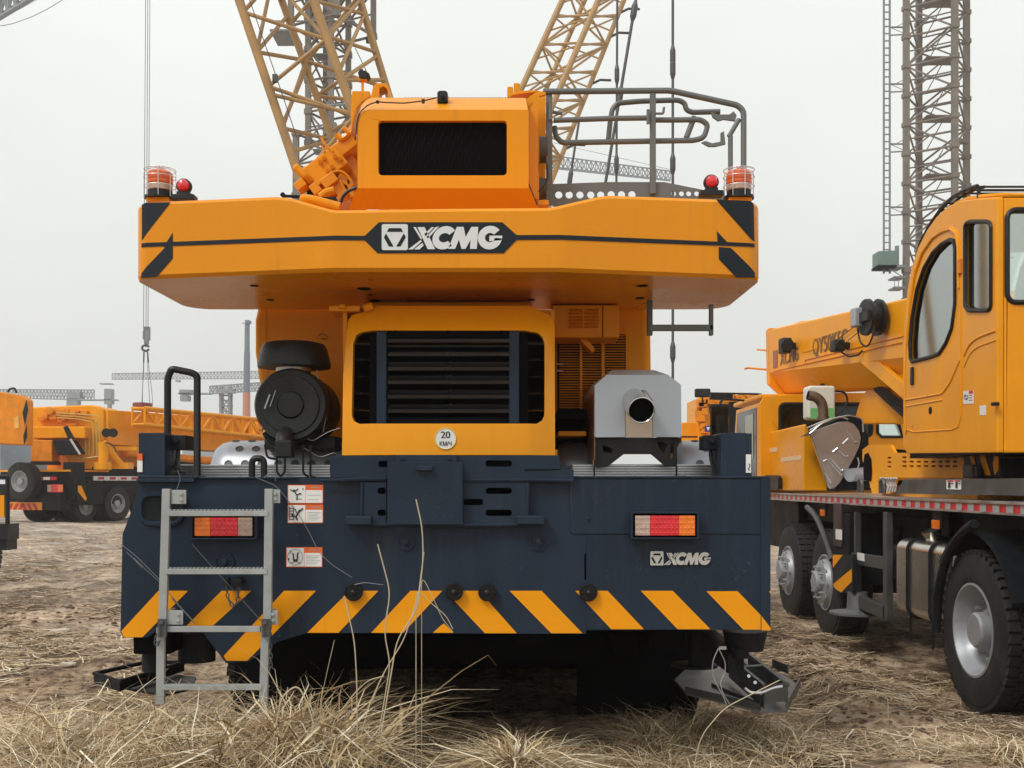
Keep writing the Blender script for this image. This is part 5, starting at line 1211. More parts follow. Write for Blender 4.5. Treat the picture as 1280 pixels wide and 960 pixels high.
# ================================================================ HEAD-ON CRANE FAR BEHIND (between the two)
Yq=24.0
fc=thing('truck_crane',S(905,580,Yq+1),'distant orange crane between the big crane and the right truck, black mirror on its roof','mobile crane')
b=MB(); b.pp([(873,497),(880,496),(1000,496),(1000,612),(873,612)],Yq,1.6,[[(886,506),(912,506),(912,520),(888,521)]]); b.build('cab_body',M['orange_side'],fc,bev=.04)
b=MB(); b.pbox(886,506,912,521,Yq+.05,.05); b.build('cab_window',M['darkglass'],fc)
b=MB(); b.pp([(840,556.5),(925,557),(925,580),(840,580)],Yq-.6,.4); hd=b.build('front_beam',M['orange_side'],fc,bev=.02)
b=MB(); b.pbox(881,532,889,540,Yq-.62,.015); b.build('emblem',mat('emblem_navy',(.05,.03,.18),.4),hd)
b=MB(); b.pp([(883,534),(887.5,534),(885.2,538.5)],Yq-.65,.01); b.build('emblem_triangle',M['white'],hd)
b=MB(); text_to(b,'G',.20,S(911.5,536,Yq-.03),(1,0,0),(0,0,1),1.2,.004,.012); b.build('lettering',M['blue'],fc)
b=MB(); b.pp([(852,556),(925,556),(925,528),(852,528)],Yq+.3,.3); b.build('lower_boom',M['orange_side'],fc,bev=.02)
b=MB(); b.pbox(869,485.5,888.5,496.5,Yq-.7,.12); m_=b.build('roof_mirror',M['black'],fc,bev=.03)
b=MB(); b.ptube([(878,496),(878,503)],Yq-.65,1,6); b.ptube([(888,491.5),(945,492.5),(952,493)],Yq-.5,1.3,6); b.build('mirror_bar',M['black'],m_)
b=MB()
for k in range(9): x=873+random.random()*14; y=500+random.random()*40; b.obox(S(x,y,Yq-.1),Vector((.06+.05*random.random(),0,0)),Vector((0,.1,0)),Vector((0,0,.05+.05*random.random())))
b.ptube([(874,506),(870,512),(871,525),(876,528)],Yq-.1,2.2,6,4); b.build('winch_parts',M['orange_old'],fc,bev=.01)
b=MB()
for k in range(12): x=893+k*4.6; b.obox(S(x,496-(k%3),Yq-.2),Vector((.035,0,0)),Vector((0,.1,0)),Vector((0,0,.03)))
b.build('roof_clutter',M['orange_old'],fc)
b=MB(); b.pbox(888,493.5,918,496.5,Yq-.22,.02); b.build('reflector_strip',M['white'],fc); b=MB(); b.pbox(900,493.4,909,496.6,Yq-.23,.01); b.build('red_strip',M['red'],fc)
b=MB(); b.pbox(912,502,930,560,Yq-.2,.1); b.pbox(851,545,872,547,Yq-.2,.05); b.build('dark_frame',M['charcoal'],fc)
wheel(fc,S(880,630,Yq)+Vector((0,0,-.1)),(-1,0,0),.55,.3,n=24); wheel(fc,S(880,630,Yq)+Vector((2.4,0,-.1)),(1,0,0),.55,.3,n=24)
# ================================================================ LEFT CRANE (three quarter rear view)
GZ=.36
C0=S(88,603,33.0); C0.z=0
u=Vector((.385,.923,0)); v=Vector((-.923,.385,0)); zz=Vector((0,0,1))
lc=thing('truck_crane',tuple(C0+u*3+v*1.3+zz*GZ),'orange crane parked across the mud on the left, with a spare wheel on its tail','mobile crane')
def L(a,b_,z): return C0+u*a+v*b_+zz*z
def lb(mb,a0,a1,b0,b1,z0,z1): mb.obox(L((a0+a1)/2,(b0+b1)/2,(z0+z1)/2),u*abs(a1-a0)/2,v*abs(b1-b0)/2,zz*abs(z1-z0)/2)
b=MB(); lb(b,.05,12,.05,2.7,.90,1.78); lb(b,-.25,.2,.15,2.9,.75,1.55); b.build('chassis',M['charcoal'],lc,bev=.02)
b=MB(); lb(b,0,1.5,0,2.9,1.78,1.93); b.build('tail_deck',M['charcoal'],lc,bev=.02)
b=MB(); lb(b,-.02,1.6,-.02,3.2,1.93,1.99); b.build('orange_deck_edge',M['orange_side'],lc)
b=MB(); lb(b,.0,.45,-.14,.3,1.05,2.22); b.build('outrigger_post',M['charcoal'],lc,bev=.02)
b=MB(); b.obox(L(.30,-.16,1.30),u*.22,v*.01,zz*.28); hb=b.build('hazard_board',M['charcoal'],lc)
b=MB(); b.loops([L(a,-.18,z) for a,z in ((.12,1.5),(.25,1.5),(.48,1.1),(.42,1.03),(.12,1.32))],[],tuple(v*-.01)); b.build('hazard_stripe',M['stripe'],hb)
b=MB(); lb(b,.9,11,-.05,.0,1.66,1.80); b.build('deck_edge',M['alu'],lc)
b=MB()
for k in range(16): lb(b,1.1+k*.5,1.35+k*.5,-.06,-.05,1.69,1.77)
b.build('red_reflector',M['red'],lc)
b=MB(); lb(b,.7,1.35,0,.4,.9,1.65); b.build('side_locker',M['charcoal'],lc,bev=.03)
for a in (2.0,3.35):
    wheel(lc,tuple(L(a,-.02,GZ+.56)),tuple(-v),.56,.3,rimr=.30,n=36)
for a in (.9,1.9):
    wheel(lc,tuple(L(a,.25,GZ+.50)),tuple(-v),.5,.5,rimr=.28,n=24)
    wheel(lc,tuple(L(a,2.4,GZ+.50)),tuple(v),.5,.5,rimr=.28,n=24)
wheel(lc,tuple(L(-.62,1.42,1.63)),tuple(-u),.58,.34,label='spare wheel carried upright on the tail',rimr=.32,n=40)
b=MB(); b.obox(L(-.27,.33,1.42),v*.30,u*.01,zz*.12); tl=b.build('tail_light',M['redlens'],lc); b=MB(); b.obox(L(-.29,.12,1.42),v*.09,u*.01,zz*.10); b.build('indicator_lens',M['amberlens'],tl); b=MB(); b.obox(L(-.29,.55,1.42),v*.07,u*.01,zz*.10); b.build('reverse_lens',M['clearlens'],tl)
b=MB(); b.obox(L(-.27,1.65,.87),v*.78,u*.012,zz*.12); bd=b.build('reflective_board',M['board'],lc)
b=MB()
for k in range(6):
    s_=1.0+.23*k; sg=1 if k<3 else -1
    b.loops([L(-.29,s_+d+sg*o_,z) for d,o_,z in ((0,0,.75),(.13,0,.75),(.13,.12,.95),(0,.12,.95))],[],tuple(u*-.005))
b.build('chevrons',M['red'],bd)
b=MB(); b.obox(L(-.3,.55,1.72),v*.3,u*.02,zz*.05); b.build('deck_plate_red',M['red'],lc); 
b=MB(); b.obox(L(-.31,.62,1.72),v*.12,u*.03,zz*.045); b.build('deck_plate_white',M['white'],lc)
b=MB(); lb(b,.1,.8,.5,1.0,1.5,1.8); b.build('pin_box',M['void'],lc)
# superstructure
b=MB(); b.pp([(-60,553),(33,556.5),(33,500),(26,494),(0,489.5),(-60,486)],31.5,.5); cwl=b.build('counterweight',M['orange_old'],lc,bev=.05)
b=MB(); b.pp([(28,516),(33,500),(35,512),(31,532)],31.45,.02); b.pp([(29,545),(33,531),(34,545),(30,556)],31.45,.02); b.build('corner_marking',M['dark_film'],cwl)
b=MB(); b.pp([(17,523),(23,519),(24,535),(18,536)],31.48,.01); b.build('scrawl',mat('pale_scrawl',(.8,.4,.08),.6),cwl)
b=MB(); b.ptube([(10,490),(12,486),(18,485),(21,491)],31.6,1.3,6,2); b.build('top_beacon',M['charcoal'],lc)
Yu=34.0
b=MB(); b.pp([(35,552),(35,509),(112,506),(126,508),(130,512),(130,580),(90,585),(70,552)],Yu,1.4); b.build('superstructure',M['orange_side'],lc,bev=.05)
b=MB(); b.pbox(36,533,106,548,Yu-.5,.5); sc_=b.build('side_ballast',M['stripe'],lc,bev=.04)
b=MB(); b.pp([(79,534),(84,532),(93,548),(85,548)],Yu-.53,.03); b.build('marking',M['dark_film'],sc_)
b=MB(); b.lathe(S(37,543,Yu-.52),(0,-1,0),[(.06,0),(.06,.02),(.0004,.02)],14); b.build('emblem',M['blue'],sc_)
b=MB(); b.pbox(38,550,65,577,Yu-.6,.6); b.build('orange_box',M['orange_old'],lc,bev=.03); b=MB(); b.pbox(38,577,66,581,Yu-.6,.6); b.build('black_base',M['black'],lc)
b=MB(); b.pp([(66,550),(88,550),(100,567),(72,569)],Yu-.7,.5); b.build('dark_tank',M['charcoal'],lc,bev=.02)
b=MB(); b.ptube([(88,549),(100,568)],Yu-.75,1.6,6); b.build('light_trim',M['alu'],lc)
b=MB()
for i,(x,y,r) in enumerate(((64,514,5),(85,514,4),(93,516,4),(58,520,4))): b.lathe(S(x,y,Yu-.1),(0,-1,0),[(r*.025,0),(r*.025,.15),(r*.015,.16),(.001,.16)],16)
for k in range(14): 
    x=52+random.random()*60; y=509+random.random()*22; b.obox(S(x,y,Yu-.1),Vector((.05+.12*random.random(),0,0)),Vector((0,.1,0)),Vector((0,0,.03+.05*random.random())))
b.build('winch_parts',M['orange_old'],lc,bev=.01)
b=MB()
for k in range(3): b.ptube([(70,516+k*3),(100,518+k*3),(124-k*4,520+k*4),(125-k*4,570-k*2)],Yu-.3,.7,6,3)
for k in range(5): b.ptube([(107+k*4.5,532),(107+k*4.5,570)],Yu-.25,.6,5)
b.ptube([(76,566),(100,574),(125,570)],Yu-.4,.7,5,3); b.build('hydraulic_pipes',mat('pale_pipe',(.55,.42,.12),.4),lc)
b=MB(); b.cyl(S(129,585,Yu-.4),S(129,553,Yu-.4),.14,.17,16); b.cyl(S(129,587,Yu-.4),S(129,578,Yu-.4),.26,.26,18); b.cyl(S(129,553,Yu-.4),S(150,580,Yu),.12,.12,12); b.build('slew_drive',M['orange_side'],lc)
b=MB(); b.pbox(132,558,170,563,Yu,.3); b.pbox(100,578,160,586,Yu-.1,.5); b.build('lower_frame',M['orange_side'],lc)
b=MB(); b.ptube([(125,562),(127,556),(134,553),(141,556),(145,563)],Yu-.5,.8,6,3); b.build('hose',M['cable'],lc)
for x in (133,141.5):
    b=MB(); b.cyl(S(x,541,Yu-.3),S(x,541,Yu-.6),.14,.14,20); b.build('hose_drum',M['black'],lc)
b=MB(); lb(b,1.2,5,.5,2.2,1.9,3.0); b.build('turntable',M['orange_old'],lc,bev=.03)
b=MB(); lb(b,.95,3.2,.02,1.2,1.80,2.12); lb(b,4,9,.3,2.2,1.8,2.5); b.build('deck_gear',M['charcoal'],lc,bev=.03)
# boom with the stowed lattice jib
def LB(px,py,off=0):   # point on the boom's side plane (direction u)
    P0=S(140,603,34.2); k=(px-CX)/F; t=(k*P0.y-P0.x)/(u.x-k*u.y); p=P0+u*t; return Vector((p.x,p.y,EYE+(CY-py)*p.y/F))-v*off
b=MB(); b.loops([LB(135,512),LB(135,556),LB(345,568),LB(345,527)],[],tuple(v*.9)); b.build('boom',M['orange_side'],lc,bev=.03)
b=MB(); b.loops([LB(310,525,.6),LB(345,527,.6),LB(345,552,.6),LB(306,548,.6)],[],tuple(v*.5)); hd=b.build('jib_head',M['stripe'],lc)
b=MB(); b.loops([LB(x,y,.63) for x,y in ((307,538),(313,529),(309,541),(305,544))],[],tuple(v*.02)); b.loops([LB(x,y,.63) for x,y in ((306,547),(311,535),(314,537),(309,548))],[],tuple(v*.02)); b.build('marking',M['dark_film'],hd)
b=MB(); A=[LB(150,511,.5),LB(150,531,.5)]; B_=[LB(310,526,.5),LB(310,547,.5)]
A2=[p-v*.5 for p in A]; B2=[p-v*.5 for p in B_]
lattice(b,[A[0],A[1],A2[1],A2[0]],[B_[0],B_[1],B2[1],B2[0]],.06,.035,12); b.build('lattice_jib',M['orange_side'],lc)
b=MB(); b.cyl(LB(150,566,.2),LB(300,580,.2),.13,.13,12); b.pp([(176,507),(180,502),(186,507)],34,.3) if 0 else None; b.build('lift_cylinder',M['orange_old'],lc)
b=MB(); b.obox(LB(178,508,0),u*.25,v*.2,zz*.12); b.build('sheave_block',mat('maroon',(.2,.05,.05),.5),lc,bev=.03)
# far-left edge: corner of a nearer machine
ne=thing('parked_machine',(-8.2,14.5,.1),'black frame corner with an amber marker cut off by the left edge of the picture','machine')
b=MB(); b.box(-9.6,-7.35,13.9,15.5,.95,1.62); b.build('frame',M['charcoal'],ne,bev=.02)
b=MB(); b.tube([S(9.5,596,13.8),S(9.5,655,13.8)],.03,6); b.tube([S(-12,596,13.8),S(9.5,596,13.8)],.03,6); b.pbox(-20,655,10.5,675,13.8,.3); b.pbox(-30,675,8,688,13.85,.3); b.build('guard_frame',M['black'],ne)
b=MB(); b.pbox(-4,619,5,646,13.78,.03); b.build('amber_marker',M['stripe'],ne)
for yy in (15.2,):
    wheel(ne,(-7.4,yy,.6),(1,0,0),.5,.3,n=24); wheel(ne,(-9.4,yy,.6),(-1,0,0),.5,.3,n=24)
# ================================================================ LATTICE BOOM CRAWLER CRANES
def crawler(name_label, A,B,rc,rb,n,Yc,xc,m,body=True):
    t=thing('crawler_crane',(xc,Yc,.3),name_label,'crawler crane')
    b=MB(); lattice(b,A,B,rc,rb,n); b.build('lattice_boom',M[m],t)
    base=sum((Vector(p) for p in A),Vector())/len(A); foot=Vector((base.x+.8*(base.x-xc)*-1,Yc,2.2))
    b=MB()
    for p in A: b.cyl(p,Vector((xc+.4*(p[0]-base.x),Yc,2.2)),rc,rc,8)
    b.build('boom_foot',M[m],t)
    b=MB(); b.box(xc-1.7,xc+1.7,Yc+.3,Yc+6,1.6,3.4); b.build('machine_house',M['orange_old'],t,bev=.05)
    b=MB(); 
    for sx in (-2.6,1.8): b.box(xc+sx,xc+sx+.9,Yc-2,Yc+5.5,.45,1.25)
    b.box(xc-1.8,xc+1.8,Yc,Yc+3.5,.8,1.6); b.build('crawler_track',M['charcoal'],t,bev=.3,seg=4)
    return t
def line_ext(x0,y0,x1,y1,y): return x0+(x1-x0)*(y-y0)/(y1-y0)
Yl=27.0
def q(x0,x1,y1=235,Ytop=0,dy=0):
    return [(x0,0),(x1,y1)]
# chords measured at image rows 0 and about 240: front pair nearer
yt=-240
ch=[((299,0),(375,225),Yl),((392,0),(443,145),Yl),((450,0),(488,125),Yl+2.0),((352,0),(412,165),Yl+2.2)]
A=[];B=[]
for (x0,y0),(x1,y1),Yk in ch:
    A.append(S(line_ext(x0,y0,x1,y1,262),262,Yk)); B.append(S(line_ext(x0,y0,x1,y1,yt),yt,Yk))
c1=thing('crawler_crane',(-4.2,Yl+1,.3),'tan lattice boom leaning up to the left behind the big crane','crawler crane')
b=MB()
for (x0,y0),(x1,y1),Yk in ch: 
    a=S(line_ext(x0,y0,x1,y1,262),262,Yk); c=S(line_ext(x0,y0,x1,y1,yt),yt,Yk); rr=.115 if Yk==Yl else .10
    b.cyl(a,c,rr,rr,14)
b.build('boom_chord',M['yellow_lat'],c1)
b=MB()
def cp(k,y): (x0,y0),(x1,y1),Yk=ch[k]; return S(line_ext(x0,y0,x1,y1,y),y,Yk)
# bracing traced from the photo: (chord,row)->(chord,row)
br_=[(0,15,1,50),(0,108,1,48),(0,108,1,145),(0,15,1,-60),(1,145,0,225),(3,80,2,-5),
 (0,65,3,75),(0,0,3,-40),(0,160,3,175),(0,118,1,142),
 (1,0,2,18),(1,45,2,65),(3,30,2,-50),(3,120,2,70),(2,70,1,100),(2,18,1,90),(2,110,3,75),(2,125,3,165),(3,120,2,130),
 (0,65,3,20),(0,160,3,80),(0,65,3,-30),(0,158,3,85),(0,225,2,190),(0,225,1,210),(0,190,3,175),(1,50,3,-20),(1,48,2,0),(1,100,2,100),(1,145,2,180)]
for k0,y0,k1,y1 in br_: b.cyl(cp(k0,y0),cp(k1,y1),.052,.052,8)
for k in range(1,4):
    y=-75*k
    for a_,b_ in ((0,1),(1,2),(2,3),(3,0)): b.cyl(cp(a_,y),cp(b_,y+40),.05,.05,8); b.cyl(cp(b_,y+40),cp(a_,y+75),.05,.05,8)
b.build('boom_brace',M['yellow_lat'],c1)
b=MB()
for k,(x0,x1) in enumerate(((313,366),)): b.tube([S(312,0,Yl-.3),S(345,95,Yl-.3),S(372,175,Yl-.3)],.012,5)
b.tube([S(444,60,Yl+2.5),S(468,110,Yl+2.5)],.012,5); b.obox(S(344,98,Yl-.25),Vector((.06,0,0)),Vector((0,.06,0)),Vector((0,0,.09))); b.obox(S(460,50,Yl+2.3),Vector((.05,0,0)),Vector((0,.05,0)),Vector((0,0,.08))); b.build('signal_cable',M['rope'],c1)
b=MB(); b.cyl(cp(0,250),Vector((-5.2,Yl,2.0)),.11,.11,10); b.cyl(cp(1,250),Vector((-3.6,Yl,2.0)),.11,.11,10); b.cyl(cp(2,250),Vector((-3.6,Yl+2,2.0)),.1,.1,10); b.cyl(cp(3,250),Vector((-5.0,Yl+2,2.0)),.1,.1,10); b.build('boom_foot',M['yellow_lat'],c1)
b=MB(); b.box(-5.9,-2.9,Yl-.5,Yl+6,1.5,2.9); b.build('machine_house',M['orange_old'],c1,bev=.05)
b=MB()
for sx in (-6.6,-3.0): b.box(sx,sx+.9,Yl-2,Yl+5.5,.35,1.2)
b.box(-5.7,-3.0,Yl,Yl+3.5,.8,1.5); b.build('crawler_track',M['charcoal'],c1,bev=.3,seg=4)
# right lattice boom
Y2=46.0
ch2=[((703,0),(652,110),Y2),((748,0),(700,110),Y2-.2),((780,0),(690,225),Y2+2.4),((731,0),(683,110),Y2+2.6)]
c2=thing('crawler_crane',(1.2,Y2+1,.3),'ochre lattice boom rising to the right behind the grey railing, with black pendant lines','crawler crane')
def cp2(k,y): (x0,y0),(x1,y1),Yk=ch2[k]; return S(line_ext(x0,y0,x1,y1,y),y,Yk)
b=MB()
for k in range(4): b.cyl(cp2(k,232),cp2(k,-260),.13 if k<2 else .11,None,10)
b.build('boom_chord',M['yellow_lat2'],c2)
b=MB(); n=14; ys=[232-i*35.1 for i in range(n+1)]
for i in range(n):
    ya,yb_=ys[i],ys[i+1]
    for (a_,b_) in ((0,1),(1,2),(2,3),(3,0)):
        b.cyl(cp2(a_,ya),cp2(b_,ya-3),.05,None,6,False)
        if (i+a_)%2: b.cyl(cp2(a_,ya),cp2(b_,yb_),.05,None,6,False)
        else: b.cyl(cp2(b_,ya),cp2(a_,yb_),.05,None,6,False)
        b.cyl(cp2(a_,(ya+yb_)/2),cp2(b_,yb_),.038,None,6,False)
b.build('boom_brace',M['yellow_lat2'],c2)
b=MB()
for y in (17,47,106,187): p=cp2(2,y); b.tube([p,p+Vector((.45,0,.22)),p+Vector((.95,0,.20))],.055,6); 
b.build('rope_guide',M['rope'],c2)
def pend(pts,Yk,r,knots,par):
    b=MB(); P=[S(x,y,Yk) for x,y in pts]
    b.tube(P,r,8); a,c=P[0],P[-1]
    for k in knots:
        p=S(line_ext(pts[0][0],pts[0][1],pts[-1][0],pts[-1][1],k),k,Yk); dv=(c-a).normalized(); b.cyl(p-dv*.4,p-dv*.2,r,r*2.1,8); b.cyl(p-dv*.2,p+dv*.2,r*2.1,r*2.1,8); b.cyl(p+dv*.2,p+dv*.4,r*2.1,r,8)
    b.build('pendant_line',M['rope'],par)
pend([(772,-80),(770.5,232)],Y2-4,.045,(93,205),c2); pend([(808,-80),(755,240)],Y2-4,.06,(14,120),c2); pend([(841,-80),(841,475)],Y2-6,.05,(70,86,205,440),c2); pend([(724,150),(710,240)],Y2,.05,(222,),c2)
b=MB(); b.box(-.6,2.8,Y2,Y2+6,1.5,3.6); b.build('machine_house',M['orange_old'],c2,bev=.05)
b=MB(); 
for k in range(4): b.cyl(cp2(k,230),Vector((.4+.5*(k in(1,2)),Y2+1,2.6)),.12,None,8)
b.build('boom_foot',M['yellow_lat2'],c2)
b=MB()
for sx in (-1.4,2.4): b.box(sx,sx+.9,Y2-2,Y2+5.5,.35,1.2)
b.box(-.5,2.5,Y2,Y2+3.5,.8,1.5); b.build('crawler_track',M['charcoal'],c2,bev=.3,seg=4)
# ================================================================ TOWER MASTS
def mast(mb,corn,z0,z1,step,rc,rb,sq=True,seed=0):
    corn=[Vector((x,y,0)) for x,y in corn]; n=int((z1-z0)/step); rnd=random.Random(seed)
    for c in corn:
        mb.obox(c+Vector((0,0,(z0+z1)/2)),Vector((rc,0,0)),Vector((0,rc,0)),Vector((0,0,(z1-z0)/2)))
    for i in range(n+1):
        z=z0+i*step
        for j in range(4):
            a,c=corn[j],corn[(j+1)%4]; A_=a+Vector((0,0,z)); C_=c+Vector((0,0,z))
            if i%1==0: mb.cyl(A_,C_,rb,None,5,False)
            if i<n:
                m_=(a+c)/2+Vector((0,0,z+step/2)); 
                mb.cyl(A_,c+Vector((0,0,z+step)),rb*.9,None,5,False) if (i+j)%2 else mb.cyl(C_,a+Vector((0,0,z+step)),rb*.9,None,5,False)
                if j%2==0:
                    mb.cyl(a+Vector((0,0,z+step/2)),c+Vector((0,0,z+step/2)),rb*.7,None,5,False)
                    mb.cyl(m_,(c if (i+j)%2 else a)+Vector((0,0,z)),rb*.7,None,5,False)
        for c in corn: mb.obox(c+Vector((0,0,z)),Vector((rc*1.35,0,0)),Vector((0,rc*1.35,0)),Vector((0,0,.12)))
tw=thing('tower_crane',(24.2,60.3,.4),'brown lattice tower mast with a narrow hoist rail and green cage beside it','tower crane')
b=MB(); cor=[(21.9,60.0),(23.98,58.5),(25.5,60.6),(23.4,62.1)]
mast(b,cor,.4,42,1.62,.15,.065); b.build('mast',M['mast'],tw)
b=MB(); rnd=random.Random(3)
for i in range(26):
    z=.8+i*1.62; 
    if i%2: b.obox(Vector((23.8,60.2,z)),Vector((.9,.0,0)),Vector((0,.6,0)),Vector((0,0,.03)))
    if i%5==2: b.obox(Vector((25.0,60.0,z+.3)),Vector((.35,.1,0)),Vector((0,.2,0)),Vector((0,0,.10)))
    b.cyl((23.3,60.8,z),(24.1,60.4,z+1.6),.03,None,5)
b.build('mast_platform',M['mast'],tw)
Yr_=60.0; b=MB()
for x in (1104.8,1112.2): a=S(x,603,Yr_).x; b.box(a-.045,a+.045,Yr_-.05,Yr_+.05,13.2,42)
a0=S(1104.8,0,Yr_).x; a1=S(1112.2,0,Yr_).x
for k in range(72): b.box(a0,a1,Yr_-.03,Yr_+.03,13.3+k*.4,13.36+k*.4)
for y in (34,105,180,259):
    z=S(0,y,Yr_).z; b.cyl((a1,Yr_,z),(21.9,60,z),.05,None,6); b.cyl((a1,Yr_,z-.45),(21.9,60,z-.4),.04,None,6); b.cyl((a1,Yr_,z),(21.9,60,z-.4),.02,None,5); b.cyl((a1+.4,Yr_,z+.05),(21.9,60,z+.3),.02,None,5)
b.build('hoist_rail',M['farsteel'],tw)
b=MB(); b.pp([(1098,314),(1121,313),(1121,334),(1098,334)],Yr_-.5,1.0); b.build('hoist_cage',M['green_net'],tw)
b=MB(); b.pbox(1120,307,1124,331,Yr_-.4,.2); b.pbox(1098,331,1131,334,Yr_-.5,1.2); b.pbox(1118,345,1132,347,Yr_-.5,1); b.pbox(1118,358,1132,360,Yr_-.5,1)
for x in (1118,1123,1128): b.pbox(x,345,x+.5,360,Yr_-.5,.05)
b.ptube([(1112,336),(1130,347)],Yr_-.4,.7,5); b.build('landing',M['farsteel'],tw)
# left tower behind the lattice boom
Y3=52.0
tl_=thing('tower_crane',(-8.9,Y3+1,.4),'pinkish brown tower mast standing behind the leaning tan lattice boom','tower crane')
b=MB(); x0=S(370,0,Y3).x; x1=S(424,0,Y3).x
cor=[(x0,Y3),(x0+1.95,Y3-1.1),(x0+3.1,Y3+.9),(x0+1.1,Y3+2.0)]
mast(b,cor,.4,18.5,1.5,.14,.06); b.build('mast',M['mast'],tl_)
b=MB(); mast(b,[(x0+.55,Y3+.2),(x0+1.75,Y3-.4),(x0+2.4,Y3+.8),(x0+1.2,Y3+1.4)],18,34,1.5,.13,.06); mast(b,[(x0-.2,Y3-.2),(x0+2.2,Y3-1.5),(x0+3.6,Y3+1),(x0+1.1,Y3+2.4)],23.5,34,2.2,.13,.07); b.build('upper_mast',M['mast'],tl_)
b=MB()
b.box(x0-1.0,x0+.2,Y3-1.2,Y3+.6,22.85,22.93); b.box(x0-.9,x0+3,Y3-1.2,Y3-1.1,23.3,23.34); b.ptube([(345,40),(352,37),(368,38)],Y3-1.1,.8,5); b.ptube([(348,45),(352,38)],Y3-1.1,.5,5); b.ptube([(386,134),(436,130)],Y3-1.3,1.6,6)
for k in range(10): b.box(x0+.8,x0+1.6,Y3-.1,Y3+.8,1.5+k*2.3,1.53+k*2.3)
b.build('platform',M['farsteel'],tl_)
b=MB(); b.pbox(384,0,398,40,Y3+.2,.3); b.pbox(418,60,432,135,Y3+1.2,.05) if 0 else None; b.cyl((x0+1.6,Y3+.6,2),(x0+1.6,Y3+.6,34),.07,None,8); b.build('mast_core',M['mast'],tl_)
# ================================================================ DISTANT JIB BEHIND THE RAILING
Y4=150.0
dj=thing('tower_crane',S(760,560,Y4),'far grey lattice jib sloping down to the right, seen through the railing','tower crane')
b=MB(); P=lambda x,y,dy=0: S(x,y,Y4+dy)
lattice(b,[P(640,188),P(640,205),P(640,203,2)],[P(838,214),P(838,226),P(838,225,2)],.10,.07,34); b.build('jib',M['farsteel'],dj)
b=MB(); lattice(b,[P(640,170),P(655,170),P(648,170,2)],[P(640,603),P(655,603),P(648,603,2)],.14,.07,30); b.build('mast',M['farsteel'],dj)
b=MB(); b.ptube([(650,150),(690,178),(838,212)],Y4,.35,4); b.build('tie_rope',M['farsteel'],dj)
# top left corner jib
Y5=90.0
tj=thing('crane_jib',S(10,5,Y5),'dark grey lattice jib poking in at the top left corner with a sagging rope','crane jib')
b=MB(); lattice(b,[S(-80,30,Y5),S(-80,70,Y5),S(-80,68,Y5+2)],[S(60,-60,Y5),S(60,-14,Y5),S(60,-16,Y5+2)],.22,.13,14,xb=True); b.build('jib',M['farsteel'],tj)
b=MB(); b.ptube([(-60,34),(-20,34),(0,32.5),(15,30),(40,21),(60,11),(78,0),(110,-26)],Y5-1,.5,5,5); b.ptube([(5,22),(46,0),(80,-20)],Y5-1,.25,4); b.build('rope',M['farsteel'],tj)
# hook on ropes at left
Y6=70.0
hk=thing('crane_hook',S(182,430,Y6),'grey hook block hanging on long ropes at the left with slings below','crane hook')
b=MB()
for x0,x1 in ((182.6,181),(185.3,184),(188,186.5)): b.ptube([(x0,-100),(x1-1.5,412)],Y6,.42,6)
b.build('hoist_rope',M['rope'],hk)
b=MB(); b.pbox(179,408,186.5,425,Y6,.3); b.pbox(178,413,180,424,Y6-.05,.3); b.pbox(179.5,424,185,430,Y6,.25); b.build('hook_block',M['farsteel'],hk,bev=.04)
b=MB(); b.ptube([(182.2,430),(182.2,434)],Y6,.9,6); b.tube([S(x,y,Y6) for x,y in arc(182,435,4.4,3.6,20,340,14)],.075,8); b.build('hook',M['rope'],hk)
b=MB()
for pts in ([(180,438),(180,455),(178,490),(178,508)],[(180,438),(178.5,480),(177,508)],[(184,438),(186,460),(190,490),(191,512)],[(184,438),(185,470),(187,500),(188,512)]): b.ptube(pts,Y6,.33,5,20)
b.ptube([(180,440),(179.6,453)],Y6,1.0,6); b.ptube([(184.4,440),(185.5,453)],Y6,1.0,6); b.build('sling',M['rope'],hk)
# telescopic mast (blue to orange)
Y7=110.0
tm=thing('telescopic_crane',S(308,560,Y7),'slender telescopic boom standing upright on the left, blue grey above and faded orange below','mobile crane')
b=MB(); b.cyl(S(309,403,Y7),S(308.8,440,Y7),.25,.27,10); b.cyl(S(308.8,440,Y7),S(308.2,492,Y7),.31,.34,10); b.pbox(306,400,312,404,Y7-.4,.8); b.cyl(S(305,404,Y7),S(303,404,Y7),.06,None,5); b.build('upper_boom',M['farblue'],tm)
b=MB(); b.cyl(S(308.2,491,Y7),S(308,580,Y7),.38,.42,10); b.build('lower_boom',M['farpink'],tm); b=MB(); b.box(S(300,0,Y7).x,S(316,0,Y7).x,Y7,Y7+6,.4,3); b.build('carrier',M['farpink'],tm)
# distant tower cranes
def tower(px_m,wm,ytop,jib,cj,Yk,lb,cwb=None,slope=0):
    t=thing('tower_crane',S(px_m,603,Yk),lb,'tower crane')
    h=wm*Yk/F/2; x=S(px_m,0,Yk).x; zt=S(0,ytop,Yk).z
    b=MB(); mast(b,[(x-h,Yk),(x+h,Yk),(x+h,Yk+2*h),(x-h,Yk+2*h)],.4,zt,2.4*h,.16,.10); b.build('mast',M['farsteel'],t)
    b=MB(); (xa,ya0,ya1),(xb,yb0,yb1)=jib
    lattice(b,[S(xa,ya0,Yk),S(xa,ya1,Yk-.7),S(xa,ya1,Yk+.7)],[S(xb,yb0,Yk),S(xb,yb1,Yk-.7),S(xb,yb1,Yk+.7)],.13,.08,int(abs(xb-xa)/4.2)); b.build('jib',M['farsteel'],t)
    b=MB()
    for (x0,y0,x1,y1) in cj: b.pbox(x0,y0,x1,y1,Yk-.8,1.6)
    b.build('counterweight_and_cab',M['farsteel'],t)
    return t
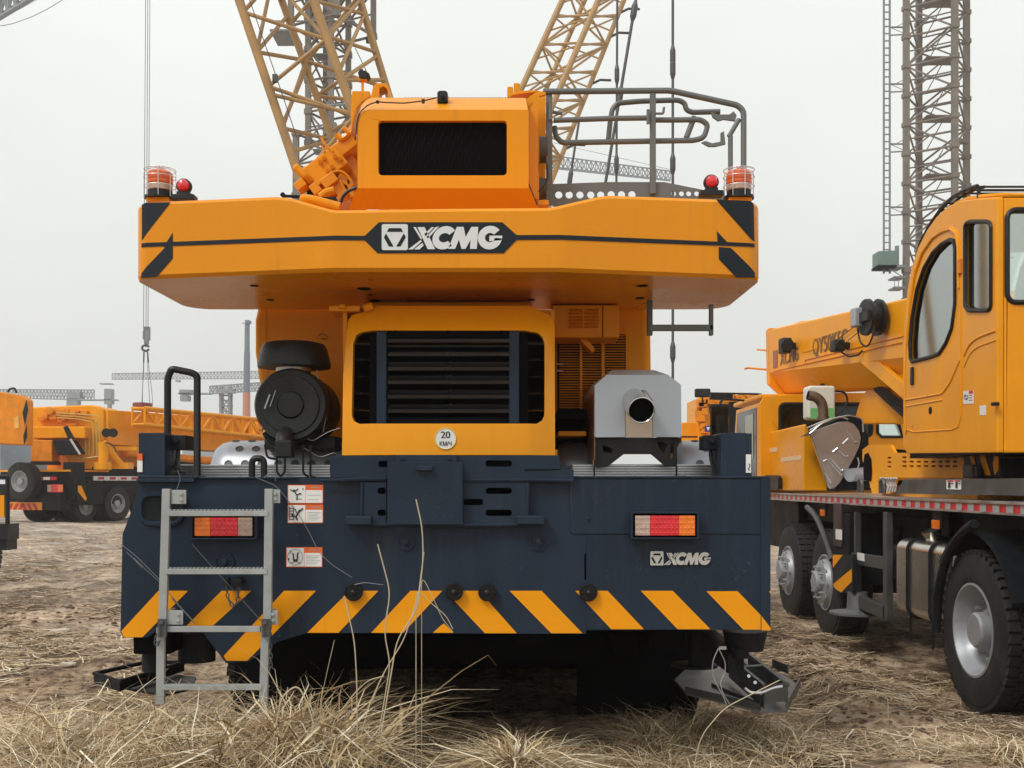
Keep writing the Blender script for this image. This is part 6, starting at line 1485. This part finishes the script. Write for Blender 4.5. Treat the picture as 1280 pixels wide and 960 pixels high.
tower(93,7,497,((0,487,497),(118,487.5,500)),((130,486,139,505),(84,489,100,500),(96,499,145,500.5),(83,498,97,509),(134,505,136,512),(124,479,139,480),(2,486.5,3,487)),200,'distant grey tower crane low on the left behind the orange jib')
tower(-30,6,470,((140,467,474),(340,464,473)),((219,475,224,477),(330,464,345,475)),260,'faint long horizontal tower crane jib crossing behind the hanging hook')
tower(281,11,483,((262,483,492),(345,477,487)),((224,487,239,493),(222,491,262,492.5),(225,494,235,501),(270,486,292,491)),170,'far pale tower crane left of the air cleaner, bell shaped counterweight on its jib')
for x,y0,y1,w in ((266.5,494,530,.6),(55,478,510,.4),(229,515,525,3)):
    pass
bd_=thing('building_block',S(250,590,230),'low far grey building roofs on the skyline behind the left crane','building')
b=MB(); b.pbox(228,517,268,600,230,20); b.build('wall',M['building'],bd_)
b=MB()
for x in (229,231.5,234): b.pbox(x,513,x+1,518,229,2)
b.build('chimney',M['building'],bd_)
b=MB(); b.pbox(0,548,40,600,120,10); tag(b.build('site_hoarding',mat('blue_grey_hoarding',(.10,.13,.16),.7,var=.3,vs=.5)),'blue grey site hoarding under the left crane counterweight','hoarding')
# ================================================================ GROUND
def gh(x,y):
    # berm of straw and soil close by, wheel ruts, gentle rise far away
    base=.22*max(0,min(1,(7.6-y)/2.0)) if y<7.6 else 0
    base*=base and 1
    base+= .36*max(0,min(1,(y-14)/18.0))
    if y>60: base=.36
    n1=noise.noise(Vector((x*.35,y*.35,1.3)))*.10
    n2=noise.fractal(Vector((x*1.5,y*1.5,4.0)),1.0,2.0,4)*.055
    n3=noise.fractal(Vector((x*6,y*6,9.0)),.9,2.1,3)*.020
    rut=0
    if x<1 and y>7: rut=.06*math.sin(y*1.5+x*.25+2*noise.noise(Vector((x*.1,y*.2,0))))*max(0,min(1,(y-7)/3))*max(0,1-(y-7)/30)
    amp=1 if y<60 else .3
    # ridge beside the right truck
    rd=.12*math.exp(-((x-2.55)/.35)**2)*max(0,min(1,(y-6)/1.5))*max(0,1-max(0,y-10)/6)
    md=.23*math.exp(-((x-.02)/.24)**2-((y-4.75)/.22)**2)+.12*math.exp(-((x+.85)/.5)**2-((y-4.55)/.35)**2)
    return base+(n1+n2*1.3+n3*1.5)*amp+rut+rd+md-.02
def axis(lo,hi,c,k,n):
    a=math.asinh((lo-c)/k); b=math.asinh((hi-c)/k); return [c+k*math.sinh(a+(b-a)*i/n) for i in range(n+1)]
XA=axis(-500,500,.5,3.0,560); YA=axis(-60,900,6.5,2.6,560)
nx,ny=len(XA),len(YA)
V=[(x,y,gh(x,y) if (abs(x)<70 and -3<y<80) else .36 if y>80 else .2) for y in YA for x in XA]
Fc=[(j*nx+i,j*nx+i+1,(j+1)*nx+i+1,(j+1)*nx+i) for j in range(ny-1) for i in range(nx-1)]
me=bpy.data.meshes.new('ground'); me.from_pydata(V,[],Fc); me.polygons.foreach_set('use_smooth',[True]*len(Fc))
g=bpy.data.objects.new('ground',me); col.objects.link(g); g['kind']='structure'
m,nt,bs,o=nodes('mud_and_straw'); N=nt.nodes.new; Lk=nt.links.new
geo=N('ShaderNodeNewGeometry')
def nz(sc,det=8,ro=.65,vec=None,st=(1,1,1)):
    mp=N('ShaderNodeMapping'); mp.inputs['Scale'].default_value=st; Lk(geo.outputs['Position'],mp.inputs[0]); n=N('ShaderNodeTexNoise'); n.inputs['Scale'].default_value=sc; n.inputs['Detail'].default_value=det; n.inputs['Roughness'].default_value=ro; Lk(mp.outputs[0],n.inputs[0]); return n
n1=nz(1.1); cr=N('ShaderNodeValToRGB'); Lk(n1.outputs[0],cr.inputs[0])
e=cr.color_ramp.elements; e[0].position=.32; e[0].color=(.16,.105,.07,1); e[1].position=.66; e[1].color=(.60,.47,.34,1); k=e.new(.48); k.color=(.40,.29,.20,1)
n2=nz(9,8,.7); c2_=N('ShaderNodeValToRGB'); Lk(n2.outputs[0],c2_.inputs[0]); e=c2_.color_ramp.elements; e[0].position=.40; e[0].color=(.38,.33,.28,1); e[1].position=.60; e[1].color=(1.35,1.32,1.25,1)
mu=N('ShaderNodeMix'); mu.data_type='RGBA'; mu.blend_type='MULTIPLY'; mu.inputs[0].default_value=1; Lk(cr.outputs[0],mu.inputs[6]); Lk(c2_.outputs[0],mu.inputs[7])
# pale dried straw patches
n3=nz(3.2,9,.75,st=(1,2.2,1)); r3=N('ShaderNodeMapRange'); r3.inputs[1].default_value=.52; r3.inputs[2].default_value=.66; r3.inputs[4].default_value=.75; Lk(n3.outputs[0],r3.inputs[0])
m2=N('ShaderNodeMix'); m2.data_type='RGBA'; Lk(r3.outputs[0],m2.inputs[0]); Lk(mu.outputs[2],m2.inputs[6]); m2.inputs[7].default_value=(.66,.56,.42,1)
n8=nz(.55,3,.5); r8=N('ShaderNodeMapRange'); r8.inputs[1].default_value=.40; r8.inputs[2].default_value=.60; r8.inputs[3].default_value=.68; r8.inputs[4].default_value=1.42; Lk(n8.outputs[0],r8.inputs[0]); v8=N('ShaderNodeVectorMath'); v8.operation='SCALE'; Lk(m2.outputs[2],v8.inputs[0]); Lk(r8.outputs[0],v8.inputs['Scale'])
# greyer/paler far mud
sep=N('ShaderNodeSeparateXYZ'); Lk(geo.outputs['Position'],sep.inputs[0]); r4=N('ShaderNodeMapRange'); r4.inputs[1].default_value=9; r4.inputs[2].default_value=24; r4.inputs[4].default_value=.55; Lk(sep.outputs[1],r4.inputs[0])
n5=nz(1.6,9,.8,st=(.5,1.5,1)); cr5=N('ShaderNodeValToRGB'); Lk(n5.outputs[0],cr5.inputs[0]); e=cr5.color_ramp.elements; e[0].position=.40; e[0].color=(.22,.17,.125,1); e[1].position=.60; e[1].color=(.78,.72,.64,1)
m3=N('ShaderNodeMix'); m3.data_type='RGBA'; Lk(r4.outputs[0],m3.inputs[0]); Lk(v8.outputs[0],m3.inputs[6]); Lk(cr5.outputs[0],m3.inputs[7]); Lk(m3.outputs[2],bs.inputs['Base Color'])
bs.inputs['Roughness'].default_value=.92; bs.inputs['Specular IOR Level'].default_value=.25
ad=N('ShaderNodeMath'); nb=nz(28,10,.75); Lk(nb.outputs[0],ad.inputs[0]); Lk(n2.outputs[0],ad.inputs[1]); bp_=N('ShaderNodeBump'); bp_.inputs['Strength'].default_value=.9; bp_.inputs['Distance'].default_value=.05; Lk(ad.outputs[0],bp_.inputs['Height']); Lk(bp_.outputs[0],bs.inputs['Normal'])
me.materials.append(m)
# ---------------------------------------------------------------- straw material with per-blade tint
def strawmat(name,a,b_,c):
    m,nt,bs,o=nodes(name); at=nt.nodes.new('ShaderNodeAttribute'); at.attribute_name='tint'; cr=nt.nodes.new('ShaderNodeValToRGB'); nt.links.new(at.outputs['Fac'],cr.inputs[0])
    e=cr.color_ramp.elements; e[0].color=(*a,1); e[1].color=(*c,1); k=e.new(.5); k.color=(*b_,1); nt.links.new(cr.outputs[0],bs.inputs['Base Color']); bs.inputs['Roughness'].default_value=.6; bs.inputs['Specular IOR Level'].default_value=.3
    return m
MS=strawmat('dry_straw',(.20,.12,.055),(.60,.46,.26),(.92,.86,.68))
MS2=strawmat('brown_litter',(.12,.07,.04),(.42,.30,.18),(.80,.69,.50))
def ribbons(name,blades,mat_,label,cat,kind='stuff',group=None):
    # blades: arrays of points (n,seg+1,3), width (n,seg+1), tint (n), side vectors (n,3)
    P,W,T,Sd=blades; n,s1,_=P.shape
    off=(Sd[:,None,:]*W[:,:,None]*.5); A=P-off; B=P+off
    V=np.empty((n,s1*2,3)); V[:,0::2]=A; V[:,1::2]=B
    V=V.reshape(-1,3); seg=s1-1
    base=(np.arange(n)*s1*2)[:,None]; k=np.arange(seg)[None,:]*2
    F4=np.stack([base+k,base+k+1,base+k+3,base+k+2],-1).reshape(-1,4)
    me=bpy.data.meshes.new(name); me.vertices.add(len(V)); me.vertices.foreach_set('co',V.astype(np.float32).ravel())
    me.loops.add(F4.size); me.loops.foreach_set('vertex_index',F4.astype(np.int32).ravel()); me.polygons.add(len(F4)); me.polygons.foreach_set('loop_start',np.arange(0,F4.size,4,dtype=np.int32))
    at=me.attributes.new('tint','FLOAT','POINT'); at.data.foreach_set('value',np.repeat(T,s1*2).astype(np.float32))
    me.materials.append(mat_); me.update(calc_edges=True); me.validate()
    me.polygons.foreach_set('use_smooth',[True]*len(me.polygons))
    o=bpy.data.objects.new(name,me); col.objects.link(o); tag(o,label,cat,group,kind if kind else None); return o
rng=np.random.RandomState(11)
def grass(xs_,ys_,h,lean,w,droop,zoff=0,seg=6,ldir=None):
    n=len(xs_); h=np.asarray(h); z=np.array([gh(x,y) for x,y in zip(xs_,ys_)])+zoff
    th=rng.uniform(0,2*math.pi,n) if ldir is None else ldir
    d=np.stack([np.cos(th),np.sin(th)],1); t=np.linspace(0,1,seg+1)
    ln=lean*rng.uniform(.3,1.5,n); dr=droop*rng.uniform(.3,1.6,n)
    ben=rng.normal(0,.35,(n,))
    P=np.zeros((n,seg+1,3)); hor=(ln[:,None]*t+dr[:,None]*t**2.5*1.2)*h[:,None]
    P[:,:,0]=np.array(xs_)[:,None]+d[:,0:1]*hor+(-d[:,1:2])*ben[:,None]*(t**2)*h[:,None]*.5
    P[:,:,1]=np.array(ys_)[:,None]+d[:,1:2]*hor+(d[:,0:1])*ben[:,None]*(t**2)*h[:,None]*.5
    P[:,:,2]=z[:,None]+h[:,None]*(t*(1.05)-dr[:,None]*t**3*.75)/(1+.3*ln[:,None])
    fl=z[:,None]+.01; P[:,:,2]=np.maximum(P[:,:,2],fl-.02*(t==0))
    kk=np.cumsum(rng.normal(0,.055,(n,seg+1,3)),1)*(t>0)[None,:,None]*h[:,None,None]; kk[:,:,2]*=.5; P+=kk
    brk=rng.uniform(0,1,n)<.28; bi=rng.randint(2,seg,n)      # some blades are snapped and hang over
    for q_ in np.nonzero(brk)[0]:
        b0=P[q_,bi[q_]].copy(); l=np.linalg.norm(P[q_,1]-P[q_,0]); a_=rng.uniform(0,2*math.pi)
        for j_ in range(bi[q_]+1,seg+1): P[q_,j_]=P[q_,j_-1]+np.array([math.cos(a_)*l*.8,math.sin(a_)*l*.8,-l*.35])
    P[:,1:,2]=np.maximum(P[:,1:,2],z[:,None]-.0)
    W=(w*rng.uniform(.4,1.6,n))[:,None]*(1-t**3*.85)[None,:]
    a=rng.uniform(0,2*math.pi,n); Sd=np.stack([np.cos(a),np.sin(a)*.6,rng.uniform(-.3,.3,n)],1)
    return P,W,rng.beta(1.1,1.5,n),Sd
def cat4(*L): return tuple(np.concatenate([l[i] for l in L]) for i in range(4))
def pxx(px,Y): return (px-CX)*Y/F
def scatter(n,px0,px1,y0,y1,clump=.5,scale=2.2,seed=0):
    X=[];Yv=[]
    while len(X)<n:
        y=rng.uniform(y0,y1); x=rng.uniform(pxx(px0,y),pxx(px1,y))
        v=noise.noise(Vector((x*scale,y*scale,seed)))
        if rng.uniform()<max(0,min(1,clump+v*1.6)): X.append(x);Yv.append(y)
    return np.array(X),np.array(Yv)
L_=[]
# tussocks front left, in front of the ladder
x,y=scatter(6500,-60,470,3.75,4.95,.22,3.2,1); edge_=np.clip((470-((x*F/y)+CX))/120,0.25,1)
h=rng.uniform(.12,.36,len(x))*edge_*(.75+.5*np.array([noise.noise(Vector((a*1.7,b*1.7,5)))for a,b in zip(x,y)])+.25); L_.append(grass(x,y,h*1.5,.4,.0070,.65))
x,y=scatter(3000,-80,380,4.8,6.2,.15,2.2,2); L_.append(grass(x,y,rng.uniform(.08,.28,len(x)),.5,.0055,.6))
x,y=scatter(2600,40,440,4.45,5.15,.10,2.8,21); L_.append(grass(x,y,rng.uniform(.26,.62,len(x)),.42,.0068,.8))
x,y=scatter(900,-60,130,4.6,5.6,.1,2.5,22); L_.append(grass(x,y,rng.uniform(.16,.44,len(x)),.5,.0068,.8))
x,y=scatter(230,30,460,4.35,5.1,.3,2.8,31); L_.append(grass(x,y,rng.uniform(.35,.72,len(x)),.5,.013,.95))   # broad curled leaves
# individual clumps radiating
def clump(cx_,Yc,n,hh,rad,lean=.5,droop=.75,w=.0085):
    X=pxx(cx_,Yc)+rng.normal(0,rad,n); Y_=Yc+rng.normal(0,rad,n); th=np.arctan2(Y_-Yc,X-pxx(cx_,Yc))+rng.normal(0,1.3,n)
    L_.append(grass(X,Y_,hh*1.0*rng.uniform(.35,1.15,n),lean,w,droop,ldir=th,seg=6))
for cx_,Yc,n,hh in ((60,4.3,260,.36),(140,4.2,320,.40),(210,4.25,320,.44),(280,4.2,340,.42),(345,4.5,240,.40),(400,4.25,200,.44),(445,4.3,120,.34),(20,4.7,180,.33),(95,4.8,180,.32),(180,4.8,200,.34),(300,4.6,240,.40),(240,5.2,160,.28)): clump(cx_,Yc,n,hh,.085)
# rounded mound
mx_,my_=pxx(645,4.72),4.72
for k in range(1500):
    pass
n=2600; a=rng.uniform(0,2*math.pi,n); rr=np.sqrt(rng.uniform(0,1,n))*.27; X=mx_+np.cos(a)*rr*1.1; Y_=my_+np.sin(a)*rr*.85
L_.append(grass(X,Y_,rng.uniform(.10,.20,n),.9,.0062,1.25,ldir=a+rng.normal(0,.3,n),seg=6,zoff=-.01))
# right foreground, matted straw
x,y=scatter(3600,700,1330,3.9,5.6,.12,1.5,3); L_.append(grass(x,y,rng.uniform(.05,.20,len(x)),1.3,.0048,.9))
x,y=scatter(2600,800,1010,4.3,6.2,.5,2,4); L_.append(grass(x,y,rng.uniform(.10,.30,len(x)),.9,.0042,.8))
ribbons('dry_grass',cat4(*L_),MS,'dry straw coloured grass in tussocks along the bottom of the picture','grass')
# under the crane, shaded thin grass
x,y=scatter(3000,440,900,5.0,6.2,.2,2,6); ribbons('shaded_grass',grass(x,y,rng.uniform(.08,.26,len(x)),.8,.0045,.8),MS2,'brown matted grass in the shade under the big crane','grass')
# straw litter lying on the mud
def litter(n,px0,px1,y0,y1,ln,w,seed,clump=.35,sc=1.3):
    x,y=scatter(n,px0,px1,y0,y1,clump,sc,seed); l=rng.uniform(.4,1.5,n)*ln; th=rng.normal(.1,.9,n); t=np.linspace(-.5,.5,4); cur=rng.normal(0,.18,n)
    P=np.zeros((n,4,3)); P[:,:,0]=x[:,None]+np.cos(th)[:,None]*t*l[:,None]-np.sin(th)[:,None]*cur[:,None]*(t**2)*l[:,None]*2; P[:,:,1]=y[:,None]+np.sin(th)[:,None]*t*l[:,None]+np.cos(th)[:,None]*cur[:,None]*(t**2)*l[:,None]*2
    z=np.array([[gh(a,b) for a,b in zip(P[i,:,0],P[i,:,1])] for i in range(n)]); P[:,:,2]=np.maximum(z,z.mean(1,keepdims=True))+.008+rng.uniform(0,.03,n)[:,None]+(rng.normal(0,.10,n)*l)[:,None]*t*.6
    W=np.full((n,4),1.0)*(w*rng.uniform(.5,1.5,n))[:,None]; Sd=np.stack([-np.sin(th),np.cos(th),rng.uniform(-.5,.5,n)],1)
    return P,W,rng.beta(1.6,1.9,n),Sd
ribbons('straw_litter',cat4(litter(8000,960,1330,5.2,9.0,.15,.005,7,.12,1.1),litter(6500,-60,190,6.0,12,.17,.006,8,.15,.9),litter(3500,-60,190,11,28,.3,.012,9),litter(3500,955,1080,8.5,13,.2,.007,10,.5)),MS2,'short brown straw and stalk litter strewn over the mud','litter')
ribbons('pale_straw_litter',cat4(litter(1500,940,1330,5.0,9.0,.22,.005,12),litter(1300,-60,190,6.0,12,.22,.006,13)),MS,'bleached straw stalks scattered over the mud','litter')
# mud clods
b=MB(); rnd=random.Random(5)
for k in range(1100):
    side=rnd.random()<.6
    if side: y=rnd.uniform(5.6,11); x=rnd.gauss(2.5,.42) if rnd.random()<.6 else rnd.uniform(1.4,3.2)
    else: y=rnd.uniform(6.2,14); x=rnd.uniform(pxx(-40,y),pxx(170,y))
    r=rnd.uniform(.006,.024)*(1 if y<9 else 1.6); z=gh(x,y)
    pr=[]; c=Vector((x,y,z+r*.2)); vs=[];fs=[]
    n0=len(b.v); 
    ico=[(0,0,1),(.89,0,.45),(.28,.85,.45),(-.72,.53,.45),(-.72,-.53,.45),(.28,-.85,.45),(.72,.53,-.45),(-.28,.85,-.45),(-.89,0,-.45),(-.28,-.85,-.45),(.72,-.53,-.45),(0,0,-1)]
    fi=[(0,1,2),(0,2,3),(0,3,4),(0,4,5),(0,5,1),(1,6,2),(2,7,3),(3,8,4),(4,9,5),(5,10,1),(6,7,2),(7,8,3),(8,9,4),(9,10,5),(10,6,1),(11,7,6),(11,8,7),(11,9,8),(11,10,9),(11,6,10)]
    b.add([c+Vector((p[0]*r*rnd.uniform(.6,1.5),p[1]*r*rnd.uniform(.6,1.5),p[2]*r*rnd.uniform(.25,.7))) for p in ico],fi)
tag(b.build('mud_clods',M['clod'],smooth=80),'brown clods of churned mud scattered along the ruts',None,None,'stuff')
# pale boards and scraps on the mud
for k,(px,py,w,dd,lb) in enumerate(((70,795,.30,.08,'long pale board lying flat on the mud left of the crane'),(125,792,.16,.05,'small pale board to the right of the longest board on the mud'),(6,748,.10,.05,'white scrap at the left edge of the mud'),(60,668,.9,.35,'pale flat scrap nearest the far left crane'),(105,671,.5,.2,'pale scrap just right of the flat scrap by the far left crane'),(112,713,.35,.14,'pale scrap half way across the mud'),(86,835,.12,.05,'small pale chip beside the left tussocks'))):
    zg=.05; Y=(EYE-zg)*F/(py-CY)
    for _ in range(4): Y=(EYE-gh(pxx(px,Y),Y))*F/(py-CY)
    x=pxx(px,Y); a=random.uniform(-.25,.25); b=MB(); sl=random.uniform(-.1,.1)
    pts=[(-w*.5,-dd*.5),(w*.3,-dd*.6),(w*.52,-dd*.2),(w*.48,dd*.5),(-w*.2,dd*.45),(-w*.5,dd*.3)]
    b.loops([Vector((x+p*math.cos(a)-q_*math.sin(a),Y+p*math.sin(a)+q_*math.cos(a),gh(x,Y)+.045+p*sl)) for p,q_ in pts],[],(0,0,-.02))
    tag(b.build('pale_board',M['plank'],bev=.003),lb,'board','pale scraps on the mud')
# tall single stalks
def stalk(pts,Y,r,lb):
    Pn=[S(x,y,Y) for x,y in pts]; p=Pn[0]; p2=Vector((p.x,p.y,gh(p.x,p.y)))
    r*=.62; b=MB(); b.tube(([p2] if p.z>p2.z else [])+Pn,r,6,.05); return tag(b.build('dry_stalk',mat_stalk),lb,'stalk','tall dry stalks')
mat_stalk=mat('stalk_straw',(.50,.43,.29),.6,var=.15,vs=10)
for pts,Yk,r,lb in (
 ([(467,960),(478,890),(488,830),(480,790),(488,740),(472,680)],4.5,.0045,'thin upright dry stalk whose tip ends left of the cover plate'),
 ([(470,955),(496,800),(522,760),(529,700),(528,660),(520,624)],4.45,.0045,'tallest dry stalk, its tip crossing the cover plate in the middle'),
 ([(440,960),(462,880),(480,840),(505,800),(523,745),(530,690)],4.5,.004,'dry stalk rising diagonally beside the tallest stalk'),
 ([(447,960),(446,850),(443,800),(430,745)],4.4,.0042,'dry stalk ending at the leftmost plug cap'),
 ([(520,735),(540,755),(558,770),(566,786)],4.6,.003,'short drooping side shoot of the tallest stalk'),
 ([(527,718),(545,755),(552,772),(566,790)],4.62,.0025,'thin arching side shoot under the cover plate'),
 ([(400,880),(411,830),(418,800)],4.55,.002,'dark thin twig left of the stalks'),
 ([(867,960),(876,920),(905,885),(945,865),(975,850)],4.5,.0035,'pale stalk bending over the right outrigger pad'),
 ([(340,935),(352,870),(372,855),(385,880),(392,905)],4.3,.005,'bent broad blade right of the ladder foot'),
 ([(414,905),(440,870),(460,850),(480,845)],4.4,.003,'low curved stalk at the foot of the stalks'),
 ([(1275,952),(1205,942),(1150,925),(1100,915)],5.3,.006,'long green grey stalk lying across the lower right mud'),
 ([(1110,868),(1085,862),(1060,866)],6.0,.004,'short pale stalk on the mud in front of the right wheel'),
 ([(1105,730),(1098,742),(1090,755)],6.0,.002,'tiny stalk')): 
    if 'tiny' in lb: continue
    stalk(pts,Yk,r,lb)
# thin wires hanging across the navy panel belong to the crane
b=MB()
for pts in ([(222,588),(226,598),(221,612)],[(320,597),(345,607),(362,628),(375,645),(388,668),(398,690),(415,706),(440,722)],[(443,731),(455,728),(479,731)],[(151,680),(170,695),(205,730)],[(330,597),(345,585),(344,601)]): b.ptube(pts,4.93,.5,5,8)
b.build('loose_wire',M['wire'],crane)
b=MB(); b.ptube([(158,690),(200,728),(244,780)],4.93,.45,5); b.ptube([(167,698),(178,709)],4.925,1.2,6); b.ptube([(215,748),(243,778)],4.925,.9,6); b.ptube([(240,680),(262,705),(330,780)],4.95,.5,5); b.build('pull_rod',M['wire'],crane)
# distant tree line / horizon bank
# ================================================================ SKY, SUN, HAZE, CAMERA
w=bpy.data.worlds.new('World'); scene.world=w; w.use_nodes=True; nt=w.node_tree; nt.nodes.clear(); N=nt.nodes.new; Lk=nt.links.new
EL,RO=48,226
sk=N('ShaderNodeTexSky'); sk.sky_type='NISHITA'; sk.sun_disc=False; sk.sun_elevation=R(EL); sk.sun_rotation=R(RO); sk.dust_density=4; sk.air_density=1.2
hs=N('ShaderNodeHueSaturation'); hs.inputs['Saturation'].default_value=.10; hs.inputs['Value'].default_value=.55; Lk(sk.outputs[0],hs.inputs['Color'])
tc=N('ShaderNodeTexCoord'); sp=N('ShaderNodeSeparateXYZ'); Lk(tc.outputs['Generated'],sp.inputs[0])
cr=N('ShaderNodeValToRGB'); mr=N('ShaderNodeMapRange'); mr.inputs[1].default_value=-.1; mr.inputs[2].default_value=.9; Lk(sp.outputs[2],mr.inputs[0]); Lk(mr.outputs[0],cr.inputs[0])
e=cr.color_ramp.elements; e[0].position=.1; e[0].color=(.70,.735,.715,1); e[1].position=1; e[1].color=(1.0,1.0,1.0,1); k=e.new(.5); k.color=(.96,.985,.95,1)
nz_=N('ShaderNodeTexNoise'); nz_.inputs['Scale'].default_value=2.2; nz_.inputs['Detail'].default_value=4; Lk(tc.outputs['Generated'],nz_.inputs[0])
r2=N('ShaderNodeMapRange'); r2.inputs[1].default_value=.3; r2.inputs[2].default_value=.7; r2.inputs[3].default_value=.92*9.1; r2.inputs[4].default_value=1.06*9.1; Lk(nz_.outputs[0],r2.inputs[0])
sc_=N('ShaderNodeVectorMath'); sc_.operation='SCALE'; Lk(cr.outputs[0],sc_.inputs[0]); Lk(r2.outputs[0],sc_.inputs['Scale'])
mx=N('ShaderNodeMix'); mx.data_type='RGBA'; mx.inputs[0].default_value=.90; Lk(hs.outputs[0],mx.inputs[6]); Lk(sc_.outputs[0],mx.inputs[7])
bg=N('ShaderNodeBackground'); bg.inputs[1].default_value=.10; Lk(mx.outputs[2],bg.inputs[0]); ow=N('ShaderNodeOutputWorld'); Lk(bg.outputs[0],ow.inputs[0])
sl=bpy.data.lights.new('sun','SUN'); sl.energy=1.5; sl.angle=R(14); sl.color=(1,.975,.93); so=bpy.data.objects.new('sun',sl); col.objects.link(so)
# sun direction: sky's sun_rotation RO measured clockwise from +Y
az=R(RO); dvec=Vector((math.sin(az)*math.cos(R(EL)),math.cos(az)*math.cos(R(EL)),math.sin(R(EL))))
so.rotation_euler=dvec.to_track_quat('Z','Y').to_euler()
# haze
HZ=True
if HZ:
    b=MB(); b.box(-330,330,-70,420,-1.2,64); h=b.build('haze',bpy.data.materials.new('haze'),smooth=0); m=h.data.materials[0]; m.use_nodes=True; t=m.node_tree; t.nodes.clear(); pv=t.nodes.new('ShaderNodeVolumePrincipled'); pv.inputs['Density'].default_value=.0010; pv.inputs['Color'].default_value=(1,1,1,1); pv.inputs['Anisotropy'].default_value=.3
    oo=t.nodes.new('ShaderNodeOutputMaterial'); t.links.new(pv.outputs[0],oo.inputs['Volume']); h['kind']='stuff'
cd=bpy.data.cameras.new('camera'); cd.lens=36*F/1280; cd.sensor_width=36; cd.shift_y=(CY-480)/1280; cd.clip_end=3000; cd.clip_start=.05
co=bpy.data.objects.new('camera',cd); col.objects.link(co); co.location=(0,0,EYE); co.rotation_euler=(R(90),0,0); scene.camera=co
scene.view_settings.view_transform='Standard'; scene.view_settings.look='None'; scene.view_settings.gamma=1; scene.view_settings.exposure=0.24
scene.render.engine='CYCLES'
scene.cycles.volume_bounces=1
for o in list(bpy.data.objects):
    if '_w' in o: del o['_w']
